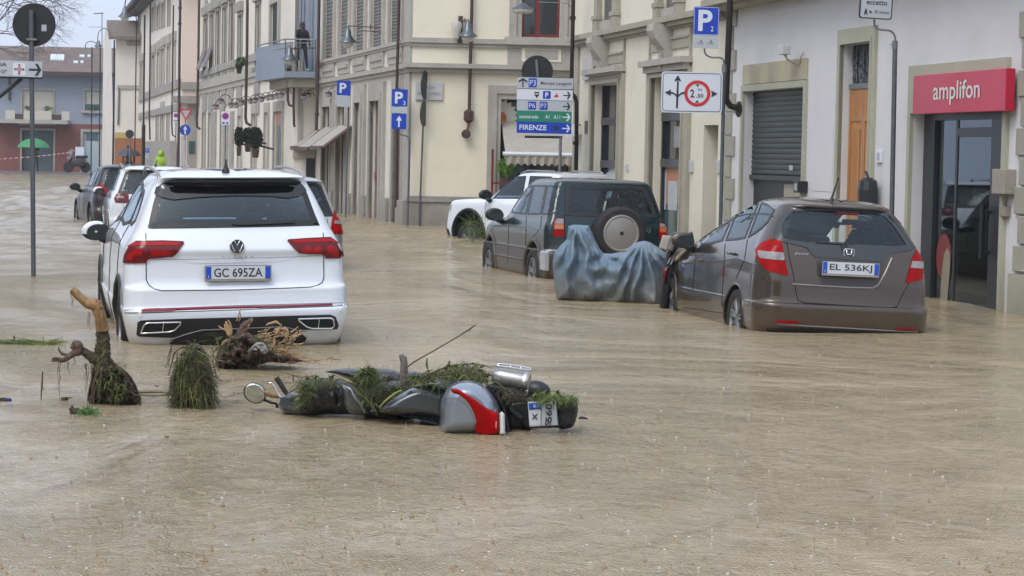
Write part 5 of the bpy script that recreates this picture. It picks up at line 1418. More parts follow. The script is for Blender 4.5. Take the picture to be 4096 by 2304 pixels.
face(t, 'cart_symbol', 'ink', c, ux, uy, fr, shift([(-7 * k, 3 * k), (0, -6 * k), (6 * k, -1 * k), (1 * k, 6 * k)], -22 * k, -72 * k), .034)
# parking 3 with arrow, parking sign farther on
def p_sign(px, py, w, h, Y, label, sub, num=None, lower=None, yaw=0., lk=None):
 k = upx(Y); c, ux, uy, fr = frame(px, py, Y, yaw, -.012)
 t = thing('parking_sign', label, 'sign', (c.x, Y, 0))
 board(t, 'parking_board', 'blue', c, ux, uy, fr, rrect(w * k, h * k, .02), .02)
 words(t, 'P', 'white', c, ux, uy, fr, w * .5 * k, h * .68 * k, .022, -w * .05 * k, 0, .03)
 if num: words(t, num, 'white', c, ux, uy, fr, w * .14 * k, h * .24 * k, .0225, w * .30 * k, -h * .30 * k, .01)
 c2 = c - uy * (h / 2 + sub / 2 + 1) * k
 board(t, 'supplementary_plate', 'sign_grey', c2, ux, uy, fr, rrect(w * .97 * k, (sub - 2) * k, .012), .02)
 if lower:
  c3 = c - uy * (h / 2 + sub + lower / 2 + 2) * k
  board(t, 'arrow_board', 'blue', c3, ux, uy, fr, rrect(w * .93 * k, lower * k, .02), .02)
  face(t, 'arrow', 'white', c3, ux, uy, fr, arrow(lower * .74 * k, 6.5 * k, 24 * k, 20 * k), .022)
 return t
t = p_sign(1599, 391, 63, 68, 52.4, 'blue parking 3 sign with a blue arrow board below on a bent pole', 27, '3', 62)
k = upx(52.4)
mb = MB(t.location); mb.tube([at(x, y, 52.45) for x, y in catmull([(1594, 518), (1598, 535), (1612, 541), (1630, 546), (1638, 560), (1638, 600)], 4)], 3 * k, 6); post(mb, 1638, 560, 1631, 878, 52.45, 4.5 * k, -.4); mb.build('pole', 'pole', t, smooth=40)
t = p_sign(1375, 352, 54, 58, 58., 'smaller blue parking sign with a pale plate under the long cornice', 46)
k = upx(58.)
mb = MB(t.location); post(mb, 1396, 350, 1384, 800, 58.1, 3.5 * k, -.4); mb.build('pole', 'pole', t)
# edge-on signs on a thin pole
k = upx(52.6)
pb = at(1680, 700, 52.6)
t = thing('edge_on_sign', 'thin pole with two round signs seen edge on before the corner house', 'sign', (pb.x, 52.6, 0))
mb = MB(t.location); post(mb, 1700, 300, 1677, 895, 52.6, 4 * k, -.4); mb.build('pole', 'pole', t)
for px, py, r_, rx in ((1700, 340, 58, .27), (1694, 455, 50, .2)):
 c, ux, uy, fr = frame(px, py, 52.6, R(90 - 15), -.06)
 board(t, 'round_sign', 'sign_back', c, ux, uy, fr, circ(r_ * k, 32), .02)
# give way + blue arrow, no-parking signs
def tri(s): return [(0, -s * .58), (s / 2, s * .29), (-s / 2, s * .29)]
YV = YE - 1.0; k = upx(YV)
c, ux, uy, fr = frame(744, 452, YV)
t = thing('give_way_sign', 'red and white give way triangle over a round blue arrow sign', 'sign', (c.x, YV, 0))
board(t, 'triangle', 'red_ink', c, ux, uy, fr, tri(54 * k), .02)
face(t, 'triangle_face', 'sign_grey', c, ux, uy, fr, tri(35 * k), .022)
c2, _, _, _ = frame(741, 520, YV)
board(t, 'blue_disc', 'blue', c2, ux, uy, fr, circ(22 * k, 32), .02)
face(t, 'arrow', 'white', c2, ux, uy, fr, arrow(34 * k, 6 * k, 17 * k, 15 * k), .022)
mb = MB(t.location); post(mb, 743, 440, 740, 560, YV + .05, 2.5 * k); mb.tube([at(765, 455, YV + .05), at(793, 456, YV + .05)], 3 * k, 6); mb.build('bracket', 'grey_metal', t)
def np_sign(px, py, w, h, Y, label):
 k = upx(Y); c, ux, uy, fr = frame(px, py, Y)
 t = thing('no_parking_sign', label, 'sign', (c.x, Y, 0), group='small no parking signs')
 board(t, 'board', 'white', c, ux, uy, fr, rrect(w * k, h * k, .02), .02)
 cc = c + uy * h * .16 * k
 face(t, 'red_ring', 'red_ink', cc, ux, uy, fr, circ(w * .40 * k, 28), .022); face(t, 'blue_disc', 'blue', cc, ux, uy, fr, circ(w * .28 * k, 28), .024)
 face(t, 'red_bar', 'red_ink', cc, ux, uy, fr, turn([(-w * .28 * k, -w * .04 * k), (w * .28 * k, -w * .04 * k), (w * .28 * k, w * .04 * k), (-w * .28 * k, w * .04 * k)], R(-45)), .026)
 for dx in (-.22, .22): face(t, 'tow_symbol', 'blue', c, ux, uy, fr, shift(rrect(w * .28 * k, h * .14 * k, .01), dx * w * k, -h * .36 * k), .022)
 mb = MB(t.location); post(mb, px, py + h * .4, px - 3, 720, Y + .06, 2.2 * k, -.4); mb.build('pole', 'pole', t)
np_sign(902, 473, 34, 53, 70., 'small white no parking sign before the grey stone piers')
np_sign(704, 468, 22, 40, YE + 1.2, 'small white no parking sign left of the give way triangle')
c, ux, uy, fr = frame(519, 536, 110.)
t = thing('round_sign', 'small grey back of a round sign beside the orange wall', 'sign', (c.x, 110., 0))
board(t, 'disc', 'sign_back', c, ux, uy, fr, circ(17 * upx(110.), 28), .02)
mb = MB(t.location); post(mb, 519, 540, 519, 690, 110.1, 2.5 * upx(110.), -.4); mb.build('post', 'grey_metal', t)
# downpipes -- each its own thing
def pipe(label, pts, r, Y, m='rust_pipe', cat='downpipe', collars=(), name='downpipe', F=None, grp=None):
 k = upx(Y)
 b0 = at(pts[-1][0], pts[-1][1], Y)
 t = thing(name, label, cat, (b0.x, b0.y, 0), group=grp)
 P = [at(x, y, Y) for x, y in pts]
 mb = MB(t.location); mb.tube(P, r * k, 10); mb.build('pipe', m, t, smooth=40)
 for (x, y) in collars:
  mb = MB(t.location); c = at(x, y, Y); mb.lathe([(r * 1.45 * k, -r * .8 * k), (r * 1.45 * k, r * .8 * k)], c, (0, 0, 1), 10); mb.build('collar', m, t)
 return t
pipe('thick dark downpipe between the corner house and the cream house', [(2294, -40), (2289, 200), (2286, 322), (2287, 372), (2300, 388), (2306, 410), (2306, 560), (2303, 712), (2301, 800)], 8.5, 46.6, 'dark_pipe', collars=((2291, 72), (2303, 572)))
k = upx(33.2)
t = pipe('thick black downpipe ending in a flared foot at the edge of the white house', [(2921, -40), (2916, 120), (2908, 300), (2904, 385), (2907, 405), (2922, 424), (2946, 432), (2957, 434)], 13, 34.6, 'dark_pipe')
mb = MB(t.location); c = at(2961, 437, 34.6); mb.lathe([(15 * upx(34.6), -.03), (32 * upx(34.6), 0), (32 * upx(34.6), .015), (8 * upx(34.6), .04)], c - Vector((.03, 0, 0)), (1, .3, 0), 20); mb.build('flared_foot', 'dark_pipe', t, smooth=40)
t = pipe('brown downpipe with an octagonal box on the front of the corner house', [(1889, -40), (1885, 120), (1880, 300), (1877, 445)], 7, FC.w(1.5, 0, 0).y - .12)
YC = FC.w(1.5, 0, 0).y - .14; k = upx(YC)
mb = MB(t.location); c = at(1875, 464, YC); mb.lathe([(8 * k, 26 * k), (20 * k, 17 * k), (20 * k, -17 * k), (9 * k, -27 * k)], c, (0, 0, 1), 8); mb.build('rain_box', 'rust_pipe', t)
mb = MB(t.location); mb.tube([at(1876, 488, YC), at(1874, 505, YC), at(1868, 525, YC)], 6 * k, 8); mb.build('elbow', mat('rusty_orange_elbow', (.22, .10, .04), .7, var=.5), t)
mb = MB(t.location); mb.lathe([(12 * k, -.05), (18 * k, -.02), (18 * k, .05), (14 * k, .09)], at(1865, 536, YC), (-.2, -1, 0), 18); mb.build('end_cap', 'rust_pipe', t)
pipe('brown downpipe down the street edge of the corner house behind the parking 3 sign', [(1597, -40), (1592, 150), (1587, 360), (1586, 600), (1583, 830)], 6.5, 53.6)
pipe('dark brown downpipe beside the balcony', [(1277, -40), (1273, 200), (1268, 420), (1266, 470), (1265, 522)], 6.5, YD - 1.8, collars=((1267, 458),))
pipe('slim dark downpipe under the balcony, ending in a loop', [(1151, 320), (1151, 400), (1156, 420), (1168, 424), (1174, 420)], 5, YD - .3, 'rust_pipe')
pipe('short dark downpipe under the balcony', [(1175, 325), (1174, 420), (1176, 500), (1180, 508)], 5, YD - .35, 'rust_pipe')
pipe('brown downpipe between the topiary and the hooded windows', [(990, -40), (988, 200), (985, 330), (982, 470), (986, 492), (1004, 502)], 6, 70., 'rust_pipe')
pipe('reddish downpipe at the left edge of the long house', [(797, -40), (794, 200), (790, 380), (787, 480), (789, 508), (801, 517)], 5, YE - 1.4, 'rust_pipe')
pipe('dark pipe with two collars at the pink end wall', [(722, -40), (718, 200), (716, 420), (713, 690)], 5.5, YE - 2.0, 'rust_pipe', 'pipe', ((720, 32), (719, 95)), 'wall_pipe')
pipe('slim pipe left of the no parking sign on the tall house', [(694, 20), (690, 300), (687, 500), (690, 540), (702, 548)], 3.2, YE + 1.5, 'rust_pipe')
pipe('slim reddish downpipe between the windows of the tall house', [(602, 15), (600, 250), (597, 450), (600, 560)], 3.4, FE.w(sEl * .6, 0, 0).y - 1.0, 'rust_pipe')
pipe('dark downpipe at the far corner of the tall house', [(547, 75), (544, 250), (541, 470), (538, 655)], 2.4, 112., 'dark_pipe')
pipe('dark post between the blue house and the orange wall', [(457, 160), (456, 300), (453, 520), (450, 690)], 3.2, 122., 'dark_pipe', 'post', ((456, 198),), 'post')
# lamps
def bell(parent, c, s, glass=True):
 """bell shaped street lantern of half-width s, c = middle of the rim"""
 mb = MB(parent.location); mb.lathe([(s, 0), (s * .96, s * .12), (s * .62, s * .38), (s * .52, s * .62), (s * .38, s * .78), (s * .34, s * 1.25), (s * .2, s * 1.4), (s * .08, s * 1.75), (0, s * 1.8)], c, (0, 0, 1), 24); mb.build('lamp_shade', 'zinc', parent, smooth=40)
 if glass:
  mb = MB(parent.location); mb.lathe([(s * .62, 0), (s * .60, -s * .25), (s * .4, -s * .5), (0, -s * .6)], c - Vector((0, 0, .003)), (0, 0, 1), 20); mb.build('lamp_glass', 'lampglass', parent, smooth=40)
def fleur(mb, a, r): mb.lathe([(0, -r * 3), (r, -r), (r * .5, 0), (r, r), (0, r * 3)], a, (0, 0, 1), 6)
def wall_lantern(label, px, py, hw, Y, arm, plate=None):
 k = upx(Y); c = at(px, py, Y)
 t = thing('wall_lantern', label, 'street lamp', c, group='iron wall lanterns')
 bell(t, c, hw * k)
 mb = MB(c)
 for path in arm: mb.tube([at(x, y, Y + d) for x, y, d in path], 2.4 * k, 6)
 x, y, d = arm[0][len(arm[0]) // 2]; fleur(mb, at(x, y, Y + d), 4 * k)
 if plate: a = at(plate[0], plate[1], Y + plate[2]); mb.box(a - Vector((.05, .04, .35)), a + Vector((.05, .04, .25)))
 mb.build('bracket', 'rust_pipe', t)
wall_lantern('iron lantern on a long arm reaching over the street by the parking signs', 1391, 170, 37, 56.5, (((1393, 104, 0), (1440, 106, 0), (1482, 108, 0), (1555, 112, 0)), ((1450, 123, 0), (1482, 124, 0), (1515, 127, 0), (1527, 138, 0), (1528, 165, 0)), ((1542, 104, 0), (1541, 150, 0), (1541, 190, 0)),), (1556, 130, .1))
wall_lantern('grey bell lantern in front of the brown pipe on the corner house', 1871, 146, 39, FC.w(1.5, 0, 0).y - 1.0, (((1870, 80, 0), (1860, 82, .3), (1846, 86, .95)), ((1843, 76, .9), (1842, 165, .9))), (1842, 110, .9))
wall_lantern('dark lantern hanging in front of the balcony', 1158, 240, 34, YD - 4.5, (((1160, 195, 0), (1180, 193, .5), (1262, 192, 3.)),))
wall_lantern('bell lantern on a curved arm under the dark eave', 499, 68, 27, 92., (((500, 40, 0), (510, 44, 0), (532, 54, 0), (542, 62, 0), (547, 78, 0)), ((500, 40, 0), (500, 15, 0), (505, -10, 0))))
k = upx(44.); c = at(2090, 36, 44.)
t = thing('hanging_lamp', 'wide shallow lamp hanging before the red framed window', 'street lamp', c)
mb = MB(c); mb.lathe([(44 * k, -2 * k), (40 * k, 4 * k), (14 * k, 18 * k), (8 * k, 24 * k), (0, 26 * k)], c, (0, 0, 1), 28); mb.build('lamp_shade', 'zinc', t, smooth=40)
mb = MB(c); mb.lathe([(43 * k, -3 * k), (40 * k, -12 * k), (28 * k, -17 * k), (0, -18 * k)], c, (0, 0, 1), 28); mb.build('lamp_bowl', 'lampglass', t, smooth=40)
mb = MB(c); mb.tube([c + Vector((0, 0, 22 * k)), c + Vector((0, 0, 90 * k))], 3.5 * k, 6); mb.build('hanger', 'iron', t)
t = thing('cable_bracket', 'thin cable bracket on the dark pipe beside the red framed window', 'bracket', at(2280, 14, 46.))
mb = MB(t.location); mb.tube([at(x, y, 46.) for x, y in ((2150, 8), (2200, 10), (2250, 11), (2270, 14), (2284, 28))], 1.8 * upx(46.), 6); mb.build('arm', 'grey_metal', t)
def wl_b(t):
 mb = MB(); mb.lathe([(0, -.22), (.06, -.18), (.09, -.02), (.12, .1), (.1, .18), (0, .2)], (0, -.2, 0), (0, 0, 1), 14); mb.build('bulb_shade', 'lampglass', t, smooth=40)
 mb = MB(); mb.box((-.03, -.2, .1), (.03, 0, .14)); mb.build('stem', 'grey_metal', t)
simple('wall_light', 'small pale wall light left of the grey bell lantern', 'wall light', 1825, 122, wl_b, FC)
def gooseneck(px, py, Y, flip=1, i=0):
 k = upx(Y); c = at(px, py, Y)
 t = thing('gooseneck_lamp', GL[i], 'wall lamp', c, group='gooseneck lamps along the shop front')
 s = 15 * k
 mb = MB(c); mb.lathe([(s, 0), (s * .9, s * .3), (s * .3, s * .6), (0, s * .75)], c, (0, 0, 1), 14); mb.build('lamp_shade', 'rust_pipe', t)
 mb = MB(c); mb.lathe([(s * .85, 0), (s * .75, -s * .7), (0, -s * 1.05)], c - Vector((0, 0, .003)), (0, 0, 1), 12); mb.build('lamp_glass', mat('lilac_lamp_glass', (.33, .29, .34), .4), t)
 mb = MB(c); r = 17 * k
 mb.tube([c + Vector((r * (1 - math.cos(a)), .1 * a, s * .6 + r * .9 * math.sin(a))) for a in [j * math.pi / 8 for j in range(9)]] + [c + Vector((2.2 * r, .45, s * .3))], 1.6 * k, 5); mb.build('arm', 'iron', t)
GL = ['leftmost gooseneck lamp, alone above the no parking sign'] + [o + ' gooseneck lamp from the left in the row over the shop front' for o in ('second', 'third', 'fourth', 'fifth', 'sixth', 'seventh', 'eighth', 'ninth', 'tenth', 'eleventh', 'twelfth')]
for i, (px, py) in enumerate(((862, 425), (882, 402), (925, 418), (944, 418), (966, 408), (1003, 402), (1020, 398), (1046, 394), (1072, 388), (1088, 385), (1108, 381), (1124, 378))):
 gooseneck(px, py, 76 - i * 1.1, 1, i)
for i, (px, py) in enumerate(((1216, 384), (1232, 378), (1314, 375))):
 GL.append(('left one of the pair of gooseneck lamps below the balcony', 'right one of the pair of gooseneck lamps below the balcony', 'single gooseneck lamp left of the smaller parking sign')[i]); gooseneck(px, py, YD - .9 if i < 2 else YD - 3.5, 1, 12 + i)
def lamppost(label, px, ytop, ybot, Y, arc):
 k = upx(Y); b0 = at(px - 3, ybot, Y)
 t = thing('lamp_post', label, 'street lamp', (b0.x, Y, 0), group='slim posts with curved tops')
 mb = MB(t.location); post(mb, px, ytop, px - 4, ybot, Y, 2.6 * k, -.5, 8); mb.build('post', 'dark_frame', t)
 mb = MB(t.location); mb.tube([at(x, y, Y) for x, y in catmull(arc, 4)], 1.6 * k, 6); mb.build('curved_arm', 'dark_frame', t)
 x, y = arc[-1] if arc[-1][1] < arc[0][1] + 60 else arc[0]
 c = at(390 if px < 400 else 396, 186, Y); bell(t, c, 14 * k)
lamppost('slim left lamp post with a curved top before the blue house', 368, 188, 690, 112., [(341, 196), (343, 178), (352, 168), (366, 166), (380, 170), (388, 176)])
lamppost('slim right lamp post with a taller curved top before the blue house', 401, 185, 690, 110., [(391, 165), (392, 140), (402, 120), (418, 114), (432, 120), (442, 138)])
t = thing('lamp_post', 'dark thick post on the pavement of the tall house with a blue notice', 'post', at(573, 690, 92.), group='slim posts with curved tops')
t.location.z = 0
mb = MB(t.location); post(mb, 579, 60, 574, 500, 92., 3.5 * upx(92.), None, 8); post(mb, 575, 500, 572, 700, 92., 7 * upx(92.), -.5, 8); mb.build('post', 'dark_pipe', t)
c, ux, uy, fr = frame(589, 602, 92.)
board(t, 'notice', 'blue', c, ux, uy, fr, rrect(14 * upx(92.), 17 * upx(92.), .02), .02); words(t, 'P', 'white', c, ux, uy, fr, 5 * upx(92.), 9 * upx(92.), .023)
c, ux, uy, fr = frame(589, 624, 92.); board(t, 'notice', 'poster_b', c, ux, uy, fr, rrect(14 * upx(92.), 20 * upx(92.), .02), .02)
# hanging topiary
def topiary(label, px, py, w, h, Y, n=900):
 k = upx(Y); c = at(px, py, Y)
 t = thing('topiary', label, 'plant', c, group='dark topiary hanging by the shop front')
 mb = MB(c); leaves(mb, c, (w / 2 * k, w / 2 * k, h / 2 * k), n, .07); mb.build('foliage', 'leaf_dark', t)
 mb = MB(c); mb.lathe([(w * .22 * k, 0), (w * .3 * k, .25)], c - Vector((0, 0, h / 2 * k + .25)), (0, 0, 1), 10); mb.tube([c - Vector((0, 0, h * .3 * k)), c - Vector((-.5, -.3, h * .5 * k))], .03, 5); mb.build('pot', 'rust_pipe', t)
topiary('left one of the three dark topiary bushes', 956, 548, 34, 82, 69.)
topiary('middle one of the three dark topiary bushes', 992, 542, 46, 62, 69.2, 1000)
topiary('right and largest of the three dark topiary bushes', 1022, 552, 56, 88, 68., 1500)
t = thing('window_plant', 'small green plant in a pot on the sill of the long house', 'plant', at(958, 275, 70.))
mb = MB(t.location); leaves(mb, at(966, 245, 70.), (.16, .2, .12), 200, .06); leaves(mb, at(954, 264, 70.), (.10, .15, .08), 150, .06); mb.build('foliage', 'leaf', t)
mb = MB(t.location); mb.lathe([(.06, -.1), (.09, .08)], at(956, 281, 70.), (0, 0, 1), 10); mb.build('pot', 'rust_pipe', t)
# bare tree at the upper left
def branch(mb, p, d, L, r, depth):
 P = [p]; q = p.copy(); dd = d.copy()
 n = 5
 for i in range(n):
  dd = (dd + Vector((random.uniform(-.22, .22), random.uniform(-.15, .15), random.uniform(-.2, .2)))).normalized()
  q = q + dd * L / n; P.append(q.copy())
 mb.tube(P, [r * (1 - .45 * i / n) for i in range(n + 1)], 5 if depth > 1 else 4, caps=False)
 if depth > 0:
  for i in range(2, n + 1):
   for _ in range(1 if i < n else 2):
    nd = (dd + Vector((random.uniform(-.8, .8), random.uniform(-.5, .5), random.uniform(-.6, .6)))).normalized()
    branch(mb, P[i], nd, L * random.uniform(.5, .75), r * .55, depth - 1)
random.seed(31)
Yt = 60.; b0 = at(-60, 700, Yt)
tr = thing('bare_tree', 'leafless tree with thin dark twigs at the left edge of the sky', 'tree', (b0.x, Yt, 0))
mb = MB(tr.location); tp = at(-62, 120, Yt); mb.tube([(b0.x, Yt, -.4), tuple((Vector((b0.x, Yt, -.4)) + tp) / 2 + Vector((.04, 0, 0))), tuple(tp)], [.2, .16, .12], 8); mb.build('trunk', 'bark', tr)
mb = MB(tr.location)
for (x0, y0, x1, y1, r) in ((-60, 200, 60, 20, .020), (-60, 130, 90, 150, .016), (-60, 60, 110, -30, .018), (-60, 180, 70, 190, .012), (125, -60, 140, 90, .012), (150, -60, 190, 40, .010), (60, -60, 45, 60, .012), (230, -50, 170, 60, .008)):
 a = at(x0, y0, Yt); b = at(x1, y1, Yt); branch(mb, a, (b - a).normalized(), (b - a).length, r, 3)
mb.build('crown', 'bark', tr)
# ------------------------------------------------------------------ cars
def superhalf(level, ns=44, nr=9, nc=10, nf=7):
 """right half of the plan outline, rear centre -> front centre"""
 z, w, yr, yf, cx, cy, bow, fx, fy = level
 w = max(w, .01); fx = max(.0, min(fx, w * .7)); cx = max(0., min(cx, w * .7)); fy = max(fy, .01); cy = max(cy, .01)
 P = []
 bowf = lambda x: bow * (x / max(w, .01)) ** 2
 for i in range(nr):
  x = (w - cx) * i / nr; P.append((x, yr + bowf(x)))
 y0 = yr + bowf(w - cx)
 for i in range(nc):
  a = math.pi / 2 * i / nc
  P.append((w - cx + cx * math.sin(a) ** .85, y0 + cy * (1 - math.cos(a) ** .85)))
 y1 = yf - fy
 for i in range(ns):
  t = i / ns; y = y0 + cy + (y1 - y0 - cy) * t
  P.append((w * (1 - .035 * (2 * t - 1) ** 4 * (1 if t > .5 else .25)), y))
 wf = w * .965
 for i in range(nc):
  a = math.pi / 2 * i / nc
  P.append((wf - fx + fx * math.cos(a), y1 + fy * math.sin(a)))
 for i in range(nf + 1):
  x = (wf - fx) * (1 - i / nf); P.append((x, yf + .06 * (1 - (x / max(wf - fx, .01)) ** 2)))
 return P, z
class CarShell:
 def __init__(s, levels, zdef=None, sub=5, scale=1.):
  L = catmull([tuple(v) for v in levels], sub)
  s.v = []; s.f = []
  n = None
  for l in L:
   P, z = superhalf(l)
   ring = [(x, y) for x, y in P] + [(-x, y) for x, y in reversed(P[1:-1])]
   n = len(ring)
   for x, y in ring:
    zz = z + (zdef(x, y, z) if zdef else 0)
    s.v.append(Vector((x * scale, y * scale, zz * scale)))
  for j in range(len(L) - 1):
   for i in range(n):
    a = j * n + i; b = j * n + (i + 1) % n
    s.f.append((a, b, b + n, a + n))
  k = (len(L) - 1) * n
  s.f.append(tuple(range(k, k + n)))
  s.f.append(tuple(range(n - 1, -1, -1)))
  bm = bmesh.new(); vv = [bm.verts.new(p) for p in s.v]
  for f in s.f:
   try: bm.faces.new([vv[i] for i in f])
   except ValueError: pass
  bmesh.ops.triangulate(bm, faces=[f for f in bm.faces if len(f.verts) > 4])
  bmesh.ops.recalc_face_normals(bm, faces=bm.faces[:])
  bm.normal_update(); bm.verts.ensure_lookup_table(); bm.faces.ensure_lookup_table()
  bm.verts.index_update()
  s.v = [v.co.copy() for v in bm.verts]; s.vn = [v.normal.copy() for v in bm.verts]
  s.f = [tuple(v.index for v in f.verts) for f in bm.faces]
  s.fn = [f.normal.copy() for f in bm.faces]; s.fc = [f.calc_center_median() for f in bm.faces]
  bm.free()
  s.bvh = BVHTree.FromPolygons(s.v, s.f)
  s.drop = set()
 def hit(s, axis, val, p, src):
  """p=(a,b): axis 1 -> (x,z) on plane y=val ; axis 0 -> (y,z) on plane x=val. src: eye point or None"""
  q = Vector((p[0], val, p[1])) if axis == 1 else Vector((val, p[0], p[1]))
  if src is None:
   d = Vector((0, 1, 0)) if axis == 1 else Vector((1 if val < 0 else -1, 0, 0)); o = q - d * 6
  else:
   o = src; d = (q - o).normalized()
  h = s.bvh.ray_cast(o, d, 60)
  if h[0] is None or (h[0] - q).length > 1.1:
   h = s.bvh.find_nearest(q)
  return h[0], h[1]
 def flat(s, c, axis, val, src):
  """project a body point back to the drawing plane"""
  if src is None: return (c.x, c.z) if axis == 1 else (c.y, c.z)
  d = c - src; t = ((val - src.y) / d.y) if axis == 1 else ((val - src.x) / d.x)
  q = src + d * t
  return (q.x, q.z) if axis == 1 else (q.y, q.z)
 def hole(s, poly, axis, val, src, mirror=False):
  for sg in ((1, -1) if mirror else (1,)):
   for i, c in enumerate(s.fc):
    if i in s.drop: continue
    cc = Vector((c.x * sg, c.y, c.z)); n = Vector((s.fn[i].x * sg, s.fn[i].y, s.fn[i].z))
    if axis == 0 and (cc.x > -.2 or n.x > -.25): continue
    if axis == 1 and n.y > -.15: continue
    a, b = s.flat(cc, axis, val, src)
    if inpoly(a, b, poly): s.drop.add(i)
 def snap(s, cy, cz, r, tol=.03):
  """pull body vertices near a wheel-arch circle onto it"""
  for i, v in enumerate(s.v):
   if abs(v.x) < .4: continue
   d = math.hypot(v.y - cy, v.z - cz)
   if abs(d - r) < tol and d > 1e-6:
    k = r / d; v.y = cy + (v.y - cy) * k; v.z = cz + (v.z - cz) * k
 def arch(s, cy, cz, r):
  s.snap(cy, cz, r)
  for i, f in enumerate(s.f):
   c = sum((s.v[k] for k in f), Vector()) / len(f)
   if abs(c.x) > .45 and math.hypot(c.y - cy, c.z - cz) < r - .004: s.drop.add(i)
 def body(s, name, m, parent, m2=None, cond=None, cut=None):
  mb = MB(); mb.v = [v.copy() for v in s.v]
  for i, f in enumerate(s.f):
   if i in s.drop: continue
   mb.f.append(f); mb.mi.append(1 if (cond and cond(s.fc[i])) else 0)
  return mb.build(name, [m, m2] if m2 else m, parent, smooth=50, fix=False)
 def lining(s, parent):
  zt = max(v.z for v in s.v) - .10
  mb = MB(); mb.v = [v - n * .035 if v.z < zt else Vector((v.x * .97, v.y, v.z - .035)) for v, n in zip(s.v, s.vn)]
  mb.f = [f for i, f in enumerate(s.f) if i not in s.drop and s.fc[i].z > .6]; mb.mi = [0] * len(mb.f)
  return mb.build('cabin_lining', 'trim_in', parent, smooth=True, fix=False)
 def patch(s, poly, axis, val, src, name, m, parent, off=.004, cell=.035, depth=.012, mirror=False, smooth=True, curve=0):
  P = [(p[0], p[1]) for p in poly]
  if curve: P = catmull(P, curve, True)
  P = [tuple(q) for q in resample([(a, b, 0) for a, b in P], cell)]
  v2, f2, bnd = gridpoly([(a, b) for a, b, _ in P], cell)
  V = []; N = []
  for p in v2:
   h, n = s.hit(axis, val, p, src)
   if n.dot((src or Vector((0, -30, 1)) if axis == 1 or src else Vector((val * 30, 0, 1))) - h) < 0: n = -n
   V.append(h + n * off); N.append(n)
  out = []
  for sg in ((1, -1) if mirror else (1,)):
   mb = MB(); k = len(V)
   vs = V + ([v - n * (off + depth) for v, n in zip(V, N)] if depth else [])
   fs = list(f2) + ([(a, b, b + k, a + k) for a, b in bnd] if depth else [])
   if sg < 0:
    vs = [Vector((-v.x, v.y, v.z)) for v in vs]
   mb.add(vs, fs); out.append(mb.build(name, m, parent, smooth=60))
  return out[0] if len(out) == 1 else out
 def line(s, pts, axis, val, src, name, m, parent, w=.004, off=.001, mirror=False, closed=False):
  P = resample([(a, b, 0) for a, b in pts], .03, closed)
  if closed: P.append(P[0])
  H = [s.hit(axis, val, (p.x, p.y), src) for p in P]
  if src: H = [(h, n if n.dot(src - h) > 0 else -n) for h, n in H]
  else: H = [(h, n if (n.y < 0 if axis == 1 else n.x * val > 0) else -n) for h, n in H]
  for sg in ((1, -1) if mirror else (1,)):
   mb = MB(); mb.tube([Vector(((h.x + n.x * off) * sg, h.y + n.y * off, h.z + n.z * off)) for h, n in H], w, 6, caps=False); mb.build(name, m, parent, smooth=True)
 def ringband(s, poly, axis, val, src, name, m, parent, w=.03, off=.006, mirror=False, depth=.012):
  P = [p.to_2d() if hasattr(p, 'to_2d') else Vector(p[:2]) for p in resample([(a, b, 0) for a, b in poly], .03)]
  Q = inset(P, w); O = inset(P, -.004)
  for sg in ((1, -1) if mirror else (1,)):
   mb = MB(); vs = []
   for R_, o_ in ((O, -.006), (P, off), (Q, off), (Q, off - depth)):
    for p in R_:
     h, n = s.hit(axis, val, (p.x, p.y), src)
     eye = src if src else (Vector((0, -30, 1)) if axis == 1 else Vector((val * 30, p.x, 1)))
     if n.dot(eye - h) < 0: n = -n
     q = h + n * o_; vs.append(Vector((q.x * sg, q.y, q.z)))
   k = len(P)
   mb.add(vs, [(r * k + i, r * k + (i + 1) % k, (r + 1) * k + (i + 1) % k, (r + 1) * k + i) for r in range(3) for i in range(k)])
   mb.build(name, m, parent, smooth=40)
def window(cs, poly, axis, val, src, car, name='window', m='glass', mirror=False, w=.03, curve=3, holeoff=.02):
 P = catmull([tuple(p) for p in poly], curve, True) if curve else poly
 cs_hole = [tuple(p) for p in inset([Vector(p) for p in P], holeoff)]
 o = cs.patch(P, axis, val, src, name, m, car, off=.002, depth=0, mirror=mirror, cell=.05)
 cs.ringband(P, axis, val, src, 'window_seal', 'plastic', car, w=w, mirror=mirror)
 return (cs_hole, axis, val, src, mirror)
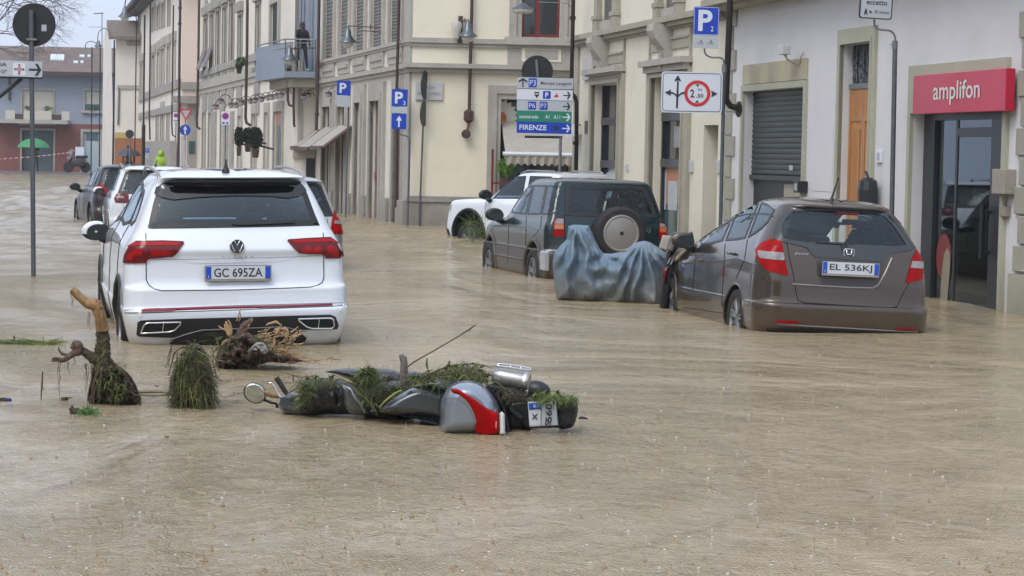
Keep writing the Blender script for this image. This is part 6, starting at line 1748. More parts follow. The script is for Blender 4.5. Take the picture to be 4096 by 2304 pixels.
def wheel(car, x, y, z, r, wd, spokes=5, side=-1, rimr=.64, name='wheel', rim='alloy'):
 """wheel with tyre and spoked rim; side -1 = left"""
 g = bpy.data.objects.new(name, None); COL.objects.link(g); g.parent = car; g.location = (x, y, z)
 h = wd / 2
 ax = (side, 0, 0)
 mb = MB(); mb.lathe([(r * .66, -h), (r * .9, -h), (r * .985, -h * .6), (r, 0), (r * .985, h * .6), (r * .93, h * .95), (r * .8, h * 1.02), (r * .67, h * .92), (r * .655, h * .6)], (0, 0, 0), ax, 40); mb.build('tyre', 'rubber', g, smooth=40)
 mb = MB(); R1 = r * rimr
 mb.lathe([(R1 * .99, h * .60), (R1 * 1.02, h * .86), (R1 * .95, h * .88), (R1 * .90, h * .55), (R1 * .86, -h)], (0, 0, 0), ax, 36)
 mb.lathe([(0, h * .72), (R1 * .16, h * .72), (R1 * .2, h * .5), (R1 * .2, h * .2)], (0, 0, 0), ax, 16)
 for k in range(spokes):
  for dd in (-.13, .13):
   a = 2 * math.pi * k / spokes + .3
   p0 = Vector((side * h * .60, math.cos(a + dd * 2) * R1 * .18, math.sin(a + dd * 2) * R1 * .18)); p1 = Vector((side * h * .70, math.cos(a + dd) * R1 * .93, math.sin(a + dd) * R1 * .93))
   mb.tube([p0, p1], [R1 * .085, R1 * .06], 6)
 mb.build('rim', rim, g, smooth=40)
 mb = MB(); mb.lathe([(R1 * .8, -h * .1), (0, -h * .1)], (0, 0, 0), ax, 24); mb.build('brake_disc', 'iron', g)
def well(car, y, z, r, w, side):
 mb = MB(); n = 20
 vs = []
 for k in range(n + 1):
  a = -R(35) + (math.pi + R(70)) * k / n
  for x in (w, w - .42): vs.append((side * x, y + r * math.cos(a), z + r * math.sin(a)))
 vs.append((side * (w - .42), y, z))
 fs = [(2 * k, 2 * k + 1, 2 * k + 3, 2 * k + 2) for k in range(n)] + [(2 * k + 1, 2 * n + 2, 2 * k + 3) for k in range(n)]
 mb.add(vs, fs); mb.build('wheel_arch_liner', 'gap', car, smooth=40)
def archlip(cs, car, cy, cz, r, side, m, w=.012):
 pts = []
 for k in range(25):
  a = -R(12) + (math.pi + R(24)) * k / 24
  q = Vector((side * 3, cy + r * math.cos(a), cz + r * math.sin(a)))
  h = cs.bvh.ray_cast(q, Vector((-side, 0, 0)), 6)
  if h[0] is not None and abs(h[0].x) > .5: pts.append(h[0] + Vector((-side * .004, 0, 0)))
 if len(pts) > 3:
  mb = MB(); mb.tube(pts, w, 8); mb.build('arch_lip', m, car, smooth=True)
def seats(car, ys, xs, zb=.55, zt=1.15, w=.46):
 zt -= .13
 for y in ys:
  for x in xs:
   g = bpy.data.objects.new('seat', None); COL.objects.link(g); g.parent = car
   mb = MB(); mb.bbox((x - w / 2, y - .02, zb), (x + w / 2, y + .12, zt), .05); mb.build('backrest', 'trim_in', g, smooth=40)
   if y == ys[0] and len(ys) > 1: continue
   mb = MB(); mb.bbox((x - .12, y - .01, zt + .04), (x + .12, y + .09, zt + .21), .045); mb.tube([(x - .05, y + .04, zt - .02), (x - .05, y + .04, zt + .08)], .008, 5); mb.tube([(x + .05, y + .04, zt - .02), (x + .05, y + .04, zt + .08)], .008, 5); mb.build('headrest', 'trim_in', g, smooth=40)
def plate(car, c, w, h, txt, yaw=0., rearlean=0., name='licence_plate', frame_='plate_white'):
 g = bpy.data.objects.new(name, None); COL.objects.link(g); g.parent = car; g.location = c; g.rotation_euler = (rearlean, 0, yaw)
 mb = MB(); mb.bbox((-w / 2, -.012, -h / 2), (w / 2, .0, h / 2), .004); mb.build('plate_frame', 'plastic', g)
 mb = MB(); mb.box((-w / 2 + .003, -.0145, -h / 2 + .003), (w / 2 - .003, -.0122, h / 2 - .003)); mb.build('plate_holder', 'stone_pale', g)
 ph = h * .84
 mb = MB(); mb.box((-w / 2 + .007, -.017, h / 2 - ph), (w / 2 - .007, -.0146, h / 2 - .006)); mb.build('plate_base', 'plate_white', g)
 mb = MB()
 for sx in (-1, 1): mb.box((sx * (w / 2 - .009), -.0185, h / 2 - ph + .002), (sx * (w / 2 - .052), -.0171, h / 2 - .008))
 mb.build('blue_band', 'plate_blue', g)
 mb = MB(); put_text(mb, txt, (0, -.0188, (h - ph) / 2 - .003), (1, 0, 0), (0, 0, 1), w=w - .15, h=ph * .66, bold=.012); mb.build('plate_text', 'ink', g, fix=False)
 mb = MB(); put_text(mb, 'I', (-w / 2 + .03, -.019, -h * .18), (1, 0, 0), (0, 0, 1), h=h * .16, bold=.01); mb.build('country_letter', 'white', g, fix=False)
def carpose(name, label, pose, group=None):
 p = Vector(pose[:3]); yaw, pi_, ro = pose[3:]
 Mr = Matrix.Rotation(yaw, 3, 'Z') @ Matrix.Rotation(pi_, 3, 'X') @ Matrix.Rotation(ro, 3, 'Y')
 t = thing(name, label, 'car', p, rot=Mr.to_euler(), group=group)
 return t, Mr.transposed() @ (CAMP - p)
def mirror_(car, cs, x, y, z, m='p_white', sx=-1, s=1.):
 g = bpy.data.objects.new('wing_mirror', None); COL.objects.link(g); g.parent = car
 bm = bmesh.new(); bmesh.ops.create_uvsphere(bm, u_segments=20, v_segments=12, radius=1)
 for v in bm.verts:
  v.co = Vector((x + sx * .02 + v.co.x * .115 * s, y + (v.co.y * .085 + .02) * s if v.co.y > 0 else y + v.co.y * .03 * s, z + v.co.z * .085 * s * (1 if v.co.z > 0 else .85)))
 mb = MB(); mb.addbm(bm); ob = mb.build('mirror_shell', [m, M['plastic']], g, smooth=True)
 for q in ob.data.polygons: q.material_index = 1 if q.center.z < z - .01 * s or abs(q.center.x) < abs(x) - .04 * s else 0
 mb = MB(); mb.prism([(x - sx * .0 + .092 * s * math.cos(a * math.pi / 10), z - .006 + .066 * s * math.sin(a * math.pi / 10)) for a in range(20)], (0, -1, 0), .004, org=(0, y - .026 * s, 0), ux=(1, 0, 0), uy=(0, 0, 1)); mb.build('mirror_face', 'pane', g)
 mb = MB(); mb.tube([(x - sx * .02, y + .03, z - .05 * s), (x - sx * .14, y + .06, z - .09 * s)], [.03 * s, .04 * s], 8); mb.build('mirror_arm', 'plastic', g, smooth=True)
def pl(P, w): return [tuple(p) for p in P]
# ---- white estate car, seen from behind
LV = lambda *r: r
def lv(z, w, yr, yf, cx=.22, cy=.22, bow=.07, fx=.4, fy=.5): return (z, w, yr, yf, cx, cy, bow, fx, fy)
car, eye = carpose('white_suv', 'large white estate car seen from behind with twin tailpipes and plate GC 695ZA', (-2.218, 19.375, -.247, .231, .018, -.02))
cs = CarShell([lv(.20, .80, .16, 4.25), lv(.26, .87, .06, 4.33), lv(.40, .91, .00, 4.40), lv(.53, .935, -.02, 4.42), lv(.565, .925, .005, 4.42), lv(.66, .925, .015, 4.43), lv(.715, .92, .02, 4.42), lv(.745, .918, .07, 4.42), lv(.86, .915, .085, 4.38, .20, .25), lv(.96, .905, .085, 4.30, .20, .28), lv(1.02, .90, .07, 4.10, .18, .30), lv(1.06, .885, .085, 3.7, .18, .30), lv(1.12, .855, .12, 3.35, .16, .28), lv(1.19, .815, .165, 3.15, .14, .26), lv(1.30, .765, .22, 2.92, .13, .24), lv(1.45, .70, .31, 2.55, .12, .22), lv(1.545, .65, .37, 2.28, .12, .2), lv(1.59, .62, .33, 2.15, .12, .2), lv(1.615, .59, .27, 2.0, .14, .2), lv(1.635, .55, .33, 1.85, .16, .2), lv(1.655, .46, .5, 1.6, .2, .2), lv(1.667, .25, .75, 1.3, .1, .1), lv(1.670, .05, .95, 1.1, .02, .05)], sub=4)
RW = [(-.713, 1.199), (-.70, 1.26), (-.668, 1.40), (-.625, 1.54), (-.59, 1.575), (-.50, 1.590), (-.244, 1.598), (.153, 1.600), (.47, 1.585), (.55, 1.560), (.60, 1.47), (.655, 1.32), (.70, 1.215), (.4, 1.208), (0, 1.203), (-.4, 1.20)]
holes = [window(cs, RW, 1, .25, eye, car, 'rear_window', 'glass_dark', w=.045, curve=0)]
SWr = [(1.05, 1.20), (1.95, 1.19), (1.95, 1.52), (1.3, 1.52), (1.12, 1.44)]
SWf = [(2.02, 1.19), (2.95, 1.16), (2.62, 1.36), (2.35, 1.50), (2.02, 1.53)]
QW = [(.62, 1.24), (.98, 1.20), (1.05, 1.45), (1.0, 1.49), (.80, 1.42)]
for W_, nm in ((SWr, 'side_window'), (SWf, 'side_window'), (QW, 'quarter_window')): holes.append(window(cs, W_, 0, -.9, None, car, nm, 'glass_dark', mirror=True, curve=2))
# windscreen
def front_screen(cs, poly, car, m='glass'):
 v2, f2, bnd = gridpoly([tuple(p) for p in poly], .06)
 V = []
 for a, b in v2:
  h = cs.bvh.ray_cast(Vector((a, 8, b)), Vector((0, -1, 0)), 12); V.append((h[0] + h[1].normalized() * .003) if h[0] else Vector((a, 3, b)))
 mb = MB(); mb.add(V, f2); mb.build('windscreen', m, car, smooth=True)
 for i, c in enumerate(cs.fc):
  if cs.fn[i].y > .12 and inpoly(c.x, c.z, [tuple(p) for p in inset([Vector(p) for p in poly], .02)]): cs.drop.add(i)
front_screen(cs, [(-.66, 1.10), (.66, 1.10), (.56, 1.5), (-.56, 1.5)], car)
for h in holes: cs.hole(*h)
for y in (.86, 3.54):
 cs.arch(y, .36, .41)
 for s_ in (-1, 1):
  well(car, y, .36, .41, .91, s_); wheel(car, s_ * .80, y, .34, .345, .235, 5, s_); archlip(cs, car, y, .36, .41, s_, 'plastic', .022)
cs.body('body', 'p_white', car); cs.lining(car)
seats(car, (1.35, 2.25), (-.36, .36)); seats(car, (1.3,), (-.5, .5), zt=1.12, w=.3)
# spoiler's shade and gloss black underside, put on the glass as a dark band
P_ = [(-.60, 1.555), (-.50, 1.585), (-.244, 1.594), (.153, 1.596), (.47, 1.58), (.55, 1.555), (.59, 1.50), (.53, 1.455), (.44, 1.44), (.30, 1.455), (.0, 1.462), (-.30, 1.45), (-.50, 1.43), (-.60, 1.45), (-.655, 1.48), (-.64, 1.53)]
cs.patch(P_, 1, .25, eye, 'spoiler_shade', mat('spoiler_shade_band', (.006, .006, .007), .08, spec=.8), car, off=.012, depth=.02)
cs.patch([(-.244, 1.575), (.153, 1.577), (.153, 1.558), (-.244, 1.556)], 1, .25, eye, 'brake_light', 'lamp_dark', car, off=.026)
cs.line([(-.25, 1.579), (.159, 1.581), (.159, 1.554), (-.25, 1.552)], 1, .25, eye, 'brake_light_rim', 'grey_metal', car, w=.003, off=.02, closed=True)
LL = [(-.915, .925), (-.905, .99), (-.86, 1.07), (-.81, 1.100), (-.60, 1.102), (-.435, 1.094), (-.43, 1.08), (-.48, 1.01), (-.52, .977), (-.61, .968), (-.69, .962), (-.72, .955), (-.742, .925), (-.83, .922)]
cs.patch(LL, 1, .15, eye, 'tail_light', 'lamp_dark', car, off=.014, depth=.03)
cs.patch([(-.88, 1.055), (-.82, 1.088), (-.60, 1.09), (-.46, 1.085), (-.48, 1.060), (-.60, 1.062), (-.80, 1.06)], 1, .15, eye, 'lamp_insert', 'lamp_mid', car, off=.017, depth=.002)
cs.patch([(-.70, 1.02), (-.65, 1.035), (-.63, 1.01), (-.58, 1.035), (-.56, 1.01), (-.53, 1.025), (-.545, .995), (-.60, .985), (-.70, .98)], 1, .15, eye, 'lamp_insert', 'lamp_mid', car, off=.017, depth=.002)
cs.patch([(-.885, .95), (-.87, 1.01), (-.80, 1.035), (-.76, 1.03), (-.77, .99), (-.83, .985), (-.84, .945)], 1, .15, eye, 'lamp_insert', 'lamp_mid', car, off=.017, depth=.002)
RL = [(.851, .944), (.862, .99), (.81, 1.09), (.77, 1.118), (.60, 1.112), (.425, 1.102), (.418, 1.094), (.47, 1.03), (.516, .995), (.60, .986), (.70, .984), (.727, .975), (.735, .946)]
cs.patch(RL, 1, .15, eye, 'tail_light', 'lamp_dark', car, off=.014, depth=.03)
cs.patch([(.84, 1.07), (.77, 1.105), (.60, 1.10), (.45, 1.092), (.48, 1.07), (.60, 1.075), (.77, 1.078)], 1, .15, eye, 'lamp_insert', 'lamp_mid', car, off=.017, depth=.002)
cs.patch([(.70, 1.03), (.66, 1.05), (.63, 1.02), (.58, 1.05), (.55, 1.02), (.52, 1.035), (.545, 1.0), (.60, .998), (.70, 1.0)], 1, .15, eye, 'lamp_insert', 'lamp_mid', car, off=.017, depth=.002)
cs.patch([(.835, .965), (.825, 1.02), (.78, 1.045), (.745, 1.04), (.75, .995), (.79, .985), (.80, .96)], 1, .15, eye, 'lamp_insert', 'lamp_mid', car, off=.017, depth=.002)
# tailgate gap and crease line
cs.line([(-.742, 1.17), (-.742, .79), (-.72, .745), (-.68, .715), (-.62, .700), (0, .698), (.60, .712), (.66, .725), (.70, .75), (.715, .79), (.71, 1.16)], 1, .1, eye, 'tailgate_gap', 'gap', car, w=.004)
cs.line([(-.70, .955), (-.3, .955), (.3, .963), (.70, .973)], 1, .1, eye, 'tailgate_crease_shading', mat('shaded_crease', (.35, .36, .38), .4), car, w=.003)  # the crease's shade is drawn in as a grey line
cs.patch([(-.47, .946), (-.30, .952), (0, .955), (.30, .955), (.45, .957), (.40, .94), (.30, .925), (-.32, .918), (-.42, .93)], 1, .1, eye, 'plate_recess', 'p_white', car, off=.003)
# rear bumper trim
cs.patch([(-.785, .548), (-.4, .560), (0, .566), (.4, .570), (.776, .577), (.776, .562), (.4, .553), (0, .548), (-.4, .543), (-.785, .533)], 1, .05, eye, 'reflector_strip', 'reflector', car, off=.012, depth=.02)
cs.line([(-.95, .548), (-.785, .556), (0, .576), (.776, .586), (.90, .592)], 1, .05, eye, 'chrome_strip', 'chrome', car, w=.0055)
cs.line([(-.95, .528), (-.785, .525), (0, .538), (.776, .553), (.90, .565)], 1, .05, eye, 'bumper_seam', 'gap', car, w=.0035)
D_ = [(-.824, .352), (-.815, .45), (-.79, .465), (-.45, .472), (0, .477), (.45, .484), (.76, .487), (.80, .47), (.825, .40), (.812, .368), (.49, .368), (.40, .395), (.30, .40), (-.30, .385), (-.45, .345), (-.50, .322), (-.60, .325), (-.80, .335)]
cs.patch(D_, 1, .05, eye, 'bumper_insert', 'plastic', car, off=.010, depth=.02)
cs.patch([(-.50, .322), (-.43, .345), (-.30, .378), (.30, .392), (.40, .388), (.49, .36), (.56, .30), (.5, .20), (-.5, .20), (-.56, .28)], 1, .05, eye, 'diffuser', 'plastic', car, off=.014, depth=.02)
cs.line([(-.56, .315), (-.50, .326), (-.43, .35), (-.30, .382), (.30, .396), (.40, .392), (.49, .364), (.56, .36)], 1, .05, eye, 'diffuser_edge', 'grey_metal', car, w=.005, off=.016)
for E_ in ([(-.79, .365), (-.765, .43), (-.74, .445), (-.47, .448), (-.475, .43), (-.52, .385), (-.56, .372)], [(.49, .458), (.50, .44), (.56, .395), (.60, .38), (.765, .378), (.785, .395), (.78, .45), (.76, .462)]):
 cs.line(E_, 1, .05, eye, 'exhaust_trim', 'chrome', car, w=.008, off=.016, closed=True)
 cs.patch(E_, 1, .05, eye, 'tailpipe', 'gap', car, off=.013, depth=.003)
 mx_ = sum(p[0] for p in E_) / len(E_) ; cs.line([(mx_, .375), (mx_ + .01, .455)], 1, .05, eye, 'exhaust_divider', 'chrome', car, w=.005, off=.016)
for x, z in ((-.80, .51), (.86, .52)): cs.patch(circ(.02, 12, x, z), 1, .05, eye, 'parking_sensor', 'p_white', car, off=.006)
plate(car, (0, .055, .838), .545, .132, 'GC 695ZA')
# badge
bl = cs.hit(1, .1, (-.004, 1.054), eye)[0]
g = bpy.data.objects.new('badge', None); COL.objects.link(g); g.parent = car; g.location = bl + Vector((0, -.012, 0)); g.rotation_euler = (-.18, 0, 0)
mb = MB(); mb.lathe([(.058, 0), (.062, .006), (.056, .011), (.053, .004)], (0, 0, 0), (0, -1, 0), 32); mb.build('badge_ring', 'chrome', g, smooth=40)
mb = MB(); mb.lathe([(.054, 0), (.054, .004), (0, .0045)], (0, 0, 0), (0, -1, 0), 32); mb.build('badge_disc', 'dark_frame', g)
mb = MB()
for P3 in ([(-.022, .047), (0, .006), (.022, .047)], [(-.047, .018), (-.022, -.042), (0, .0), (.022, -.042), (.047, .018)]): mb.tube([(a, -.008, b) for a, b in P3], .0045, 6)
mb.build('badge_letters', 'chrome', g)
mb = MB(); h0 = cs.hit(1, .1, (0, .972), eye)[0]
for i, ch in enumerate('TIGUAN'):
 vs, fs = text_mesh(ch, None, .017); x = (-.118 + i * .047); mb.add([(x + a, h0.y - .004, .972 + b) for a, b in vs], fs)
mb.build('model_lettering', 'grey_metal', car, fix=False)
# wiper, aerial, roof rails
cs.patch([(-.03, 1.225), (.02, 1.218), (.32, 1.226), (.48, 1.233), (.49, 1.242), (.30, 1.252), (.05, 1.256), (-.02, 1.252)], 1, .2, eye, 'rear_wiper', 'plastic', car, off=.022, depth=.012)
mb = MB(); mb.prism([(-.04, 0), (.05, 0), (.045, .02), (.012, .10), (-.004, .105), (-.022, .03)], (1, 0, 0), .012, org=(-.06, .42, 1.655), ux=(0, 1, 0)); mb.lathe([(.034, -.01), (.03, .02), (.016, .045), (.006, .10), (0, .105)], (-.054, .44, 1.652), (0, 0, 1), 14); mb.build('shark_fin_aerial', 'plastic', car, smooth=40)
for s_ in (-1, 1):
 mb = MB(); mb.tube(catmull([(s_ * .60, .52, 1.595), (s_ * .60, .56, 1.628), (s_ * .60, .70, 1.648), (s_ * .60, 1.4, 1.665), (s_ * .59, 2.1, 1.645), (s_ * .58, 2.3, 1.58)], 5), [.014] * 26, 8); mb.build('roof_rail', 'steel', car, smooth=True)
mirror_(car, cs, -.97, 2.82, 1.04, 'p_white', -1, 1.15); mirror_(car, cs, .97, 2.82, 1.04, 'p_white', 1, 1.15)
for P3 in ([(1.0, .45), (1.0, 1.19)], [(1.98, .3), (1.98, 1.19)], [(3.0, .35), (3.0, 1.05)]): cs.line(P3, 0, -.9, None, 'door_gap', 'gap', car, w=.004, mirror=True)
mb = MB(); mb.box((-.55, .3, .55), (.55, 1.0, .58)); mb.bbox((-.62, 2.72, .85), (.62, 3.0, 1.08), .06); mb.build('dashboard', 'trim_in', car)
# ---- taupe hatchback on the right
car, eye = carpose('grey_hatchback', 'taupe grey hatchback seen from behind before the shop with plate EL 536KJ', (3.135, 22.128, -.228, .19, -.007, .033))
def zj(x, y, z):
 if z < 1.15: return 0
 k = min(1, (z - 1.15) / .25)
 return k * (.035 * math.exp(-((y - 1.35) / .9) ** 2) - .05 * max(0, .6 - y))
cs = CarShell([lv(.17, .80, .15, 3.70, .25, .25, .08), lv(.22, .845, .07, 3.80, .25, .25, .08), lv(.30, .865, .02, 3.88, .28, .28, .08), lv(.42, .872, .00, 3.9, .3, .3, .08), lv(.478, .868, .005, 3.9, .3, .3, .08), lv(.50, .862, .045, 3.9, .28, .3, .08), lv(.62, .855, .06, 3.88, .26, .3, .07), lv(.70, .85, .065, 3.80, .24, .3, .07), lv(.80, .842, .08, 3.55, .22, .3, .07), lv(.90, .828, .10, 3.25, .2, .3, .07), lv(.98, .805, .125, 2.98, .18, .3, .07), lv(1.06, .77, .155, 2.75, .2, .32, .08), lv(1.15, .72, .20, 2.5, .2, .32, .08), lv(1.27, .65, .27, 2.15, .2, .3, .08), lv(1.36, .575, .34, 1.80, .2, .28, .08), lv(1.395, .53, .32, 1.65, .22, .26, .08), lv(1.42, .47, .34, 1.5, .24, .26, .08), lv(1.438, .39, .5, 1.4, .24, .2, .06), lv(1.449, .25, .7, 1.3, .12, .1, .03), lv(1.45, .05, .95, 1.05, .02, .03, .01)], zj, sub=4)
RW = [(-.537, 1.365), (-.40, 1.392), (-.025, 1.402), (.30, 1.395), (.40, 1.372), (.50, 1.30), (.60, 1.20), (.69, 1.08), (.722, 1.043), (.60, 1.012), (.464, .989), (.41, .93), (.367, .909), (0, .912), (-.287, .923), (-.33, .97), (-.359, 1.005), (-.48, 1.028), (-.618, 1.050), (-.698, 1.078), (-.69, 1.16), (-.655, 1.26), (-.60, 1.33)]
holes = []
# lower part of the glass panel is opaque, the clear part sits inside it
CLR = [(-.52, 1.335), (-.30, 1.352), (0, 1.358), (.25, 1.352), (.38, 1.335), (.46, 1.27), (.56, 1.15), (.62, 1.07), (.45, 1.05), (.2, 1.05), (0, 1.045), (-.3, 1.05), (-.50, 1.065), (-.60, 1.085), (-.62, 1.13), (-.60, 1.24)]
def annulus(cs, outer, inner, axis, val, src, name, m, car, off=.008, n=120):
 """glossy border between two outlines"""
 def even(P):
  P = [Vector(p) for p in P]; P.append(P[0]); L = [0]
  for a, b in zip(P, P[1:]): L.append(L[-1] + (b - a).length)
  out = []
  for k in range(n):
   d = L[-1] * k / n
   for i in range(len(P) - 1):
    if L[i + 1] >= d: out.append(P[i].lerp(P[i + 1], (d - L[i]) / max(1e-9, L[i + 1] - L[i]))); break
  return out
 O = even(outer); c = sum(O, Vector((0, 0))) / n
 I_ = []
 In = [Vector(p) for p in inner]
 for o in O:   # where the line to the centre meets the inner outline
  best = None
  for i in range(len(In)):
   a, b = In[i - 1], In[i]; d = c - o; e = b - a; den = d.x * e.y - d.y * e.x
   if abs(den) < 1e-9: continue
   t = ((a.x - o.x) * e.y - (a.y - o.y) * e.x) / den; u = ((a.x - o.x) * d.y - (a.y - o.y) * d.x) / den
   if 0 <= t <= 1 and -1e-6 <= u <= 1 + 1e-6 and (best is None or t < best): best = t
  I_.append(o.lerp(c, best if best is not None else .3))
 K = 6; vs = []
 for j in range(K + 1):
  for o, i_ in zip(O, I_):
   p = o.lerp(i_, j / K); h, nn_ = cs.hit(axis, val, (p.x, p.y), src)
   if nn_.dot(src - h) < 0: nn_ = -nn_
   vs.append(h + nn_ * off)
 for o in O:
  h, nn_ = cs.hit(axis, val, (o.x, o.y), src); vs.append(h - nn_ * .01 * (1 if nn_.dot(src - h) > 0 else -1))
 mb = MB(); mb.add(vs, [(j * n + i, j * n + (i + 1) % n, (j + 1) * n + (i + 1) % n, (j + 1) * n + i) for j in range(K) for i in range(n)] + [((K + 1) * n + i, (K + 1) * n + (i + 1) % n, (i + 1) % n, i) for i in range(n)])
 return mb.build(name, m, car, smooth=50)
GB = mat('black_glass_border', (.012, .015, .018), .08, spec=.9)
annulus(cs, RW, CLR, 1, .25, eye, 'rear_window_border', GB, car)
holes.append((CLR, 1, .25, eye, False))
cs.patch([tuple(p) for p in inset([Vector(p) for p in CLR], -.01)], 1, .25, eye, 'rear_window', 'glass', car, off=.003, depth=0)
SF = [(2.40, .925), (2.60, .935), (2.20, 1.19), (1.90, 1.29), (1.64, 1.345), (1.64, .998), (2.0, .955)]
SR = [(1.57, 1.005), (1.57, 1.365), (1.30, 1.39), (1.02, 1.395), (.80, 1.05), (1.2, 1.03)]
SQ = [(.73, 1.06), (.93, 1.39), (.75, 1.395), (.45, 1.385), (.05, 1.31), (-.05, 1.285), (.18, 1.17), (.45, 1.10)]
SFx = [(2.372, .925), (2.58, 1.03), (2.177, 1.215), (1.95, 1.29), (1.66, 1.35), (1.05, 1.40), (1.60, 1.0), (2.0, .955)]
for W_, nm in (([(2.34, .93), (2.55, 1.04), (2.177, 1.205), (1.619, 1.355), (1.10, 1.405), (1.60, 1.005), (2.0, .96)], 'side_window'), ([(1.50, 1.01), (1.02, 1.41), (.75, 1.425), (.40, 1.425), (.82, 1.055), (1.1, 1.03)], 'side_window'), ([(.73, 1.065), (.34, 1.415), (.12, 1.395), (-.09, 1.345), (.10, 1.23), (.25, 1.175), (.5, 1.11)], 'quarter_window')):
 holes.append(window(cs, W_, 0, -.8, eye, car, nm, 'glass', mirror=True, curve=0, w=.02))
front_screen(cs, [(-.62, 1.0), (.62, 1.0), (.50, 1.36), (-.50, 1.36)], car)
for h in holes: cs.hole(h[0], h[1], h[2], h[3], mirror=h[4])
for y in (.86, 3.36):
 cs.arch(y, .27, .345)
 for s_ in (-1, 1):
  well(car, y, .27, .345, .85, s_); wheel(car, s_ * .765, y, .285, .292, .18, 7, s_, .66); archlip(cs, car, y, .27, .345, s_, 'p_grey', .012)
cs.body('body', 'p_grey', car); cs.lining(car)
seats(car, (1.15, 2.0), (-.34, .34), .5, 1.02, .46)
mb = MB(); mb.bbox((-.6, 2.55, .75), (.6, 2.8, .95), .05); mb.build('dashboard', 'trim_in', car)
LL = [(-.735, 1.06), (-.70, 1.068), (-.615, 1.055), (-.585, .93), (-.527, .735), (-.60, .745), (-.70, .765), (-.76, .79), (-.82, .87), (-.86, .965), (-.80, 1.03)]
cs.patch(LL, 1, .25, eye, 'tail_light', 'lamp_red', car, off=.012, depth=.03)
cs.patch([(-.83, .955), (-.59, .945), (-.575, .895), (-.585, .875), (-.80, .885), (-.82, .91)], 1, .25, eye, 'reversing_lamp', 'lamp_clear', car, off=.016, depth=.003)
for x in (-.70, -.64): cs.patch(circ(.022, 14, x, .912), 1, .25, eye, 'lamp_bulb', 'grey_metal', car, off=.019, depth=.002)
RL = [(.70, 1.035), (.735, .99), (.772, .89), (.776, .755), (.70, .735), (.61, .716), (.64, .84), (.665, .95)]
cs.patch(RL, 1, .2, eye, 'tail_light', 'lamp_red', car, off=.012, depth=.03)
cs.patch([(.664, .925), (.765, .925), (.772, .88), (.768, .86), (.65, .862)], 1, .2, eye, 'reversing_lamp', 'lamp_clear', car, off=.016, depth=.003)
cs.line([(-.615, 1.05), (-.585, .93), (-.527, .73), (-.50, .60), (-.473, .515), (-.40, .497), (0, .487), (.44, .482), (.50, .50), (.54, .60), (.60, .716), (.66, .93), (.70, 1.04)], 1, .08, eye, 'tailgate_gap', 'gap', car, w=.0045)
cs.line([(-.54, .665), (-.3, .66), (0, .655), (.25, .66), (.30, .69), (.36, .80), (.42, .95)], 1, .08, eye, 'tailgate_crease_shading', mat('crease_highlight', (.28, .25, .25), .3, metal=.6), car, w=.010)  # light caught along the crease, painted as a pale line
cs.patch([(-.33, .915), (-.28, .915), (.28, .905), (.36, .90), (.33, .72), (.26, .672), (-.22, .672), (-.27, .70)], 1, .08, eye, 'plate_recess', mat('recess_dark_paint', (.07, .062, .056), .4, metal=.5), car, off=.003)
cs.patch([(-.688, .318), (-.66, .326), (-.50, .326), (-.468, .318), (-.467, .305), (-.688, .303)], 1, .03, eye, 'reflector', 'lamp_red', car, off=.010)
cs.patch([(.48, .298), (.52, .306), (.66, .306), (.69, .298), (.69, .284), (.48, .282)], 1, .03, eye, 'reflector', 'reflector', car, off=.010)
cs.patch([(-.78, .245), (-.5, .262), (0, .258), (.5, .25), (.80, .235), (.80, .16), (-.78, .16)], 1, .03, eye, 'lower_bumper', 'plastic', car, off=.008)
cs.line([(-.68, .29), (-.4, .282), (0, .277), (.4, .270), (.70, .268)], 1, .03, eye, 'bumper_crease_highlight', mat('bumper_highlight', (.24, .22, .21), .3, metal=.6), car, w=.008)  # highlight on the bumper edge put in by a paler colour
plate(car, (0, .025, .828), .565, .138, 'EL 536KJ')
bl = cs.hit(1, .1, (0, .973), eye)[0]
mb = MB(); mb.M = Matrix.Translation(bl + Vector((0, -.012, 0)))
mb.tube([(a, 0, b) for a, b in catmull([(-.045, .038), (.0, .042), (.045, .038), (.05, .0), (.036, -.038), (0, -.042), (-.036, -.038), (-.05, 0)], 3, True)] + [(-.045, 0, .038)], .005, 6)
mb.tube([(-.026, -.002, .035), (-.022, -.002, 0), (-.016, -.002, -.035)], .0065, 6); mb.tube([(.026, -.002, .035), (.022, -.002, 0), (.016, -.002, -.035)], .0065, 6); mb.tube([(-.02, -.002, -.008), (.02, -.002, -.008)], .0055, 6)
mb.build('badge', 'chrome', car, smooth=True)
mb = MB(); h0 = cs.hit(1, .1, (-.45, .95), eye)[0]; put_text(mb, 'Jazz', (-.45, h0.y - .01, .950), (1, 0, 0), (.35, 0, .94), w=.14, h=.026); mb.build('model_lettering', 'chrome', car, fix=False)
cs.patch([(-.30, 1.052), (-.05, 1.048), (.0, 1.055), (-.04, 1.066), (-.30, 1.062)], 1, .2, eye, 'rear_wiper', 'plastic', car, off=.02, depth=.012)
cs.patch([(-.05, 1.05), (.02, 1.04), (.035, 1.0), (.02, .985), (-.03, .99)], 1, .2, eye, 'wiper_mount', 'plastic', car, off=.02, depth=.012)
cs.patch([(-.12, 1.352), (.10, 1.352), (.10, 1.334), (-.12, 1.334)], 1, .2, eye, 'brake_light', 'lamp_dark', car, off=.014, depth=.002)
mb = MB(); a0 = Vector((-.02, .62, 1.46)); mb.tube([a0, a0 + Vector((0, .0, .03)), a0 + Vector((.03, -.07, .22))], [.02, .011, .005], 8); mb.lathe([(.035, -.02), (.02, .02), (0, .025)], a0, (0, 0, 1), 12); mb.build('roof_aerial', 'plastic', car, smooth=40)
mirror_(car, cs, -.93, 2.55, .97, 'p_grey', -1, 1.05); mirror_(car, cs, .93, 2.55, .97, 'p_grey', 1, 1.05)
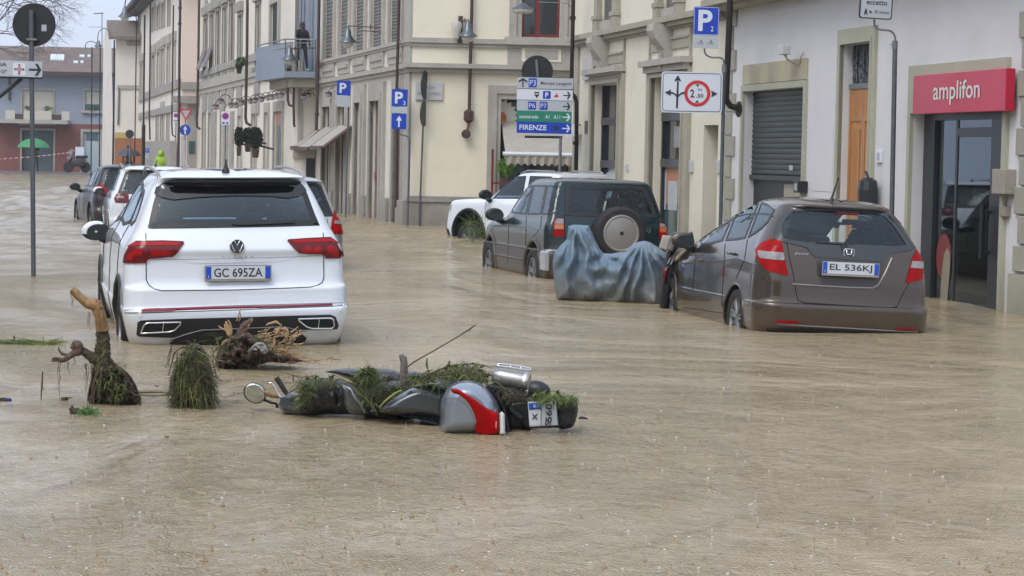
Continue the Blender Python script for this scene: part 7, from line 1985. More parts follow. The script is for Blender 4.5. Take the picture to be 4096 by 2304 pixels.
for P3 in ([(1.50, .36), (1.50, .98)], [(2.62, .45), (2.55, .90)], [(1.05, .66), (.80, .85), (.74, 1.05)], [(1.30, .30), (2.9, .27)]): cs.line(P3, 0, -.8, eye, 'door_gap', 'gap', car, w=.004, mirror=True)
for y, z in ((2.22, .79), (1.12, .90)):
 h = cs.hit(0, -.8, (y, z), eye)[0]
 for sx in (1, -1):
  mb = MB(); mb.tube([Vector((sx * (h.x - .005), y - .10, z)), Vector((sx * (h.x - .032), y - .06, z)), Vector((sx * (h.x - .034), y + .05, z)), Vector((sx * (h.x - .008), y + .09, z))], [.010, .014, .014, .010], 8); mb.build('door_handle', 'p_grey', car, smooth=True)
cs.patch(circ(.022, 14, 1.45, .38), 0, -.8, eye, 'sill_plug', 'gap', car, off=.003)
cs.line([(.35, .82), (1.0, .86), (2.0, .79), (3.1, .72)], 0, -.8, eye, 'shoulder_crease', 'p_grey', car, w=.008, mirror=True)
# ---- dark green off-roader
car, eye = carpose('green_offroader', 'dark green off-roader with beige lower cladding and a spare wheel on its tailgate', (1.252, 30.894, -.299, .245, -.003, .013))
cs = CarShell([lv(.26, .78, .18, 3.95, .14, .14, .03), lv(.32, .83, .08, 4.02, .14, .14, .03), lv(.45, .85, .03, 4.05, .14, .14, .03), lv(.60, .85, .03, 4.05, .14, .14, .03), lv(.655, .842, .05, 4.03, .12, .14, .03), lv(.68, .835, .08, 4.02, .1, .14, .03), lv(.80, .84, .09, 3.98, .1, .14, .03), lv(.90, .84, .095, 3.85, .1, .14, .03), lv(.97, .83, .10, 3.55, .1, .16, .03), lv(1.02, .815, .11, 3.0, .1, .16, .03), lv(1.08, .79, .13, 2.85, .1, .16, .03), lv(1.20, .76, .18, 2.68, .1, .16, .03), lv(1.40, .705, .26, 2.38, .1, .16, .03), lv(1.52, .665, .31, 2.15, .1, .16, .03), lv(1.56, .64, .32, 2.05, .12, .16, .03), lv(1.585, .60, .38, 1.95, .16, .2, .03), lv(1.605, .48, .5, 1.7, .2, .2, .03), lv(1.615, .3, .7, 1.5, .14, .1, .03), lv(1.617, .05, .95, 1.1, .02, .05, .01)], sub=4)
RW = [(-.585, 1.125), (-.56, 1.33), (-.53, 1.50), (-.50, 1.525), (-.2, 1.54), (.2, 1.54), (.44, 1.525), (.50, 1.48), (.60, 1.30), (.66, 1.13), (.3, 1.125), (-.3, 1.12)]
holes = [window(cs, RW, 1, .1, eye, car, 'rear_window', 'glass', curve=0, w=.05)]
for W_, nm in (([(2.10, 1.10), (2.05, 1.17), (1.35, 1.47), (1.02, 1.50), (1.32, 1.10)], 'side_window'), ([(1.25, 1.10), (.95, 1.505), (.30, 1.51), (.55, 1.12)], 'side_window'), ([(.48, 1.12), (.24, 1.51), (-.38, 1.515), (-.28, 1.16), (.1, 1.13)], 'quarter_window')):
 holes.append(window(cs, W_, 0, -.8, eye, car, nm, 'glass', mirror=True, curve=0, w=.02))
front_screen(cs, [(-.66, 1.06), (.66, 1.06), (.56, 1.48), (-.56, 1.48)], car)
for h in holes: cs.hole(h[0], h[1], h[2], h[3], mirror=h[4])
for y in (.72, 3.22):
 cs.arch(y, .36, .42)
 for s_ in (-1, 1):
  well(car, y, .36, .42, .83, s_); wheel(car, s_ * .755, y, .34, .345, .21, 5, s_, .6); archlip(cs, car, y, .36, .42, s_, 'p_sand', .03)
cs.body('body', 'p_teal', car, 'p_sand', lambda c: c.z < .655); cs.lining(car)
seats(car, (1.1, 2.0), (-.34, .34), .6, 1.12, .5)
mb = MB(); mb.bbox((-.6, 2.5, .85), (.6, 2.75, 1.03), .05); mb.tube([(-.38 + .17 * math.cos(a * .4), 2.42, 1.0 + .17 * math.sin(a * .4)) for a in range(17)], .014, 6); mb.build('dashboard', 'trim_in', car)
L1 = [(-.735, 1.06), (-.70, 1.085), (-.605, 1.082), (-.595, .85), (-.74, .845)]
cs.patch(L1, 1, .1, eye, 'tail_light', 'lamp_red', car, off=.02, depth=.03)
cs.patch([(-.72, 1.055), (-.69, 1.075), (-.612, 1.073), (-.61, 1.01), (-.728, 1.01)], 1, .1, eye, 'reversing_lamp', 'lamp_clear', car, off=.024, depth=.003)
cs.patch([(-.73, 1.006), (-.61, 1.006), (-.608, .945), (-.733, .945)], 1, .1, eye, 'indicator_lamp', 'lamp_amber', car, off=.024, depth=.003)
L2 = [(.69, 1.06), (.77, 1.04), (.83, .98), (.83, .88), (.70, .86)]
cs.patch(L2, 1, .1, eye, 'tail_light', 'lamp_red', car, off=.02, depth=.03)
cs.patch([(.70, 1.05), (.77, 1.03), (.805, 1.0), (.70, 1.0)], 1, .1, eye, 'reversing_lamp', 'lamp_clear', car, off=.024, depth=.003)
cs.patch([(.70, .995), (.81, .995), (.822, .94), (.70, .94)], 1, .1, eye, 'indicator_lamp', 'lamp_amber', car, off=.024, depth=.003)
cs.patch([(-.64, .74), (-.60, .745), (-.60, .705), (-.64, .70)], 1, .05, eye, 'reflector', 'lamp_red', car, off=.01)
cs.line([(-.60, 1.54), (-.595, 1.1), (-.58, .70), (0, .69), (.62, .70), (.66, 1.1)], 1, .1, eye, 'tailgate_gap', 'gap', car, w=.0045)
cs.line([(-.85, .665), (-.5, .665), (0, .665), (.6, .665), (.84, .665)], 1, .05, eye, 'bumper_top', 'p_silver', car, w=.014)
mb = MB(); put_text(mb, 'GJ', (.53, cs.hit(1, .1, (.5, .98), eye)[0].y - .006, .955), (1, 0, 0), (0, 0, 1), w=.10, h=.06); mb.build('model_lettering', 'grey_metal', car, fix=False)
# spare wheel with hard cover
sw_ = (.125, -.0, .915)
g = bpy.data.objects.new('spare_wheel', None); COL.objects.link(g); g.parent = car; g.location = sw_
mb = MB(); mb.lathe([(.2, .14), (.30, .13), (.345, .09), (.352, 0), (.345, -.07), (.31, -.115), (.25, -.12), (.245, -.10)], (0, .02, 0), (0, 1, 0), 44); mb.build('tyre', 'rubber', g, smooth=40)
mb = MB(); mb.lathe([(.248, -.085), (.243, -.118), (.225, -.127), (.205, -.118), (.19, -.124), (.03, -.134), (.025, -.126), (0, -.126)], (0, .02, 0), (0, 1, 0), 44); mb.build('wheel_cover', mat('grey_wheel_cover', (.27, .26, .25), .4, var=.1, metal=.2), g, smooth=30)
mb = MB(); mb.lathe([(.022, -.136), (.018, -.142), (0, -.142)], (0, .02, 0), (0, 1, 0), 16); mb.build('hub_cap', 'plastic', g)
mirror_(car, cs, -.93, 2.50, 1.06, 'plastic', -1, 1.15); mirror_(car, cs, .93, 2.50, 1.06, 'plastic', 1, 1.15)
for P3 in ([(1.28, .40), (1.30, 1.08)], [(2.25, .40), (2.28, 1.05)], [(.95, .80), (.52, .95), (.50, 1.10)]): cs.line(P3, 0, -.8, eye, 'door_gap', 'gap', car, w=.004, mirror=True)
cs.line([(.35, .655), (3.9, .655)], 0, -.8, None, 'side_moulding', 'p_sand', car, w=.016, mirror=True)
cs.line([(1.2, .50), (2.9, .50)], 0, -.85, None, 'side_moulding', 'p_sand', car, w=.016, mirror=True)
cs.line([(.2, .93), (1.0, .95), (2.3, .93), (3.4, .9)], 0, -.8, None, 'shoulder_crease', 'p_teal', car, w=.01, mirror=True)
mb = MB(); mb.M = None; mb.bbox((-.86, .0, .40), (-.80, .30, .66), .02); mb.bbox((.80, 0, .40), (.86, .30, .66), .02); mb.build('bumper_corner', 'p_silver', car)
# ---- simpler cars farther off
def gcar(name, label, pose, paint, W, H, L, glass='glass', rails=False, lamps='lamp_red', lampz=(.80, 1.02), belt=None, wr=.30, rear_wheel=.75, front_wheel=3.25, light=None, txt=None, arch_m=None, fshape=None, group=None):
 car, eye = carpose(name, label, pose, group)
 w = W / 2; b = belt or H * .64
 z = lambda k: H * k
 cs = CarShell([lv(.20, w * .92, .15, L * .95), lv(.27, w * .97, .05, L * .98), lv(.42, w * .99, 0, L), lv(.52, w, .0, L), lv(.60, w, .04, L), lv(z(.50), w, .05, L - .06), lv(b - .12, w * .985, .07, L * .88), lv(b - .03, w * .96, .10, L * .76), lv(b + .03, w * .92, .13, L * .715), lv(b + .12, w * .88, .18, L * .69), lv(z(.84), w * .80, .28, L * .60), lv(z(.93), w * .735, .33, L * .52), lv(z(.955), w * .70, .30, L * .47), lv(z(.975), w * .62, .38, L * .42), lv(z(.99), w * .5, .55, L * .38), lv(z(.998), w * .28, .8, L * .33), lv(z(1), w * .06, 1.0, L * .28)], sub=3)
 rw = [(-w * .83, b + .03), (-w * .66, z(.92)), (-w * .55, z(.945)), (w * .55, z(.945)), (w * .66, z(.92)), (w * .83, b + .03), (w * .4, b + .01), (-w * .4, b + .01)]
 holes = [window(cs, rw, 1, .2, None, car, 'rear_window', glass, curve=0, w=.05)]
 y1 = L * .60
 for P in ([(L * .455, b + .05), (L * .66, b + .04), (L * .60, z(.84)), (L * .52, z(.92)), (L * .455, z(.935))], [(L * .26, b + .06), (L * .445, b + .05), (L * .445, z(.935)), (L * .29, z(.93))], [(L * .13, b + .09), (L * .25, b + .06), (L * .28, z(.93)), (L * .17, z(.90))]):
  holes.append(window(cs, P, 0, -w, None, car, 'side_window', glass, mirror=True, curve=0, w=.022))
 front_screen(cs, [(-w * .78, b + .02), (w * .78, b + .02), (w * .64, z(.92)), (-w * .64, z(.92))], car)
 for h in holes: cs.hole(h[0], h[1], h[2], h[3], mirror=h[4])
 for y in (rear_wheel, front_wheel):
  cs.arch(y, wr + .03, wr + .09)
  for s_ in (-1, 1):
   well(car, y, wr + .03, wr + .09, w * .98, s_); wheel(car, s_ * (w - .11), y, wr, wr + .01, .2, 5, s_); archlip(cs, car, y, wr + .03, wr + .09, s_, arch_m or paint, .02 if arch_m else .012)
 cs.body('body', paint, car); cs.lining(car); seats(car, (1.2, 2.1), (-.35, .35), .55, b + .12)
 for s_ in (-1, 1):
  P = light or [(.60, lampz[0]), (.60, lampz[1]), (.70, lampz[1] + .03), (.86, lampz[1]), (.90, (lampz[0] + lampz[1]) / 2), (.88, lampz[0])]
  P = [(s_ * a * w, c) for a, c in P]
  cs.patch(P, 1, .15, None, 'tail_light', lamps, car, off=.012, depth=.03)
  c_ = (sum(p[0] for p in P) / len(P), sum(p[1] for p in P) / len(P))
  cs.patch([(c_[0] - .05, c_[1] - .012), (c_[0] + .05, c_[1] - .012), (c_[0] + .05, c_[1] + .03), (c_[0] - .05, c_[1] + .03)], 1, .15, None, 'reversing_lamp', 'lamp_clear', car, off=.016, depth=.003)
  mirror_(car, cs, s_ * (w + .08), L * .66, b + .02, paint, s_, 1.05)
 cs.line([(-w * .72, b), (-w * .70, .6), (0, .58), (w * .70, .6), (w * .72, b)], 1, .1, None, 'tailgate_gap', 'gap', car)
 cs.patch([(w * .70, .50), (w * .98, .50), (w * .98, .58), (w * .70, .58)], 1, .05, None, 'bumper_insert', 'plastic', car, off=.012)
 for P3 in ([(L * .45, .4), (L * .45, b)], [(L * .68, .45), (L * .68, b)]): cs.line(P3, 0, -w, None, 'door_gap', 'gap', car, mirror=True)
 if rails:
  for s_ in (-1, 1):
   mb = MB(); mb.tube(catmull([(s_ * w * .72, .45, z(.95)), (s_ * w * .72, .52, z(.99)), (s_ * w * .72, 1.2, z(1.015)), (s_ * w * .70, L * .45, z(.99)), (s_ * w * .70, L * .5, z(.95))], 5), .014, 6); mb.build('roof_rail', 'steel', car, smooth=True)
  mb = MB(); mb.lathe([(.03, -.02), (.02, .03), (0, .08)], (0, .6, z(.995)), (0, 0, 1), 10); mb.build('roof_aerial', 'plastic', car)
 if txt: plate(car, (0, .03, .72), .52, .12, txt)
 return car, cs
def cpos(px, py_w, yaw, depth, dy=0.):
 p = onwater(px, py_w); return (p.x, p.y, -depth, yaw, 0, 0)
Yk = 31.7; c_ = at(1140, 900, Yk)
gcar('silver_hatchback', 'silver hatchback half hidden behind the large white estate car', (c_.x, Yk, -.31, .27, 0, .0), 'p_silver', 1.68, 1.58, 3.95, light=[(.74, .80), (.80, 1.02), (.86, 1.12), (.92, 1.05), (.985, .90), (.99, .80)])
c_ = at(533, 900, 50.)
gcar('dark_hatchback', 'muddy dark blue hatchback at the far left, water up to its wheels', (c_.x, 50., -.26, .30, 0, 0), 'p_dark', 1.66, 1.50, 3.75, light=[(.66, .86), (.68, 1.02), (.78, 1.08), (.90, 1.03), (.92, .92), (.84, .83)])
c_ = at(628, 900, 46.)
gcar('small_white_suv', 'smaller white car with roof rails between the dark hatchback and the large white estate car', (c_.x, 46., -.33, .215, 0, 0), 'p_white', 1.80, 1.585, 4.3, glass='glass_dark', rails=True, lamps='lamp_dark', lampz=(.86, 1.02))
# white jeep-like car pointing left
car, eye = carpose('white_offroader', 'boxy white off-roader pointing left beside the corner house, weeds in its wheel arch', (2.03, 43.6, -.38, .72, 0, .0))
w = .90
cs = CarShell([lv(.28, .80, 0.87, 4.02, .12, .12, .03, .25, .2), lv(.36, .86, 0.79, 4.12, .12, .12, .03, .25, .2), lv(.52, .90, 0.75, 4.16, .12, .12, .03, .22, .2), lv(.70, .90, 0.77, 4.14, .12, .12, .03, .2, .18), lv(.90, .895, 0.80, 4.10, .12, .12, .03, .2, .18), lv(1.05, .885, 0.82, 4.03, .12, .12, .03, .2, .16), lv(1.10, .86, 0.84, 3.90, .12, .12, .03, .2, .2), lv(1.135, .84, 0.86, 3.45, .12, .12, .03, .2, .3), lv(1.16, .82, 0.88, 3.02, .12, .12, .03, .2, .3), lv(1.20, .80, 0.90, 2.92, .12, .12, .03, .2, .2), lv(1.45, .73, 0.97, 2.56, .12, .12, .03, .2, .16), lv(1.60, .69, 1.03, 2.30, .12, .12, .03, .2, .16), lv(1.645, .66, 1.07, 2.18, .16, .16, .03, .2, .16), lv(1.67, .58, 1.17, 2.0, .2, .2, .03, .2, .16), lv(1.685, .38, 1.35, 1.8, .2, .2, .02, .15, .12), lv(1.69, .05, 1.75, 1.3, .02, .04, .0, .02, .02)], sub=4)
holes = []
for P in ([(1.92, 1.17), (2.80, 1.15), (2.52, 1.42), (2.30, 1.58), (1.95, 1.60)], [(1.2, 1.18), (1.82, 1.17), (1.84, 1.60), (1.24, 1.60)]): holes.append(window(cs, P, 0, -.9, None, car, 'side_window', 'glass_dark', mirror=True, curve=0, w=.025))
holes.append(window(cs, [(-.72, 1.16), (-.60, 1.56), (.60, 1.56), (.72, 1.16)], 1, .2, None, car, 'rear_window', 'glass_dark', curve=0, w=.05))
front_screen(cs, [(-.70, 1.16), (.70, 1.16), (.60, 1.56), (-.60, 1.56)], car)
for h in holes: cs.hole(h[0], h[1], h[2], h[3], mirror=h[4])
for y in (1.45, 3.37):
 cs.arch(y, .44, .49)
 for s_ in (-1, 1):
  well(car, y, .44, .49, .88, s_); wheel(car, s_ * .78, y, .35, .355, .22, 5, s_); archlip(cs, car, y, .44, .49, s_, 'plastic', .03)
cs.body('body', 'p_white', car); cs.lining(car); seats(car, (1.5, 2.2), (-.36, .36), .6, 1.25)
cs.patch([(3.92, 1.0), (4.05, .99), (4.05, .87), (3.95, .88)], 0, -.9, None, 'headlight', 'lamp_clear', car, off=.01, mirror=True)
cs.patch([(3.98, .52), (4.10, .55), (4.12, .40), (3.95, .38)], 0, -.9, None, 'bumper_corner', 'plastic', car, off=.02, mirror=True)
cs.line([(2.86, .50), (2.88, 1.12)], 0, -.9, None, 'door_gap', 'gap', car, mirror=True); cs.line([(1.88, .45), (1.88, 1.15)], 0, -.9, None, 'door_gap', 'gap', car, mirror=True)
cs.patch([(2.55, .80), (2.82, .80), (2.82, .83), (2.55, .83)], 0, -.9, None, 'side_badge', 'grey_metal', car, off=.004)
cs.patch([(1.95, .50), (2.85, .50), (2.85, .36), (1.95, .36)], 0, -.9, None, 'sill_cladding', 'plastic', car, off=.012, mirror=True)
for s_ in (-1, 1):
 mb = MB(); mb.tube([(s_ * .60, 1.2, 1.66), (s_ * .60, 1.3, 1.70), (s_ * .60, 2.0, 1.70), (s_ * .60, 2.2, 1.64)], .018, 6); mb.build('roof_rail', 'steel', car, smooth=True)
mirror_(car, cs, -1.0, 2.72, 1.22, 'plastic', -1, 1.2)
def blades(mb, n, pf, L, w, droop=.3, seg=3, up=None):
 """thin curved leaf strips; pf() -> (root, direction)"""
 for _ in range(n):
  p, d = pf(); p = Vector(p); d = Vector(d).normalized()
  l = L * random.uniform(.5, 1.2); ww = w * random.uniform(.5, 1.2)
  s = d.cross(Vector((random.uniform(-1, 1), random.uniform(-1, 1), random.uniform(-1, 1)))).normalized() * ww
  vs = []
  q = p.copy(); dd = d.copy()
  for k in range(seg + 1):
   t = 1 - .85 * k / seg
   vs += [q - s * t, q + s * t]
   dd = (dd + Vector((random.uniform(-.15, .15), random.uniform(-.15, .15), -droop / seg))).normalized()
   q = q + dd * l / seg
  mb.add(vs, [(2 * k, 2 * k + 1, 2 * k + 3, 2 * k + 2) for k in range(seg)])
random.seed(11)
p0 = at(1905, 930, 43.2)
wd = thing('weed_clump', 'green weeds caught in the front wheel of the white off-roader', 'weeds', (p0.x, p0.y, 0), group=None)
mb = MB(wd.location)
blades(mb, 160, lambda: ((p0.x + random.uniform(-.22, .22), p0.y + random.uniform(-.1, .1), random.uniform(0, .42)), (random.uniform(-.6, .5), random.uniform(-.3, .2), random.uniform(-.2, 1))), .28, .007, .8)
mb.build('stalks', 'weed', wd)
# ------------------------------------------------------------------ tools for soft and broken shapes laid out at a distance
def edge_dist(x, y, P):
 d = 1e9
 for i in range(len(P)):
  ax, ay = P[i - 1]; bx, by = P[i]; ex, ey = bx - ax, by - ay; l2 = ex * ex + ey * ey
  t = 0 if l2 == 0 else max(0, min(1, ((x - ax) * ex + (y - ay) * ey) / l2))
  d = min(d, math.hypot(x - ax - ex * t, y - ay - ey * t))
 return d
def inflate(parent, name, m, P, Y, bulge, R_=40, cell=7, curve=3, nz=0., nscale=.03, fold=None, yf=None, smooth=True):
 """rounded body from an outline in photo pixels, standing at distance Y (yf: extra distance per pixel)"""
 Q = catmull([tuple(p) for p in P], curve, True) if curve else list(P)
 Q = [(q.x, q.y) for q in resample([(a, b, 0) for a, b in Q], cell)]
 v2, f2, bnd = gridpoly(Q, cell)
 F_ = []; B_ = []
 for (x, y) in v2:
  d = min(1, edge_dist(x, y, Q) / R_)
  h = math.sqrt(max(0, 1 - (1 - d) ** 2)) * bulge
  Yb = Y + (yf(x, y) if yf else 0)
  e = 0
  if nz: e += nz * noise.fractal(Vector((x * nscale, y * nscale, Y)), 1, 2, 4) * min(1, d * 2)
  if fold: e += fold(x, y) * min(1, d * 3)
  F_.append(at(x, y, Yb - h - e)); B_.append(at(x, y, Yb + h + .002))
 k = len(v2)
 mb = MB(parent.location)
 mb.add(F_ + B_, list(f2) + [tuple(i + k for i in reversed(f)) for f in f2] + [(a, b, b + k, a + k) for a, b in bnd])
 return mb.build(name, m, parent, smooth=smooth)
def pxtube(mb, pts, rpx, Y, seg=8, jit=0., sub=4, dy=None):
 """tube through pixel points (x, y[, dY]); radius in pixels"""
 k = upx(Y)
 P = catmull([tuple(p) + (() if len(p) > 2 else (0,)) for p in pts], sub)
 n = len(P)
 rr = rpx if isinstance(rpx, (list, tuple)) else [rpx, rpx]
 rs = []
 for i in range(n):
  t = i / (n - 1) * (len(rr) - 1); a = int(min(t, len(rr) - 2)); rs.append((rr[a] * (1 - t + a) + rr[a + 1] * (t - a)) * k)
 mb.tube([at(p[0], p[1], Y + p[2]) for p in P], rs, seg, jit=jit)
# covered scooter
def Vp(x, y): return (1760 + x * .4141, 640 + y * .4141)
tb = onwater(2420, 1208)
Yc = tb.y
tp = thing('covered_scooter', 'scooter under a draped blue grey cover between the green off-roader and the hatchback', 'scooter', (tb.x, Yc, 0))
P = [Vp(*p) for p in ((1240, 640), (1290, 624), (1380, 628), (1440, 634), (1465, 690), (1500, 780), (1545, 860), (1580, 900), (1650, 905), (1720, 893), (1795, 885), (1830, 845), (1860, 815), (1920, 790), (1980, 780), (2040, 800), (2110, 845), (2170, 890), (2200, 940), (2190, 1010), (2160, 1100), (2150, 1230), (2135, 1440), (2050, 1440), (1900, 1420), (1700, 1400), (1500, 1385), (1300, 1375), (1130, 1355), (1110, 1240), (1095, 1100), (1088, 990), (1105, 900), (1160, 830), (1225, 765))]
def tarpfold(x, y):
 X = (x - 1760) / .4141; Y_ = (y - 640) / .4141
 v = 0
 for (cx, cy, f_, a) in ((1340, 560, 19, .085), (1980, 720, 23, .075)):
  an = math.atan2(Y_ - cy, X - cx); r = math.hypot(X - cx, Y_ - cy)
  wgt = math.exp(-((X - cx) / 420) ** 2) * min(1, r / 300)
  v += a * .75 * wgt * math.sin(an * f_ + 3. * noise.noise(Vector((X * .005, Y_ * .004, 2))))
 # hammock folds between the two peaks
 r = math.hypot(X - 1600, (Y_ - 500) * .8); v += .03 * math.sin(r * .045) * math.exp(-((X - 1600) / 200) ** 2) * (1 if Y_ < 1180 else .2)
 v += .05 * noise.noise(Vector((X * .006, Y_ * .003, 7))) + .025 * abs(noise.noise(Vector((X * .016, Y_ * .006, 3)))) + .012 * abs(noise.noise(Vector((X * .03, Y_ * .012, 9))))
 return v
inflate(tp, 'cover', 'tarp', P, Yc + .22, .26, R_=75, cell=5, curve=0, fold=tarpfold, yf=lambda x, y: (2420 - x) * .0009)
mb = MB(tp.location)
for yy in ((1290, 1350, 1480, 1350),): pxtube(mb, [Vp(1395, 1300), Vp(1420, 1345), Vp(1470, 1350), Vp(1510, 1310)], 1.6, Yc - .08)
mb.build('cover_cord', 'gap', tp)
# grey scooter behind the hatchback
Yg = 25.2; g0 = at(2700, 1150, Yg)
gs = thing('grey_scooter', 'parked scooter between the covered one and the hatchback, plate and top box showing', 'scooter', (g0.x, Yg, 0))
inflate(gs, 'top_box_lid', 'sc_black', [Vp(*p) for p in ((2245, 700), (2330, 705), (2345, 740), (2320, 800), (2290, 870), (2250, 930), (2200, 930), (2185, 890), (2230, 800))], Yg, .12, R_=20, cell=4)
inflate(gs, 'number_plate', 'stone_pale', [Vp(*p) for p in ((2150, 725), (2240, 735), (2190, 875), (2112, 850))], Yg - .10, .01, R_=3, cell=5, curve=0)
inflate(gs, 'silver_panel', 'alloy', [Vp(*p) for p in ((2242, 738), (2296, 745), (2250, 885), (2192, 872))], Yg - .12, .03, R_=6, cell=4, curve=0)
mb = MB(gs.location); pxtube(mb, [Vp(2230, 1010), Vp(2290, 900), Vp(2370, 840)], 4, Yg); pxtube(mb, [Vp(2200, 1000), Vp(2260, 900), Vp(2330, 820)], 3, Yg); mb.build('frame_tubes', 'steel', gs)
inflate(gs, 'side_fairing', 'lamp_dark', [Vp(*p) for p in ((2160, 1060), (2205, 1030), (2215, 1070), (2190, 1160), (2160, 1200), (2150, 1130))], Yg + .1, .10, R_=14, cell=4)
inflate(gs, 'front_fairing', 'sc_black', [Vp(*p) for p in ((2190, 900), (2260, 940), (2290, 1080), (2200, 1450), (2120, 1450), (2150, 1180), (2180, 1000))], Yg + .2, .14, R_=20, cell=5)
inflate(gs, 'mirror', 'sc_black', [Vp(*p) for p in ((2380, 760), (2400, 705), (2440, 700), (2450, 800), (2390, 850), (2365, 820))], Yg, .05, R_=10, cell=4)
inflate(gs, 'yellow_label', 'hivis', [Vp(*p) for p in ((2335, 770), (2362, 755), (2365, 800), (2335, 800))], Yg - .02, .01, R_=3, cell=4, curve=0)
# ------------------------------------------------------------------ the scooter lying in the foreground
def Sp(x, y): return (900 + x * .5823, 1250 + y * .5823)
ts = onwater(1900, 1719); Y0 = ts.y
def SY(x):     # the left part lies farther from the camera
 return Y0 + (1990 - x) / 1000 * .75
sc = thing('fallen_scooter', 'silver and black scooter lying on its side in the flood with tail light upward', 'scooter', (ts.x, Y0, 0))
def sinf(name, m, pts, dY, bulge, R_=30, **k):
 P = [Sp(*p) for p in pts]; cx = sum(p[0] for p in P) / len(P)
 return inflate(sc, name, m, P, SY(cx) + dY, bulge, R_=R_, **k)
# dark underside and engine bulk first
sinf('engine_casing', 'sc_black', ((1800, 560), (1900, 500), (2050, 540), (2130, 600), (2120, 820), (1900, 840), (1790, 700)), .30, .18, 40)
sinf('footboard', 'sc_black', ((930, 600), (1010, 500), (1150, 470), (1300, 470), (1360, 540), (1300, 720), (1100, 740), (960, 720)), .22, .14, 40, nz=.03)
sinf('seat', 'seat', ((690, 408), (760, 390), (860, 384), (960, 388), (1060, 386), (1130, 388), (1200, 408), (1300, 404), (1400, 420), (1400, 450), (1300, 470), (1240, 480), (1200, 560), (1120, 640), (1000, 640), (930, 560), (860, 470), (760, 425)), .42, .15, 34, nz=.02)
sinf('leg_shield', 'sc_black', ((520, 560), (560, 480), (640, 455), (760, 452), (860, 480), (940, 540), (1000, 620), (1015, 700), (860, 700), (700, 700), (560, 700), (505, 640)), .10, .17, 45, nz=.02)
sinf('shield_panel', 'sc_grey', ((800, 505), (850, 512), (900, 560), (950, 620), (990, 690), (870, 695), (820, 640), (810, 570)), -.07, .05, 20)
mb = MB(sc.location); pxtube(mb, [Sp(805, 503) + (-.17,), Sp(860, 525) + (-.20,), Sp(890, 580) + (-.21,), Sp(930, 630) + (-.19,), Sp(962, 690) + (-.16,)], [3, 5, 3], SY(1420)); mb.build('silver_strip', 'sc_silver', sc, smooth=True)
sinf('handlebar_cover', 'sc_grey', ((375, 600), (400, 560), (450, 545), (500, 560), (540, 610), (580, 660), (640, 710), (560, 720), (420, 700), (370, 655)), .05, .10, 26, nz=.01)
mb = MB(sc.location); pxtube(mb, [Sp(352, 445), Sp(390, 505), Sp(440, 585)], [11, 10.5, 9], SY(1120), 12); mb.build('hand_grip', 'rubber', sc, smooth=True)
mb = MB(sc.location); pxtube(mb, [Sp(305, 488), Sp(318, 484), Sp(340, 510), Sp(365, 560), Sp(398, 600)], [4, 3.4, 4.5, 6], SY(1120) - .03, 8); mb.build('brake_lever', 'chrome', sc, smooth=True)
mb = MB(sc.location)
for a_ in (((430, 560), (500, 520), (600, 530), (700, 600)), ((450, 590), (540, 560), (640, 580), (720, 660)), ((380, 580), (420, 620), (470, 640), (540, 700))): pxtube(mb, [Sp(*q) for q in a_], 2.2, SY(1180) - .10)
mb.build('control_cables', 'plastic', sc, smooth=True)
mb = MB(sc.location)
for a_ in (((1500, 600), (1580, 590), (1660, 640), (1705, 720), (1720, 838)), ((1530, 545), (1570, 500), (1650, 478), (1730, 488), (1800, 535), (1862, 610), (1890, 690))): pxtube(mb, [Sp(*q) for q in a_], .9, SY(2000) - .318)
mb.build('panel_seams', 'gap', sc)
Ym = SY(1000)
mel = [Sp(205 + 78 * math.cos(a) * 1.0 - 14 * math.sin(a), 553 + 70 * math.sin(a) + 22 * math.cos(a)) for a in [2 * math.pi * i / 28 for i in range(28)]]
inflate(sc, 'mirror_shell', 'plastic', mel, Ym, .035, R_=12, cell=5, curve=0)
inflate(sc, 'mirror_glass', 'mirror', [tuple(p) for p in inset([Vector(p) for p in mel], 4.5)], Ym - .036, .004, R_=4, cell=6, curve=0)
mb = MB(sc.location); pxtube(mb, [Sp(270, 600), Sp(320, 620), Sp(350, 625), (900 + 360 * .5823, 1250 + 655 * .5823)], [6, 5, 6], Ym); mb.build('mirror_arm', 'plastic', sc, smooth=True)
sinf('indicator', 'wood_tan', ((262, 545), (300, 540), (360, 560), (395, 585), (350, 590), (290, 575)), .0, .03, 8, cell=4)
# tail
sinf('rear_fairing', 'sc_grey', ((1055, 680), (1085, 640), (1130, 600), (1200, 555), (1290, 515), (1370, 505), (1470, 530), (1530, 560), (1510, 780), (1470, 740), (1330, 715), (1180, 705)), .02, .15, 34, cell=6)
sinf('rear_fairing_top', 'sc_silver', ((1290, 520), (1330, 485), (1400, 460), (1500, 448), (1580, 452), (1640, 470), (1600, 560), (1490, 545), (1400, 520)), .10, .14, 24, cell=6)
sinf('tail_cover', 'sc_silver', ((1478, 700), (1485, 600), (1520, 530), (1570, 485), (1640, 465), (1720, 472), (1790, 510), (1850, 570), (1890, 650), (1915, 760), (1925, 840), (1700, 845), (1490, 840)), -.12, .20, 60, cell=6)
sinf('tail_edge', 'sc_black', ((1790, 512), (1840, 530), (1900, 590), (1945, 680), (1968, 790), (1970, 840), (1925, 842), (1915, 740), (1885, 640), (1845, 570)), .02, .12, 16, cell=5)
rl = ((1550, 527), (1572, 520), (1600, 524), (1650, 545), (1720, 590), (1790, 640), (1850, 680), (1876, 695), (1880, 840), (1728, 842), (1716, 745), (1690, 670), (1645, 605), (1590, 565), (1560, 548))
sinf('tail_light', 'lamp_red', rl, -.285, .045, 16, cell=5, curve=2)
sinf('lamp_lip', 'petal', ((1884, 692), (1905, 680), (1922, 700), (1926, 842), (1886, 842)), -.20, .05, 8, cell=5, curve=0)
mb = MB(sc.location)
Yt_ = SY(2000) - .335
a = at(*Sp(1862, 770), Yt_); kk = upx(Yt_)
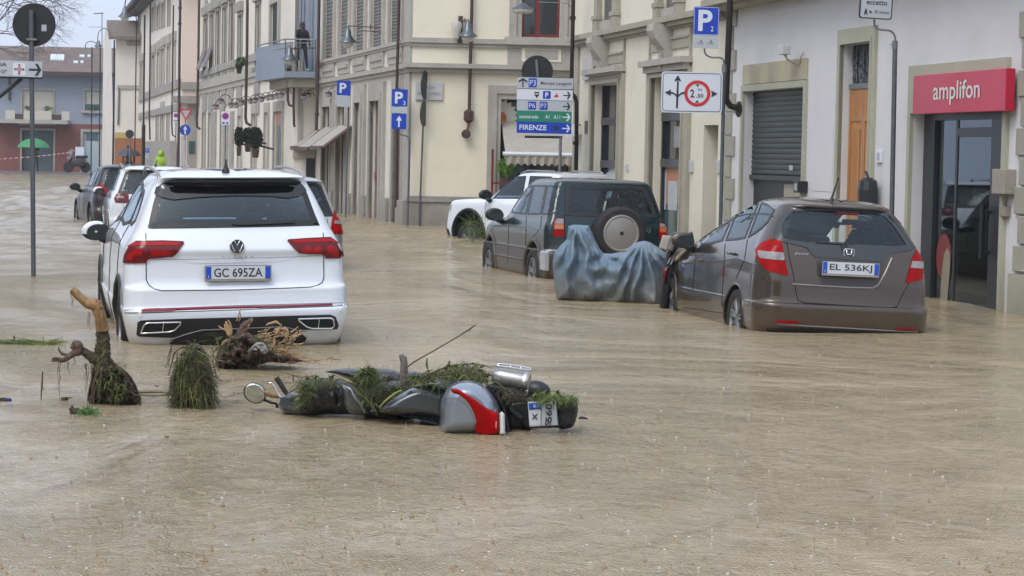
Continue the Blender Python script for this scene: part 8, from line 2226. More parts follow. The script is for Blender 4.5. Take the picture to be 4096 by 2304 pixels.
put_text(mb, 'HONDA', a, (0, 0, 1), (-1, 0, 0), w=30 * kk * .9, h=5 * kk); mb.build('brand_lettering', 'white', sc, fix=False)
# exhaust
Ye = SY(2040) + .12; kx = upx(Ye)
a = at(*Sp(1838, 418), Ye); b = at(*Sp(2090, 466), Ye - .05); ax = (b - a).normalized(); Ln = (b - a).length
mb = MB(sc.location); mb.lathe([(0, 0), (24 * kx, .003), (33 * kx, .02), (35 * kx, .06), (35 * kx, Ln * .93), (32 * kx, Ln)], a + Vector((0, 0, -.01)), ax, 28); mb.build('exhaust_can', 'steel', sc, smooth=40)
mb = MB(sc.location); mb.lathe([(36 * kx, Ln * .86), (36.6 * kx, Ln * .90), (36 * kx, Ln * .94)], a + Vector((0, 0, -.01)), ax, 28); mb.build('exhaust_band', 'chrome', sc, smooth=40)
mb = MB(sc.location); mb.lathe([(30 * kx, Ln * .98), (37 * kx, Ln + .02), (36 * kx, Ln + .06), (24 * kx, Ln + .10), (10 * kx, Ln + .115), (0, Ln + .115)], a + Vector((.01, -.03, -.045)), ax, 24); mb.build('exhaust_end', 'plastic', sc, smooth=40)
mb = MB(sc.location)
for dx, dz in ((0, 0), (.0, .035)):
 pxtube(mb, [Sp(1870, 352 + dz * 400), Sp(1950, 358 + dz * 500), Sp(2030, 370 + dz * 500), Sp(2100, 384 + dz * 300)], 3.2, Ye - .04)
for x in (1872, 1960, 2030, 2098): pxtube(mb, [Sp(x, 352 + (x - 1870) * .12), Sp(x + 6, 385 + (x - 1870) * .10)], 2.6, Ye - .04, sub=2)
mb.build('heat_shield', 'chrome', sc, smooth=True)
sinf('swing_arm', 'sc_black', ((1790, 490), (1900, 495), (2000, 520), (2080, 545), (2090, 600), (1960, 585), (1840, 560)), .10, .08, 14, cell=5)
sinf('rear_mudguard', 'sc_black', ((1960, 620), (2060, 605), (2100, 640), (2110, 790), (2060, 790), (2000, 720), (1950, 690)), .10, .06, 12, cell=5)
sinf('rear_tyre', 'rubber', ((2270, 640), (2300, 600), (2370, 590), (2415, 605), (2425, 660), (2410, 740), (2380, 790), (2280, 790)), .22, .10, 18, cell=5, nz=.01)
sinf('cable_tuft', 'plastic', ((1950, 650), (1985, 660), (2040, 700), (2060, 720), (2030, 745), (1990, 720), (1960, 690)), .0, .025, 8, cell=4)
pq = [Sp(*p) for p in ((2078, 614), (2272, 606), (2286, 775), (2092, 785))]
Yn = SY(2170) - .02; kn = upx(Yn)
inflate(sc, 'number_plate', 'plate_white', pq, Yn, .006, R_=3, cell=8, curve=0)
inflate(sc, 'plate_backing', 'plastic', [Sp(*p) for p in ((2068, 606), (2278, 598), (2298, 790), (2084, 795))], Yn + .02, .008, R_=3, cell=9, curve=0)
inflate(sc, 'blue_band', 'plate_blue', [Sp(*p) for p in ((2086, 622), (2166, 618), (2168, 664), (2090, 668))], Yn - .009, .002, R_=3, cell=8, curve=0)
mb = MB(sc.location)
up_ = Vector((.0, 0, 1));
c_ = at(*Sp(2128, 716), Yn - .012); put_text(mb, 'X', c_, up_, Vector((-1, 0, 0)), w=30 * kn, h=20 * kn, bold=.03)
c_ = at(*Sp(2224, 690), Yn - .012); put_text(mb, '560', c_, up_, Vector((-1, 0, 0)), w=74 * kn, h=26 * kn, bold=.02)
c_ = at(*Sp(2218, 762), Yn - .012); put_text(mb, 'S', c_, up_, Vector((-1, 0, 0)), w=16 * kn, h=24 * kn, bold=.02)
mb.build('plate_text', 'ink', sc, fix=False)
mb = MB(sc.location); c_ = at(*Sp(2128, 643), Yn - .016); put_text(mb, 'FI', c_, up_, Vector((-1, 0, 0)), w=10 * kn, h=12 * kn, bold=.02); mb.build('province_letters', 'white', sc, fix=False)
mb = MB(sc.location); c_ = at(*Sp(2172, 694), Yn - .013); mb.box(c_ - Vector((1.1 * kn, 0, 48 * kn)), c_ + Vector((1.1 * kn, .002, 42 * kn))); mb.build('plate_divider', 'ink', sc)
# weeds draped over it
random.seed(5)
def weedpatch(name, label, polys, Y, n, L, w, m='weed', m2='weed_dark', droop=1.4, grp=None, depth=.14, leaf=0, upw=0.):
 x = sum(p[0] for p in polys[0]) / len(polys[0]); y = max(p[1] for p in polys[0])
 b0 = at(x, y, Y)
 t = thing(name, label, 'weeds', (b0.x, Y, 0), group=grp)
 for mm_, share in ((m, .5), (m2, .5)):
  mb = MB(t.location)
  for P in polys:
   xs = [p[0] for p in P]; ys = [p[1] for p in P]
   def pf():
    for _ in range(60):
     a, b = random.uniform(min(xs), max(xs)), random.uniform(min(ys), max(ys))
     if inpoly(a, b, P): break
    q = at(a, b, Y + random.uniform(-depth, depth)); return q, (random.uniform(-1, 1), random.uniform(-.8, .2), random.uniform(-.4, .6) + upw)
   blades(mb, int(n * share / len(polys)), pf, L, w, droop)
  if leaf:
   for P in polys:
    for _ in range(leaf):
     k = random.randrange(len(P)); t_ = random.random(); a = P[k][0] * (1 - t_) + P[k - 1][0] * t_; b = P[k][1] * (1 - t_) + P[k - 1][1] * t_
     q = at(a, b, Y - .1); leaves(mb, q, (.02, .02, .02), 3, .022)
  mb.build('stalks' if mm_ == m else 'sodden_stalks', mm_, t)
 return t
G1 = 'weeds tangled on the fallen scooter'
weedpatch('weed_clump', 'mop of green and brown weeds over the handlebar end of the fallen scooter', [[Sp(*p) for p in ((505, 560), (520, 470), (600, 425), (680, 440), (760, 460), (730, 500), (640, 500), (560, 520))], [Sp(*p) for p in ((500, 640), (515, 560), (560, 520), (580, 600))]], SY(1250) - .08, 700, .10, .0022, grp=G1, leaf=6)
weedpatch('weed_clump', 'weeds lying over the seat of the fallen scooter around the grey stake', [[Sp(*p) for p in ((900, 560), (920, 480), (1000, 440), (1150, 470), (1280, 480), (1340, 500), (1200, 600), (1100, 640), (980, 640))], [Sp(*p) for p in ((950, 400), (1010, 385), (1010, 440), (940, 450))]], SY(1520) - .02, 1100, .11, .0026, grp=G1, leaf=14)
weedpatch('weed_clump', 'high heap of weeds and twigs behind the tail of the fallen scooter', [[Sp(*p) for p in ((1300, 480), (1400, 420), (1500, 380), (1600, 360), (1720, 362), (1790, 400), (1800, 470), (1700, 470), (1600, 455), (1450, 450))]], SY(1800) + .02, 1100, .10, .0024, grp=G1, leaf=20)
weedpatch('weed_clump', 'fresh green tuft over the number plate of the fallen scooter', [[Sp(*p) for p in ((2130, 560), (2200, 560), (2300, 555), (2390, 580), (2400, 605), (2260, 602), (2140, 600))]], SY(2200) - .03, 420, .08, .0030, m2='weed', grp=G1, leaf=14)
weedpatch('weed_clump', 'thin dark weeds under the exhaust of the fallen scooter', [[Sp(*p) for p in ((1860, 500), (1960, 510), (2080, 560), (2090, 600), (1950, 600), (1880, 570))]], SY(2050) - .02, 240, .09, .0022, m='weed_dark', grp=G1)
random.seed(17)
t = thing('loose_strands', 'long loose strands of weed trailing over the fallen scooter', 'weeds', at(*Sp(1250, 640), SY(1500) - .2))
for m_, n_ in (('weed', 26), ('fibre', 30), ('reed', 8)):
 mb = MB(t.location)
 for _ in range(n_):
  x = random.uniform(560, 1820); top = 430 + abs(x - 1300) * .05; X_ = Sp(x, 0)[0]
  a = random.uniform(40, 170) * random.choice((-1, 1)); b2 = random.uniform(20, 150)
  pxtube(mb, [Sp(x, top + random.uniform(-20, 60)), Sp(x + a * .4, top + random.uniform(-40, 50)), Sp(x + a * .8, top + b2 * .5), Sp(x + a, top + b2)], [random.uniform(.8, 1.6), 1.3, .8], SY(X_) - .13 - random.uniform(0, .06), 5, .2, 3)
 mb.build('strands', m_, t)
def stick(name, label, pts, r, Y, m, cat='branch', extra=None, grp=None):
 b0 = at(pts[-1][0], pts[-1][1], Y); t = thing(name, label, cat, b0, group=grp)
 mb = MB(b0); pxtube(mb, pts, r, Y, 8, .12, 5)
 if extra:
  for e, re in extra: pxtube(mb, e, re, Y, 6, .1, 3)
 mb.build('stem', m, t, smooth=True); return t
stick('long_stick', 'long thin brown stick slanting up from the fallen scooter', [Sp(1712, 92), Sp(1600, 165), Sp(1420, 270), Sp(1290, 345), Sp(1225, 400), Sp(1190, 430)], [3.4, 2.6, 2.8, 3.2, 3.0, 2.4], SY(1600), mat('thin_brown_stick', (.10, .06, .03), .7), extra=(([Sp(1712, 92), Sp(1722, 88)], [3, 2]), ([Sp(1690, 104), Sp(1682, 128)], [2, 1])))
stick('grey_stake', 'short grey weathered stake standing in the weeds on the fallen scooter', [Sp(1206, 290), Sp(1225, 340), Sp(1222, 420), Sp(1238, 500)], [9, 12, 12, 14, 15], SY(1620) - .1, mat('grey_weathered_stake', (.17, .14, .14), .8, c2=(.07, .055, .05), vscale=25, stretch=(1, 1, .2)), 'stake', extra=(([Sp(1240, 300), Sp(1245, 350), Sp(1248, 420)], [5, 6, 6]),))
stick('bent_reed', 'pale green reed arching down in front of the fallen scooter', [Sp(1060, 650), Sp(1110, 600), Sp(1170, 555), Sp(1215, 535)], [2, 4, 4, 2.5], SY(1600) - .3, 'reed', 'reed', grp='bent reeds on the fallen scooter')
stick('bent_reed', 'thin olive reed bowed over the leg shield of the fallen scooter', [Sp(730, 425), Sp(800, 450), Sp(860, 500), Sp(930, 560), Sp(985, 610), Sp(1015, 660)], [2.2, 2, 2, 2, 1.6], SY(1420) - .26, mat('olive_reed', (.12, .11, .035), .7), 'reed', grp='bent reeds on the fallen scooter')
stick('drooping_twig', 'small dark twig with dead leaves at the handlebar of the fallen scooter', [Sp(418, 414), Sp(460, 430), Sp(520, 445), Sp(560, 440)], [1.2, 1.6, 1.8, 1.6], SY(1300), 'fibre', extra=(([Sp(466, 425), Sp(470, 470)], [1.5, 4]), ([Sp(510, 440), Sp(470, 500), Sp(440, 540)], [1, 1.3, 1])))
stick('upright_leaf', 'single hanging green leaf standing up behind the fallen scooter', [Sp(1388, 312), Sp(1386, 345), Sp(1390, 380), Sp(1397, 410)], [2, 5, 3, 1], SY(1700), 'leaf', 'leaf')
stick('brown_twig', 'reddish twig running along the top of the weed heap', [Sp(1370, 455), Sp(1480, 390), Sp(1600, 358), Sp(1740, 356), (1810 * .5823 + 900, 1250 + 372 * .5823), Sp(1832, 386)], [1.5, 2.6, 2.6, 2, 1.4, .8], SY(1800) - .06, 'fibre')
stick('cork_scrap', 'small dark scrap floating right of the fallen scooter plate', [Sp(2430, 728), Sp(2455, 722), Sp(2490, 730)], [4, 6, 3], SY(2300), 'sc_black', 'debris')
# ------------------------------------------------------------------ driftwood on the left
def Dp(x, y): return (x * .4486, 1100 + y * .4486)
dq = onwater(450, 1612); YDr = dq.y
dt = thing('driftwood_stump', 'upright forked driftwood branch, tan at the top and dark with moss below', 'driftwood', (dq.x, YDr, 0))
mb = MB(dt.location); pxtube(mb, [Dp(640, 128), Dp(665, 150), Dp(720, 205), Dp(790, 255), Dp(845, 265), Dp(885, 330), Dp(905, 420), Dp(915, 505)], [14, 17, 17, 21, 25, 23, 25, 26], YDr, 14, .07, 5)
pxtube(mb, [Dp(880, 225), Dp(890, 300)], [10, 18], YDr - .01, 10, .1, 3); mb.build('bare_branch', 'wood_tan', dt, smooth=True)
mb = MB(dt.location); pxtube(mb, [Dp(912, 480), Dp(918, 600), Dp(915, 720), Dp(920, 850), Dp(945, 980), Dp(960, 1180)], [25, 26, 32, 40, 46, 50], YDr + .01, 14, .22, 6)
pxtube(mb, [Dp(900, 760), Dp(840, 745), Dp(770, 700), Dp(720, 665), Dp(680, 645)], [26, 24, 18, 15, 20], YDr, 12, .12, 5)
mb.build('mossy_trunk', 'wood_dark', dt, smooth=True)
mb = MB(dt.location); pxtube(mb, [Dp(640, 660), Dp(675, 620), Dp(700, 640), Dp(690, 690), Dp(640, 700)], [9, 17, 20, 16, 8], YDr - .02, 12, .14, 5)
pxtube(mb, [Dp(680, 680), Dp(620, 725), Dp(560, 762), Dp(500, 760), Dp(462, 758)], [15, 12, 9, 6, 7], YDr - .02, 10, .15, 5)
pxtube(mb, [Dp(620, 712), Dp(560, 705), Dp(528, 668), Dp(522, 640)], [7, 6, 4, 2], YDr, 8, .3, 4); pxtube(mb, [Dp(560, 762), Dp(520, 742), Dp(470, 740)], [6, 5, 3], YDr - .03, 8, .3, 4)
mb.build('side_branch', 'wood_red', dt, smooth=True)
mb = MB(dt.location)
random.seed(3)
for _ in range(70):
 x = random.uniform(800, 1200); x2 = x + (x - 960) * random.uniform(.1, .5); y0_ = random.uniform(700, 950) + abs(x - 960) * .5
 pxtube(mb, [Dp(930 + (x - 930) * .45, y0_), Dp(x, y0_ + 110), Dp(x2 * .5 + x * .5, 1080), Dp(x2 * .6 + x * .4, 1190)], [random.uniform(2, 7), random.uniform(2, 8), 4, 2], YDr + random.uniform(-.12, .1), 6, .2, 3)
mb.build('roots', 'fibre', dt, smooth=True)
inflate(dt, 'root_mass', 'wood_dark', [Dp(*p) for p in ((870, 900), (960, 800), (1060, 810), (1110, 870), (1160, 940), (1200, 1040), (1215, 1180), (800, 1200), (800, 1080), (830, 980))], YDr + .08, .16, R_=30, cell=6, nz=.08, nscale=.08)
def hangers(t, starts, Y, n, Lpx, m='fibre'):
 mb = MB(t.location)
 for (x, y) in starts:
  for _ in range(n):
   l = Lpx * random.uniform(.4, 1.3); x0 = x + random.uniform(-14, 14); q = [Dp(x0, y)]
   for k in range(1, 5): q.append(Dp(x0 + random.uniform(-16, 16), y + l * k / 4))
   pxtube(mb, q, [1.1, .9, .8, .5], Y + random.uniform(-.05, .05), 4, .2, 2)
 mb.build('hanging_fibres', m, t)
hangers(dt, ((640, 150), (640, 190)), YDr, 2, 130); hangers(dt, ((795, 330),), YDr, 3, 190); hangers(dt, ((530, 780),), YDr, 3, 330); hangers(dt, ((660, 730), (600, 770)), YDr, 2, 100); hangers(dt, ((770, 790), (820, 800), (820, 850)), YDr, 5, 210)
mb = MB(dt.location)
def pfm():
 x = random.uniform(850, 1130); y = random.uniform(560 if x < 960 else 760, 1100); q = Dp(x, y); return at(q[0], q[1], YDr - .12 - random.uniform(0, .05)), (random.uniform(-.5, .5), -.3, random.uniform(-1, .3))
blades(mb, 170, pfm, .06, .0025, 1.2); mb.build('moss', 'weed', dt)
blade_t = thing('weed_clump', 'short wad of green weed and dark wood floating just before the driftwood', 'weeds', onwater(325, 1655))
mb = MB(blade_t.location); Yw = blade_t.location.y
pxtube(mb, [Dp(630, 1180), Dp(660, 1225), Dp(720, 1235)], [8, 20, 14], Yw, 8, .3, 4); pxtube(mb, [Dp(640, 1160), Dp(650, 1220)], [3, 8], Yw, 6, .3, 3); pxtube(mb, [Dp(700, 1180), Dp(690, 1220)], [3, 8], Yw, 6, .3, 3); mb.build('wood_scrap', 'wood_dark', blade_t, smooth=True)
mb = MB(blade_t.location); blades(mb, 160, lambda: (at(*Dp(random.uniform(720, 850), random.uniform(1195, 1235)), Yw + random.uniform(-.1, .1)), (random.uniform(-1, 1), -.2, random.uniform(-.2, .6))), .08, .0035, 1.); mb.build('stalks', mat('bright_weed', (.06, .16, .02), .6), blade_t)
# hanging reed mound
rq = onwater(790, 1618); Yr = rq.y
rt = thing('reed_mound', 'shaggy upright mound of green reeds and brown roots right of the driftwood', 'weeds', (rq.x, Yr, 0))
inflate(rt, 'root_core', 'wood_dark', [Dp(*p) for p in ((1660, 640), (1710, 610), (1780, 620), (1840, 690), (1870, 800), (1885, 1000), (1880, 1170), (1560, 1170), (1540, 1000), (1570, 820), (1610, 720))], Yr, .15, R_=34, cell=6, nz=.10, nscale=.07)
def pfr():
 x = random.uniform(1530, 1920); s_ = (x - 1720) / 190; y = 575 + 330 * abs(s_) ** 1.6 + 90 * noise.noise(Vector((x * .02, 3, 1))) + random.random() ** .9 * 480
 q = Dp(x, y); return at(q[0], q[1], Yr - .10 - .10 * (1 - s_ * s_) - random.uniform(0, .12)), (s_ * .5 + random.uniform(-.6, .6), -.3, random.uniform(-1, .7))
mb = MB(rt.location); blades(mb, 420, pfr, .11, .0028, 1.5); mb.build('green_reeds', 'weed', rt)
mb = MB(rt.location); blades(mb, 1300, pfr, .10, .0028, 1.5); mb.build('dark_reeds', 'weed_dark', rt)
mb = MB(rt.location); blades(mb, 60, pfr, .20, .0028, 1.6); mb.build('pale_reeds', 'reed', rt)
mb = MB(rt.location)
for _ in range(70):
 x = random.uniform(1480, 1960); y = random.uniform(560, 1100); q = Dp(x, y); blades(mb, 1, lambda: (at(q[0], q[1], Yr - random.uniform(-.1, .2)), (random.choice((-1, 1)) * random.uniform(.3, 1), -.2, random.uniform(-.6, 1))), .09, .0022, .7)
mb.build('stray_reeds', 'weed_dark', rt)
mb = MB(rt.location)
for _ in range(60):
 x = random.uniform(1490, 1900); y = random.uniform(620, 980); q = [Dp(x, y)]
 for k in range(1, 5): q.append(Dp(x + (x - 1720) * .05 * k + random.uniform(-14, 14), y + 45 * k))
 pxtube(mb, q, [1.6, 1.2, .8], Yr - .15 + random.uniform(-.06, .02), 4, .2, 2)
pxtube(mb, [Dp(1640, 640), Dp(1560, 690), Dp(1530, 790), Dp(1500, 900)], [3, 3.5, 2.5, 1.5], Yr - .1, 6, .2, 4)
mb.build('root_fibres', 'fibre', rt)
stick('pale_branch', 'pale horizontal branch lying in the water between driftwood and reed mound', [Dp(1180, 1040), Dp(1260, 1045), Dp(1400, 1040), Dp(1530, 1050)], [5, 5.5, 6, 5], Yr + .02, mat('pale_greenish_branch', (.24, .22, .13), .7, c2=(.12, .09, .05), vscale=20), extra=(([Dp(1200, 1065), Dp(1380, 1075), Dp(1530, 1062)], [3, 4, 4]),))
# splintered root ball
bq = onwater(1010, 1470); Yb = bq.y
bt = thing('root_ball', 'splintered brown root ball with pale broken fibres behind the reed mound', 'driftwood', (bq.x, Yb, 0))
inflate(bt, 'root_wood', 'wood_red', [Sp(*p) for p in ((-20, 250), (20, 180), (80, 150), (150, 130), (210, 180), (290, 220), (330, 280), (440, 300), (540, 330), (420, 350), (300, 340), (150, 385), (0, 400), (-60, 380), (-50, 300))], Yb, .22, R_=30, cell=6, nz=.16, nscale=.05)
mb = MB(bt.location)
for P, r in (([Sp(190, 40), Sp(150, 80), Sp(120, 130), Sp(100, 200), Sp(90, 290)], [4, 16, 20, 22, 26]), ([Sp(90, 290), Sp(180, 250), Sp(250, 240), Sp(330, 300)], [20, 18, 16, 12]), ([Sp(-10, 330), Sp(80, 350), Sp(180, 345), Sp(300, 320)], [14, 18, 15, 10]), ([Sp(20, 200), Sp(-20, 260), Sp(-50, 340)], [10, 14, 12])): pxtube(mb, P, r, Yb - .12, 10, .22, 5)
mb.build('root_arms', 'wood_red', bt, smooth=True)
mb = MB(bt.location)
random.seed(9)
def splint(x0, y0, x1, y1, r=3.2, bend=20):
 mx, my = (x0 + x1) / 2 + random.uniform(-bend, bend), (y0 + y1) / 2 + random.uniform(-bend, bend)
 pxtube(mb, [Sp(x0, y0), Sp(mx, my), Sp(x1, y1)], [r * .45, r, r * 1.2], Yb - .1 + random.uniform(-.12, .12), 5, .25, 3)
for a in ((5, 60, 40, 170, 8), (-5, 80, 30, 160, 5), (-45, 90, 20, 130, 4), (20, 50, 45, 150, 5), (110, -30, 80, 60, 3), (100, -20, 95, 60, 2.5), (190, 45, 120, 150, 6), (280, 90, 350, 65, 5), (350, 65, 380, 85, 5), (380, 80, 350, 150, 6), (420, 180, 400, 110, 8), (440, 200, 415, 140, 6), (400, 110, 340, 120, 6), (520, 115, 450, 170, 4), (500, 130, 440, 220, 4), (340, 180, 320, 240, 7), (450, 210, 330, 290, 6), (30, 180, -20, 270, 8), (10, 190, -10, 300, 5), (480, 280, 380, 270, 6), (330, 240, 460, 290, 6)): splint(*a)
for _ in range(90):
 x, y = random.uniform(200, 470), random.uniform(130, 300); a = random.uniform(-.9, .9); l = random.uniform(25, 90); splint(x + l * math.cos(a), y - l * abs(math.sin(a)) * .7, x, y, random.uniform(1.2, 4))
for _ in range(30):
 x, y = random.uniform(380, 640), random.uniform(285, 345); splint(x + random.uniform(30, 90), y + random.uniform(-15, 20), x, y, random.uniform(1, 2.4), 8)
mb.build('splinters', 'splinter', bt, smooth=True)
mb = MB(bt.location); blades(mb, 90, lambda: (at(*Sp(random.uniform(-60, 300), random.uniform(150, 330)), Yb - .2 + random.uniform(-.05, .1)), (random.uniform(-1, 1), -.2, random.uniform(-.7, .7))), .13, .004, 1.); mb.build('green_stalks', 'weed', bt)
mb = MB(bt.location); blades(mb, 130, lambda: (at(*Sp(random.uniform(-60, 450), random.uniform(150, 360)), Yb - .2 + random.uniform(-.05, .1)), (random.uniform(-1, 1), -.2, random.uniform(-.7, .7))), .13, .005, 1.); mb.build('dark_stalks', 'weed_dark', bt)
sc_ = thing('grey_scrap', 'pale grey plastic scrap draped on the root ball', 'debris', at(*Sp(240, 250), Yb - .3))
inflate(sc_, 'sheet', 'grey_cloth2', [Sp(*p) for p in ((180, 240), (215, 208), (250, 205), (280, 225), (296, 265), (270, 290), (235, 262), (205, 240), (160, 280))], Yb - .30, .03, R_=8, cell=4, nz=.02, nscale=.1)
tw = thing('floating_twigs', 'thin reddish twigs trailing on the water right of the root ball', 'twigs', onwater(1280, 1440), group=None)
mb = MB(tw.location); Yw = tw.location.y
for P in ([(1160, 1435), (1220, 1442), (1300, 1440)], [(1290, 1450), (1325, 1430), (1345, 1442)], [(1300, 1452), (1340, 1436), (1390, 1448)], [(1320, 1436), (1330, 1428)], [(1160, 1437), (1180, 1460)]): pxtube(mb, P, [2, 1.6, 1], Yw, 5, .2, 3)
mb.build('twigs', mat('reddish_twig', (.20, .10, .05), .7), tw)
# floating weeds at the left edge
wq = onwater(120, 1372); Yw = wq.y
fw_ = thing('floating_weeds', 'line of green reeds and twigs floating at the left edge of the picture', 'weeds', wq)
mb = MB(wq); blades(mb, 420, lambda: (at(random.triangular(-20, 240, 10), 1372 + random.uniform(-8, 6), Yw + random.uniform(-.2, .2)), (random.choice((-1, 1)) * random.uniform(.5, 1), random.uniform(-.3, .3), random.uniform(-.05, .25))), .16, .005, .3); mb.build('reeds', 'weed', fw_)
mb = MB(wq); blades(mb, 160, lambda: (at(random.uniform(-20, 240), 1374 + random.uniform(-10, 8), Yw + random.uniform(-.2, .2)), (random.choice((-1, 1)) * random.uniform(.5, 1), random.uniform(-.3, .3), random.uniform(-.05, .35))), .15, .004, .3); mb.build('pale_reeds', 'reed', fw_)
mb = MB(wq)
for P, r in (([(0, 1380), (25, 1395), (48, 1412), (80, 1410), (116, 1404)], 2.6), ([(56, 1342), (58, 1362)], 4), ([(180, 1375), (188, 1392)], 6), ([(172, 1345), (176, 1375)], 1.6), ([(130, 1372), (200, 1362), (240, 1354)], 1.8), ([(250, 1345), (245, 1370), (238, 1400)], 1.5), ([(0, 1384), (60, 1400)], 1.5)): pxtube(mb, P, [r * .6, r, r * .8], Yw, 5, .2, 3)
mb.build('twigs', 'fibre', fw_)
for i, (px, py, m_, lab) in enumerate(((255, 1600, 'wood_dark', 'dark clod with a twig floating left of the driftwood'), (18, 1604, 'wood_dark', 'dark scrap with a bright blue bit at the left edge'), (625, 1545, 'wood_red', 'small brown scrap above the pale horizontal branch'), (935, 1570, 'fibre', 'tiny dark twig floating left of the scooter mirror'), (2865, 1893, 'sc_black', 'small black speck floating alone on the open water'), (665, 1750, 'wood_red', 'little brown fragment below the reed mound'))):
 q = onwater(px, py); t = thing('floating_scrap', lab, 'debris', q); k = upx(q.y)
 mb = MB(q); r = (11, 12, 5, 2.4, 5, 6)[i] * k
 pts = [(q.x + r * random.uniform(-1.6, 1.6), q.y + r * random.uniform(-1, 1), r * random.uniform(-.2, .5)) for _ in range(5)]
 mb.tube(pts, [r * .5, r * .9, r * .7, r * .9, r * .3], 7, jit=.3); mb.build('scrap', m_, t, smooth=True)
 if i == 1: mb = MB(q); mb.bbox((q.x + r, q.y - r, 0), (q.x + r * 2, q.y, r * .9), .003); mb.build('blue_bit', 'blue', t)
 if i == 0: mb = MB(q); mb.tube([(q.x, q.y, .01), (q.x + r * 2, q.y, r * .8), (q.x + r * 2.8, q.y, r * 1.1)], .004, 5); mb.build('twig', 'fibre', t)
t = thing('upright_straw', 'thin reddish straw standing in the water left of the driftwood', 'twig', onwater(166, 1600)); mb = MB(t.location); mb.tube([at(171, 1485, t.location.y), at(168, 1540, t.location.y), at(164, 1600, t.location.y)], [.004, .006, .003], 5); mb.build('stem', 'fibre', t)
# rain splashes standing up from the surface
random.seed(21)
mb = MB()
for _ in range(420):
 py = 1180 + 1124 * random.random() ** .75; px = random.uniform(0, 4096)
 if 300 < px < 1400 and py < 1400: continue
 if px > 2150 and py < 1360: continue
 q = onwater(px, py); h = random.uniform(.005, .022); r = random.uniform(.003, .008)
 mb.lathe([(r * 1.8, -.003), (r, h * .25), (r * .5, h * .6), (r * .7, h * .85), (0, h)], q, (0, 0, 1), 6)
o = mb.build('rain_splashes', mat('muddy_splash', (.30, .21, .12), .25), smooth=True); tag(o, 'small muddy drops leaping from the rain beaten water', 'splashes', kind='stuff')
mb = MB()
for _ in range(260):
 q = onwater(random.uniform(0, 4096), 1400 + 900 * random.random()); r = random.uniform(.003, .009); mb.lathe([(r, 0), (r * .8, r * .45), (0, r * .6)], q, (0, 0, 1), 7)
o = mb.build('bubbles', mat('water_bubbles', (.55, .53, .5), .05, spec=1.), smooth=True); tag(o, 'tiny pale bubbles scattered on the water', 'bubbles', kind='stuff')
# ------------------------------------------------------------------ people
def person(label, origin, J, E_, mats, zones, group=None, yaw=0., scale=1., extra=None):
 """J: name -> (x,y,z,r); E_: bones; skinned into one continuous body"""
 t = thing('person', label, 'person', origin, yaw, group=group)
 names = list(J); me = bpy.data.meshes.new('body')
 me.from_pydata([Vector(J[n][:3]) * scale for n in names], [(names.index(a), names.index(b)) for a, b in E_], [])
 o = bpy.data.objects.new('body', me); COL.objects.link(o)
 md = o.modifiers.new('skin', 'SKIN'); md.use_smooth_shade = True
 for i, n in enumerate(names):
  sv = me.skin_vertices[0].data[i]; sv.radius = (J[n][3] * scale, J[n][3] * scale * (.75 if n in ('chest', 'pelvis', 'belly') else 1)); sv.use_root = (n == 'pelvis')
 sb = o.modifiers.new('sub', 'SUBSURF'); sb.levels = 1; sb.render_levels = 1
 dg = bpy.context.evaluated_depsgraph_get()
 m2 = bpy.data.meshes.new_from_object(o.evaluated_get(dg))
 bpy.data.objects.remove(o)
 m2.materials.clear()
 for m_ in mats: m2.materials.append(M[m_])
 for p in m2.polygons:
  c = p.center / scale; p.material_index = zones(c); p.use_smooth = True
 b = bpy.data.objects.new('body', m2); COL.objects.link(b); b.parent = t
 if extra: extra(t)
 return t
def human(armR=None, armL=None, step=.1, lean=0.):
 J = {'pelvis': (0, 0, .95, .13), 'belly': (0, 0, 1.1, .125), 'chest': (0, lean, 1.32, .15), 'neck': (0, lean, 1.47, .055), 'head': (0, lean - .01, 1.58, .085), 'crown': (0, lean, 1.68, .075)}
 E_ = [('pelvis', 'belly'), ('belly', 'chest'), ('chest', 'neck'), ('neck', 'head'), ('head', 'crown')]
 for s, n in ((-1, 'L'), (1, 'R')):
  J['hip' + n] = (s * .10, 0, .88, .095); J['knee' + n] = (s * (.10 + step * .3), -.02, .49, .06); J['ankle' + n] = (s * (.11 + step * .6), 0, .09, .042); J['toe' + n] = (s * (.12 + step * .6), -.14, .04, .038)
  E_ += [('pelvis', 'hip' + n), ('hip' + n, 'knee' + n), ('knee' + n, 'ankle' + n), ('ankle' + n, 'toe' + n)]
  el, wr = (armL if s < 0 else armR) or ((s * .26, .02, 1.12), (s * .25, -.08, .90))
  J['sh' + n] = (s * .17, lean, 1.40, .062); J['el' + n] = (*el, .047); J['wr' + n] = (*wr, .032)
  d = (Vector(wr) - Vector(el)).normalized()
  J['palm' + n] = (*(Vector(wr) + d * .06), .030)
  E_ += [('chest', 'sh' + n), ('sh' + n, 'el' + n), ('el' + n, 'wr' + n), ('wr' + n, 'palm' + n)]
  sd = d.cross(Vector((0, 1, .2))).normalized()
  for k, (off, L_) in enumerate(((-.028, .07), (-.010, .085), (.009, .08), (.026, .065))):
   a = Vector(wr) + d * .09 + sd * off; J['f%d%s' % (k, n)] = (*a, .009); J['g%d%s' % (k, n)] = (*(a + d * L_ * .6 + Vector((0, -.02, 0))), .008)
   E_ += [('palm' + n, 'f%d%s' % (k, n)), ('f%d%s' % (k, n), 'g%d%s' % (k, n))]
  a = Vector(wr) + d * .04 - sd * .045; J['th' + n] = (*a, .010); J['ti' + n] = (*(a + d * .04 - sd * .015), .009)
  E_ += [('palm' + n, 'th' + n), ('th' + n, 'ti' + n)]
 return J, E_
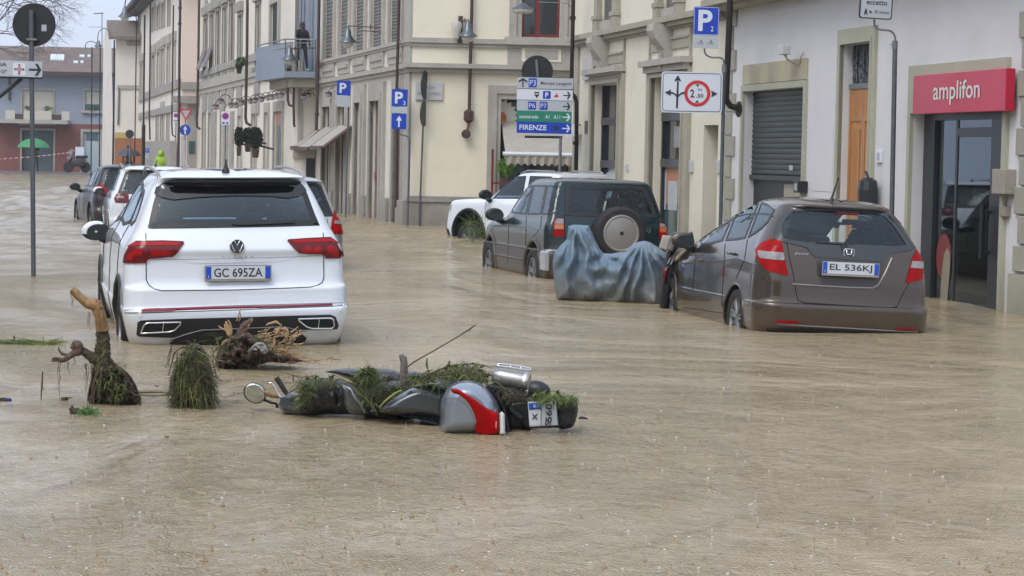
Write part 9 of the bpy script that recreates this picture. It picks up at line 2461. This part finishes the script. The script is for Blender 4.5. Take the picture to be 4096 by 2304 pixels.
def hairf(long_, m='hair'):
 def f(t):
  s = t.get('sc', 1.)
  mb = MB(); mb.lathe([(0, 1.73), (.06, 1.72), (.098, 1.66), (.105, 1.58), (.10, 1.52), (.09 if long_ else .07, 1.46), (.10 if long_ else .05, 1.36 if long_ else 1.48), (.05, 1.30 if long_ else 1.47)], (0, .015, 0), (0, 0, 1), 16)
  mb.v = [v * s for v in mb.v]; mb.build('hair', m, t, smooth=True)
  if not long_ or True:
   mb = MB(); mb.lathe([(.004, -.01), (.012, .0), (0, .018)], (0, -.10, 1.57), (0, -1, 0), 6)
   for sx in (-1, 1): mb.lathe([(.010, 0), (.0, .006)], (sx * .032, -.088, 1.60), (0, -1, 0), 8)
   mb.v = [v * s for v in mb.v]; mb.build('face', 'skin', t)
 return f
def zone3(zc, ztop, arms=True):
 def z(c):
  if c.z < .10: return 3
  if c.z > 1.46: return 2
  if abs(c.x) > .2 and .72 < c.z < .88: return 2
  return 1 if c.z < zc else 0
 return z
# on the balcony
ps = .80
p_ = at(1207, 286, YD - .9)
J, E_ = human(armL=((-.25, -.12, 1.22), (-.20, -.26, 1.42)), step=.15)
t = person('person with long dark hair in black clothes on the balcony, one hand raised', (p_.x, YD - .9, zf1 + .02), J, E_, ('black_cloth', 'navy_cloth', 'skin', 'white_cloth'), zone3(.92, 1.46), yaw=R(25), scale=ps)
t['sc'] = ps; hairf(True)(t); del t['sc']
mb = MB(); mb.lathe([(.17 * ps, .95 * ps), (.20 * ps, 1.15 * ps), (.23 * ps, 1.36 * ps), (.16 * ps, 1.46 * ps), (.07 * ps, 1.49 * ps)], (0, .01, 0), (0, 0, 1), 18); mb.build('jacket', 'black_cloth', t, smooth=True)
def umbrella_obj(label, px, py, Y, r, m, lean=0.):
 c = at(px, py, Y); t = thing('umbrella', label, 'umbrella', c)
 mb = MB(c); n = 8; rows_ = 5; vs = []
 for j in range(rows_ + 1):
  a = j / rows_ * R(68)
  for k in range(n * 2):
   an = math.pi * k / n; rr = r * math.sin(a) / math.sin(R(68)) * (1 if k % 2 == 0 else .95); vs.append(c + Vector((rr * math.cos(an), rr * math.sin(an), -r * .55 * (1 - math.cos(a)) / (1 - math.cos(R(68))))))
 mb.add(vs, [(j * 2 * n + k, j * 2 * n + (k + 1) % (2 * n), (j + 1) * 2 * n + (k + 1) % (2 * n), (j + 1) * 2 * n + k) for j in range(rows_) for k in range(2 * n)]); mb.build('canopy', m, t)
 mb = MB(c); mb.tube([c + Vector((0, 0, .06)), c - Vector((0, 0, 1.0))], .012, 5); mb.build('shaft', 'iron', t)
Yu = 136.
b_ = at(140, 672, Yu)
J, E_ = human(armR=((.22, -.1, 1.2), (.05, -.25, 1.32)))
t = person('person in brown and dark trousers under a green umbrella before the grey garage door', (b_.x, Yu, .10), J, E_, ('brown_cloth', 'navy_cloth', 'skin', 'plastic'), zone3(.95, 1.46)); hairf(False)(t)
umbrella_obj('bright green umbrella held before the grey garage door', 134, 553, Yu - .25, .95, 'umb_green')
Yy = 100.; b_ = at(643, 700, Yy)
J, E_ = human(armR=((.24, -.05, 1.15), (.08, -.2, 1.18)))
t = person('person in a fluorescent yellow jacket and hood at the stone base of the tall house', (b_.x, Yy, -.22), J, E_, ('hivis', 'navy_cloth', 'skin', 'plastic'), lambda c: 0 if c.z > .85 else 1)
mb = MB(); mb.lathe([(.05, 1.46), (.12, 1.50), (.13, 1.62), (.09, 1.72), (0, 1.76)], (0, .02, 0), (0, 0, 1), 14); mb.build('hood', 'hivis', t, smooth=True)
b_ = at(514, 700, 112.); t = person('person in grey walking under a dark umbrella before the orange wall', (b_.x, 112., .0), *human(), ('grey_cloth', 'navy_cloth', 'skin', 'plastic'), zone3(.95, 1.46)); hairf(False)(t)
umbrella_obj('dark grey umbrella before the orange wall', 514, 594, 111.7, .62, 'umb_dark')
# rider-less scooter and walker by the pale door
b_ = at(296, 685, 137.)
t = thing('parked_motorbike', 'dark parked motorbike with a pale windscreen left of the pale blue door', 'motorbike', (b_.x, 137., .10))
for dy in (-.1, .1): pass
mb = MB(); mb.lathe([(.16, -.06), (.30, -.06), (.32, 0), (.30, .06), (.16, .06)], (-.32, 0, .32), (.25, 1, 0), 20); mb.build('front_wheel', 'rubber', t, smooth=40)
mb = MB(); mb.lathe([(.16, -.07), (.30, -.07), (.32, 0), (.30, .07), (.16, .07)], (.62, .2, .32), (.25, 1, 0), 20); mb.build('rear_wheel', 'rubber', t, smooth=40)
mb = MB(); mb.bbox((-.2, -.15, .35), (.7, .25, .85), .12); mb.bbox((.1, -.12, .85), (.8, .2, 1.0), .06); mb.build('bodywork', 'p_dark', t, smooth=40)
mb = MB(); mb.prism([(-.38, .80), (-.2, .75), (-.02, 1.25), (-.12, 1.35), (-.28, 1.25)], (0, 1, 0), .5, org=(0, -.25, 0)); mb.build('windscreen', 'grey_cloth2', t)
mb = MB(); mb.tube([(-.3, -.4, 1.0), (-.15, 0, 1.05), (-.3, .4, 1.0)], .03, 6); mb.tube([(-.32, 0, .32), (-.15, 0, 1.02)], .035, 6); mb.build('handlebar', 'iron', t)
b_ = at(296, 600, 132.5); t = thing('wall_notice', 'small white notice on the brick red wall beside the pale door', 'notice', at(319, 608, 140.6))
mb = MB(t.location); c = t.location; mb.box(c - Vector((.26, .02, .30)), c + Vector((.26, .02, .30))); mb.build('sheet', 'white', t)
# striped tape along the far bank
t = thing('barrier_tape', 'thin red and white barrier tape strung along the far bank', 'tape', at(100, 630, 120.))
mb = MB(t.location); mb.cur = 0
pts = [at(x, y, 120.) for x, y in catmull([(-20, 637), (60, 632), (150, 625), (230, 616), (290, 608)], 8)]
for i, (a, b) in enumerate(zip(pts, pts[1:])): mb.add([a - Vector((0, 0, .014)), b - Vector((0, 0, .014)), b + Vector((0, 0, .014)), a + Vector((0, 0, .014))], [(0, 1, 2, 3)], i % 2)
mb.build('tape', ['white', 'red_ink'], t)
# wet air over the street
mb = MB(); mb.box((-75, -20, -1.5), (65, 335, 30))
o = mb.build('haze', 'asphalt'); o.data.materials.clear()
hz = bpy.data.materials.new('rain_haze'); hz.use_nodes = True; n = hz.node_tree; n.nodes.clear()
pv = n.nodes.new('ShaderNodeVolumePrincipled'); pv.inputs['Density'].default_value = .0006; pv.inputs['Color'].default_value = (.93, .95, 1, 1); pv.inputs['Anisotropy'].default_value = .2
oo = n.nodes.new('ShaderNodeOutputMaterial'); n.links.new(pv.outputs[0], oo.inputs['Volume']); o.data.materials.append(hz)
tag(o, 'thin rain haze filling the street', 'haze', kind='stuff')
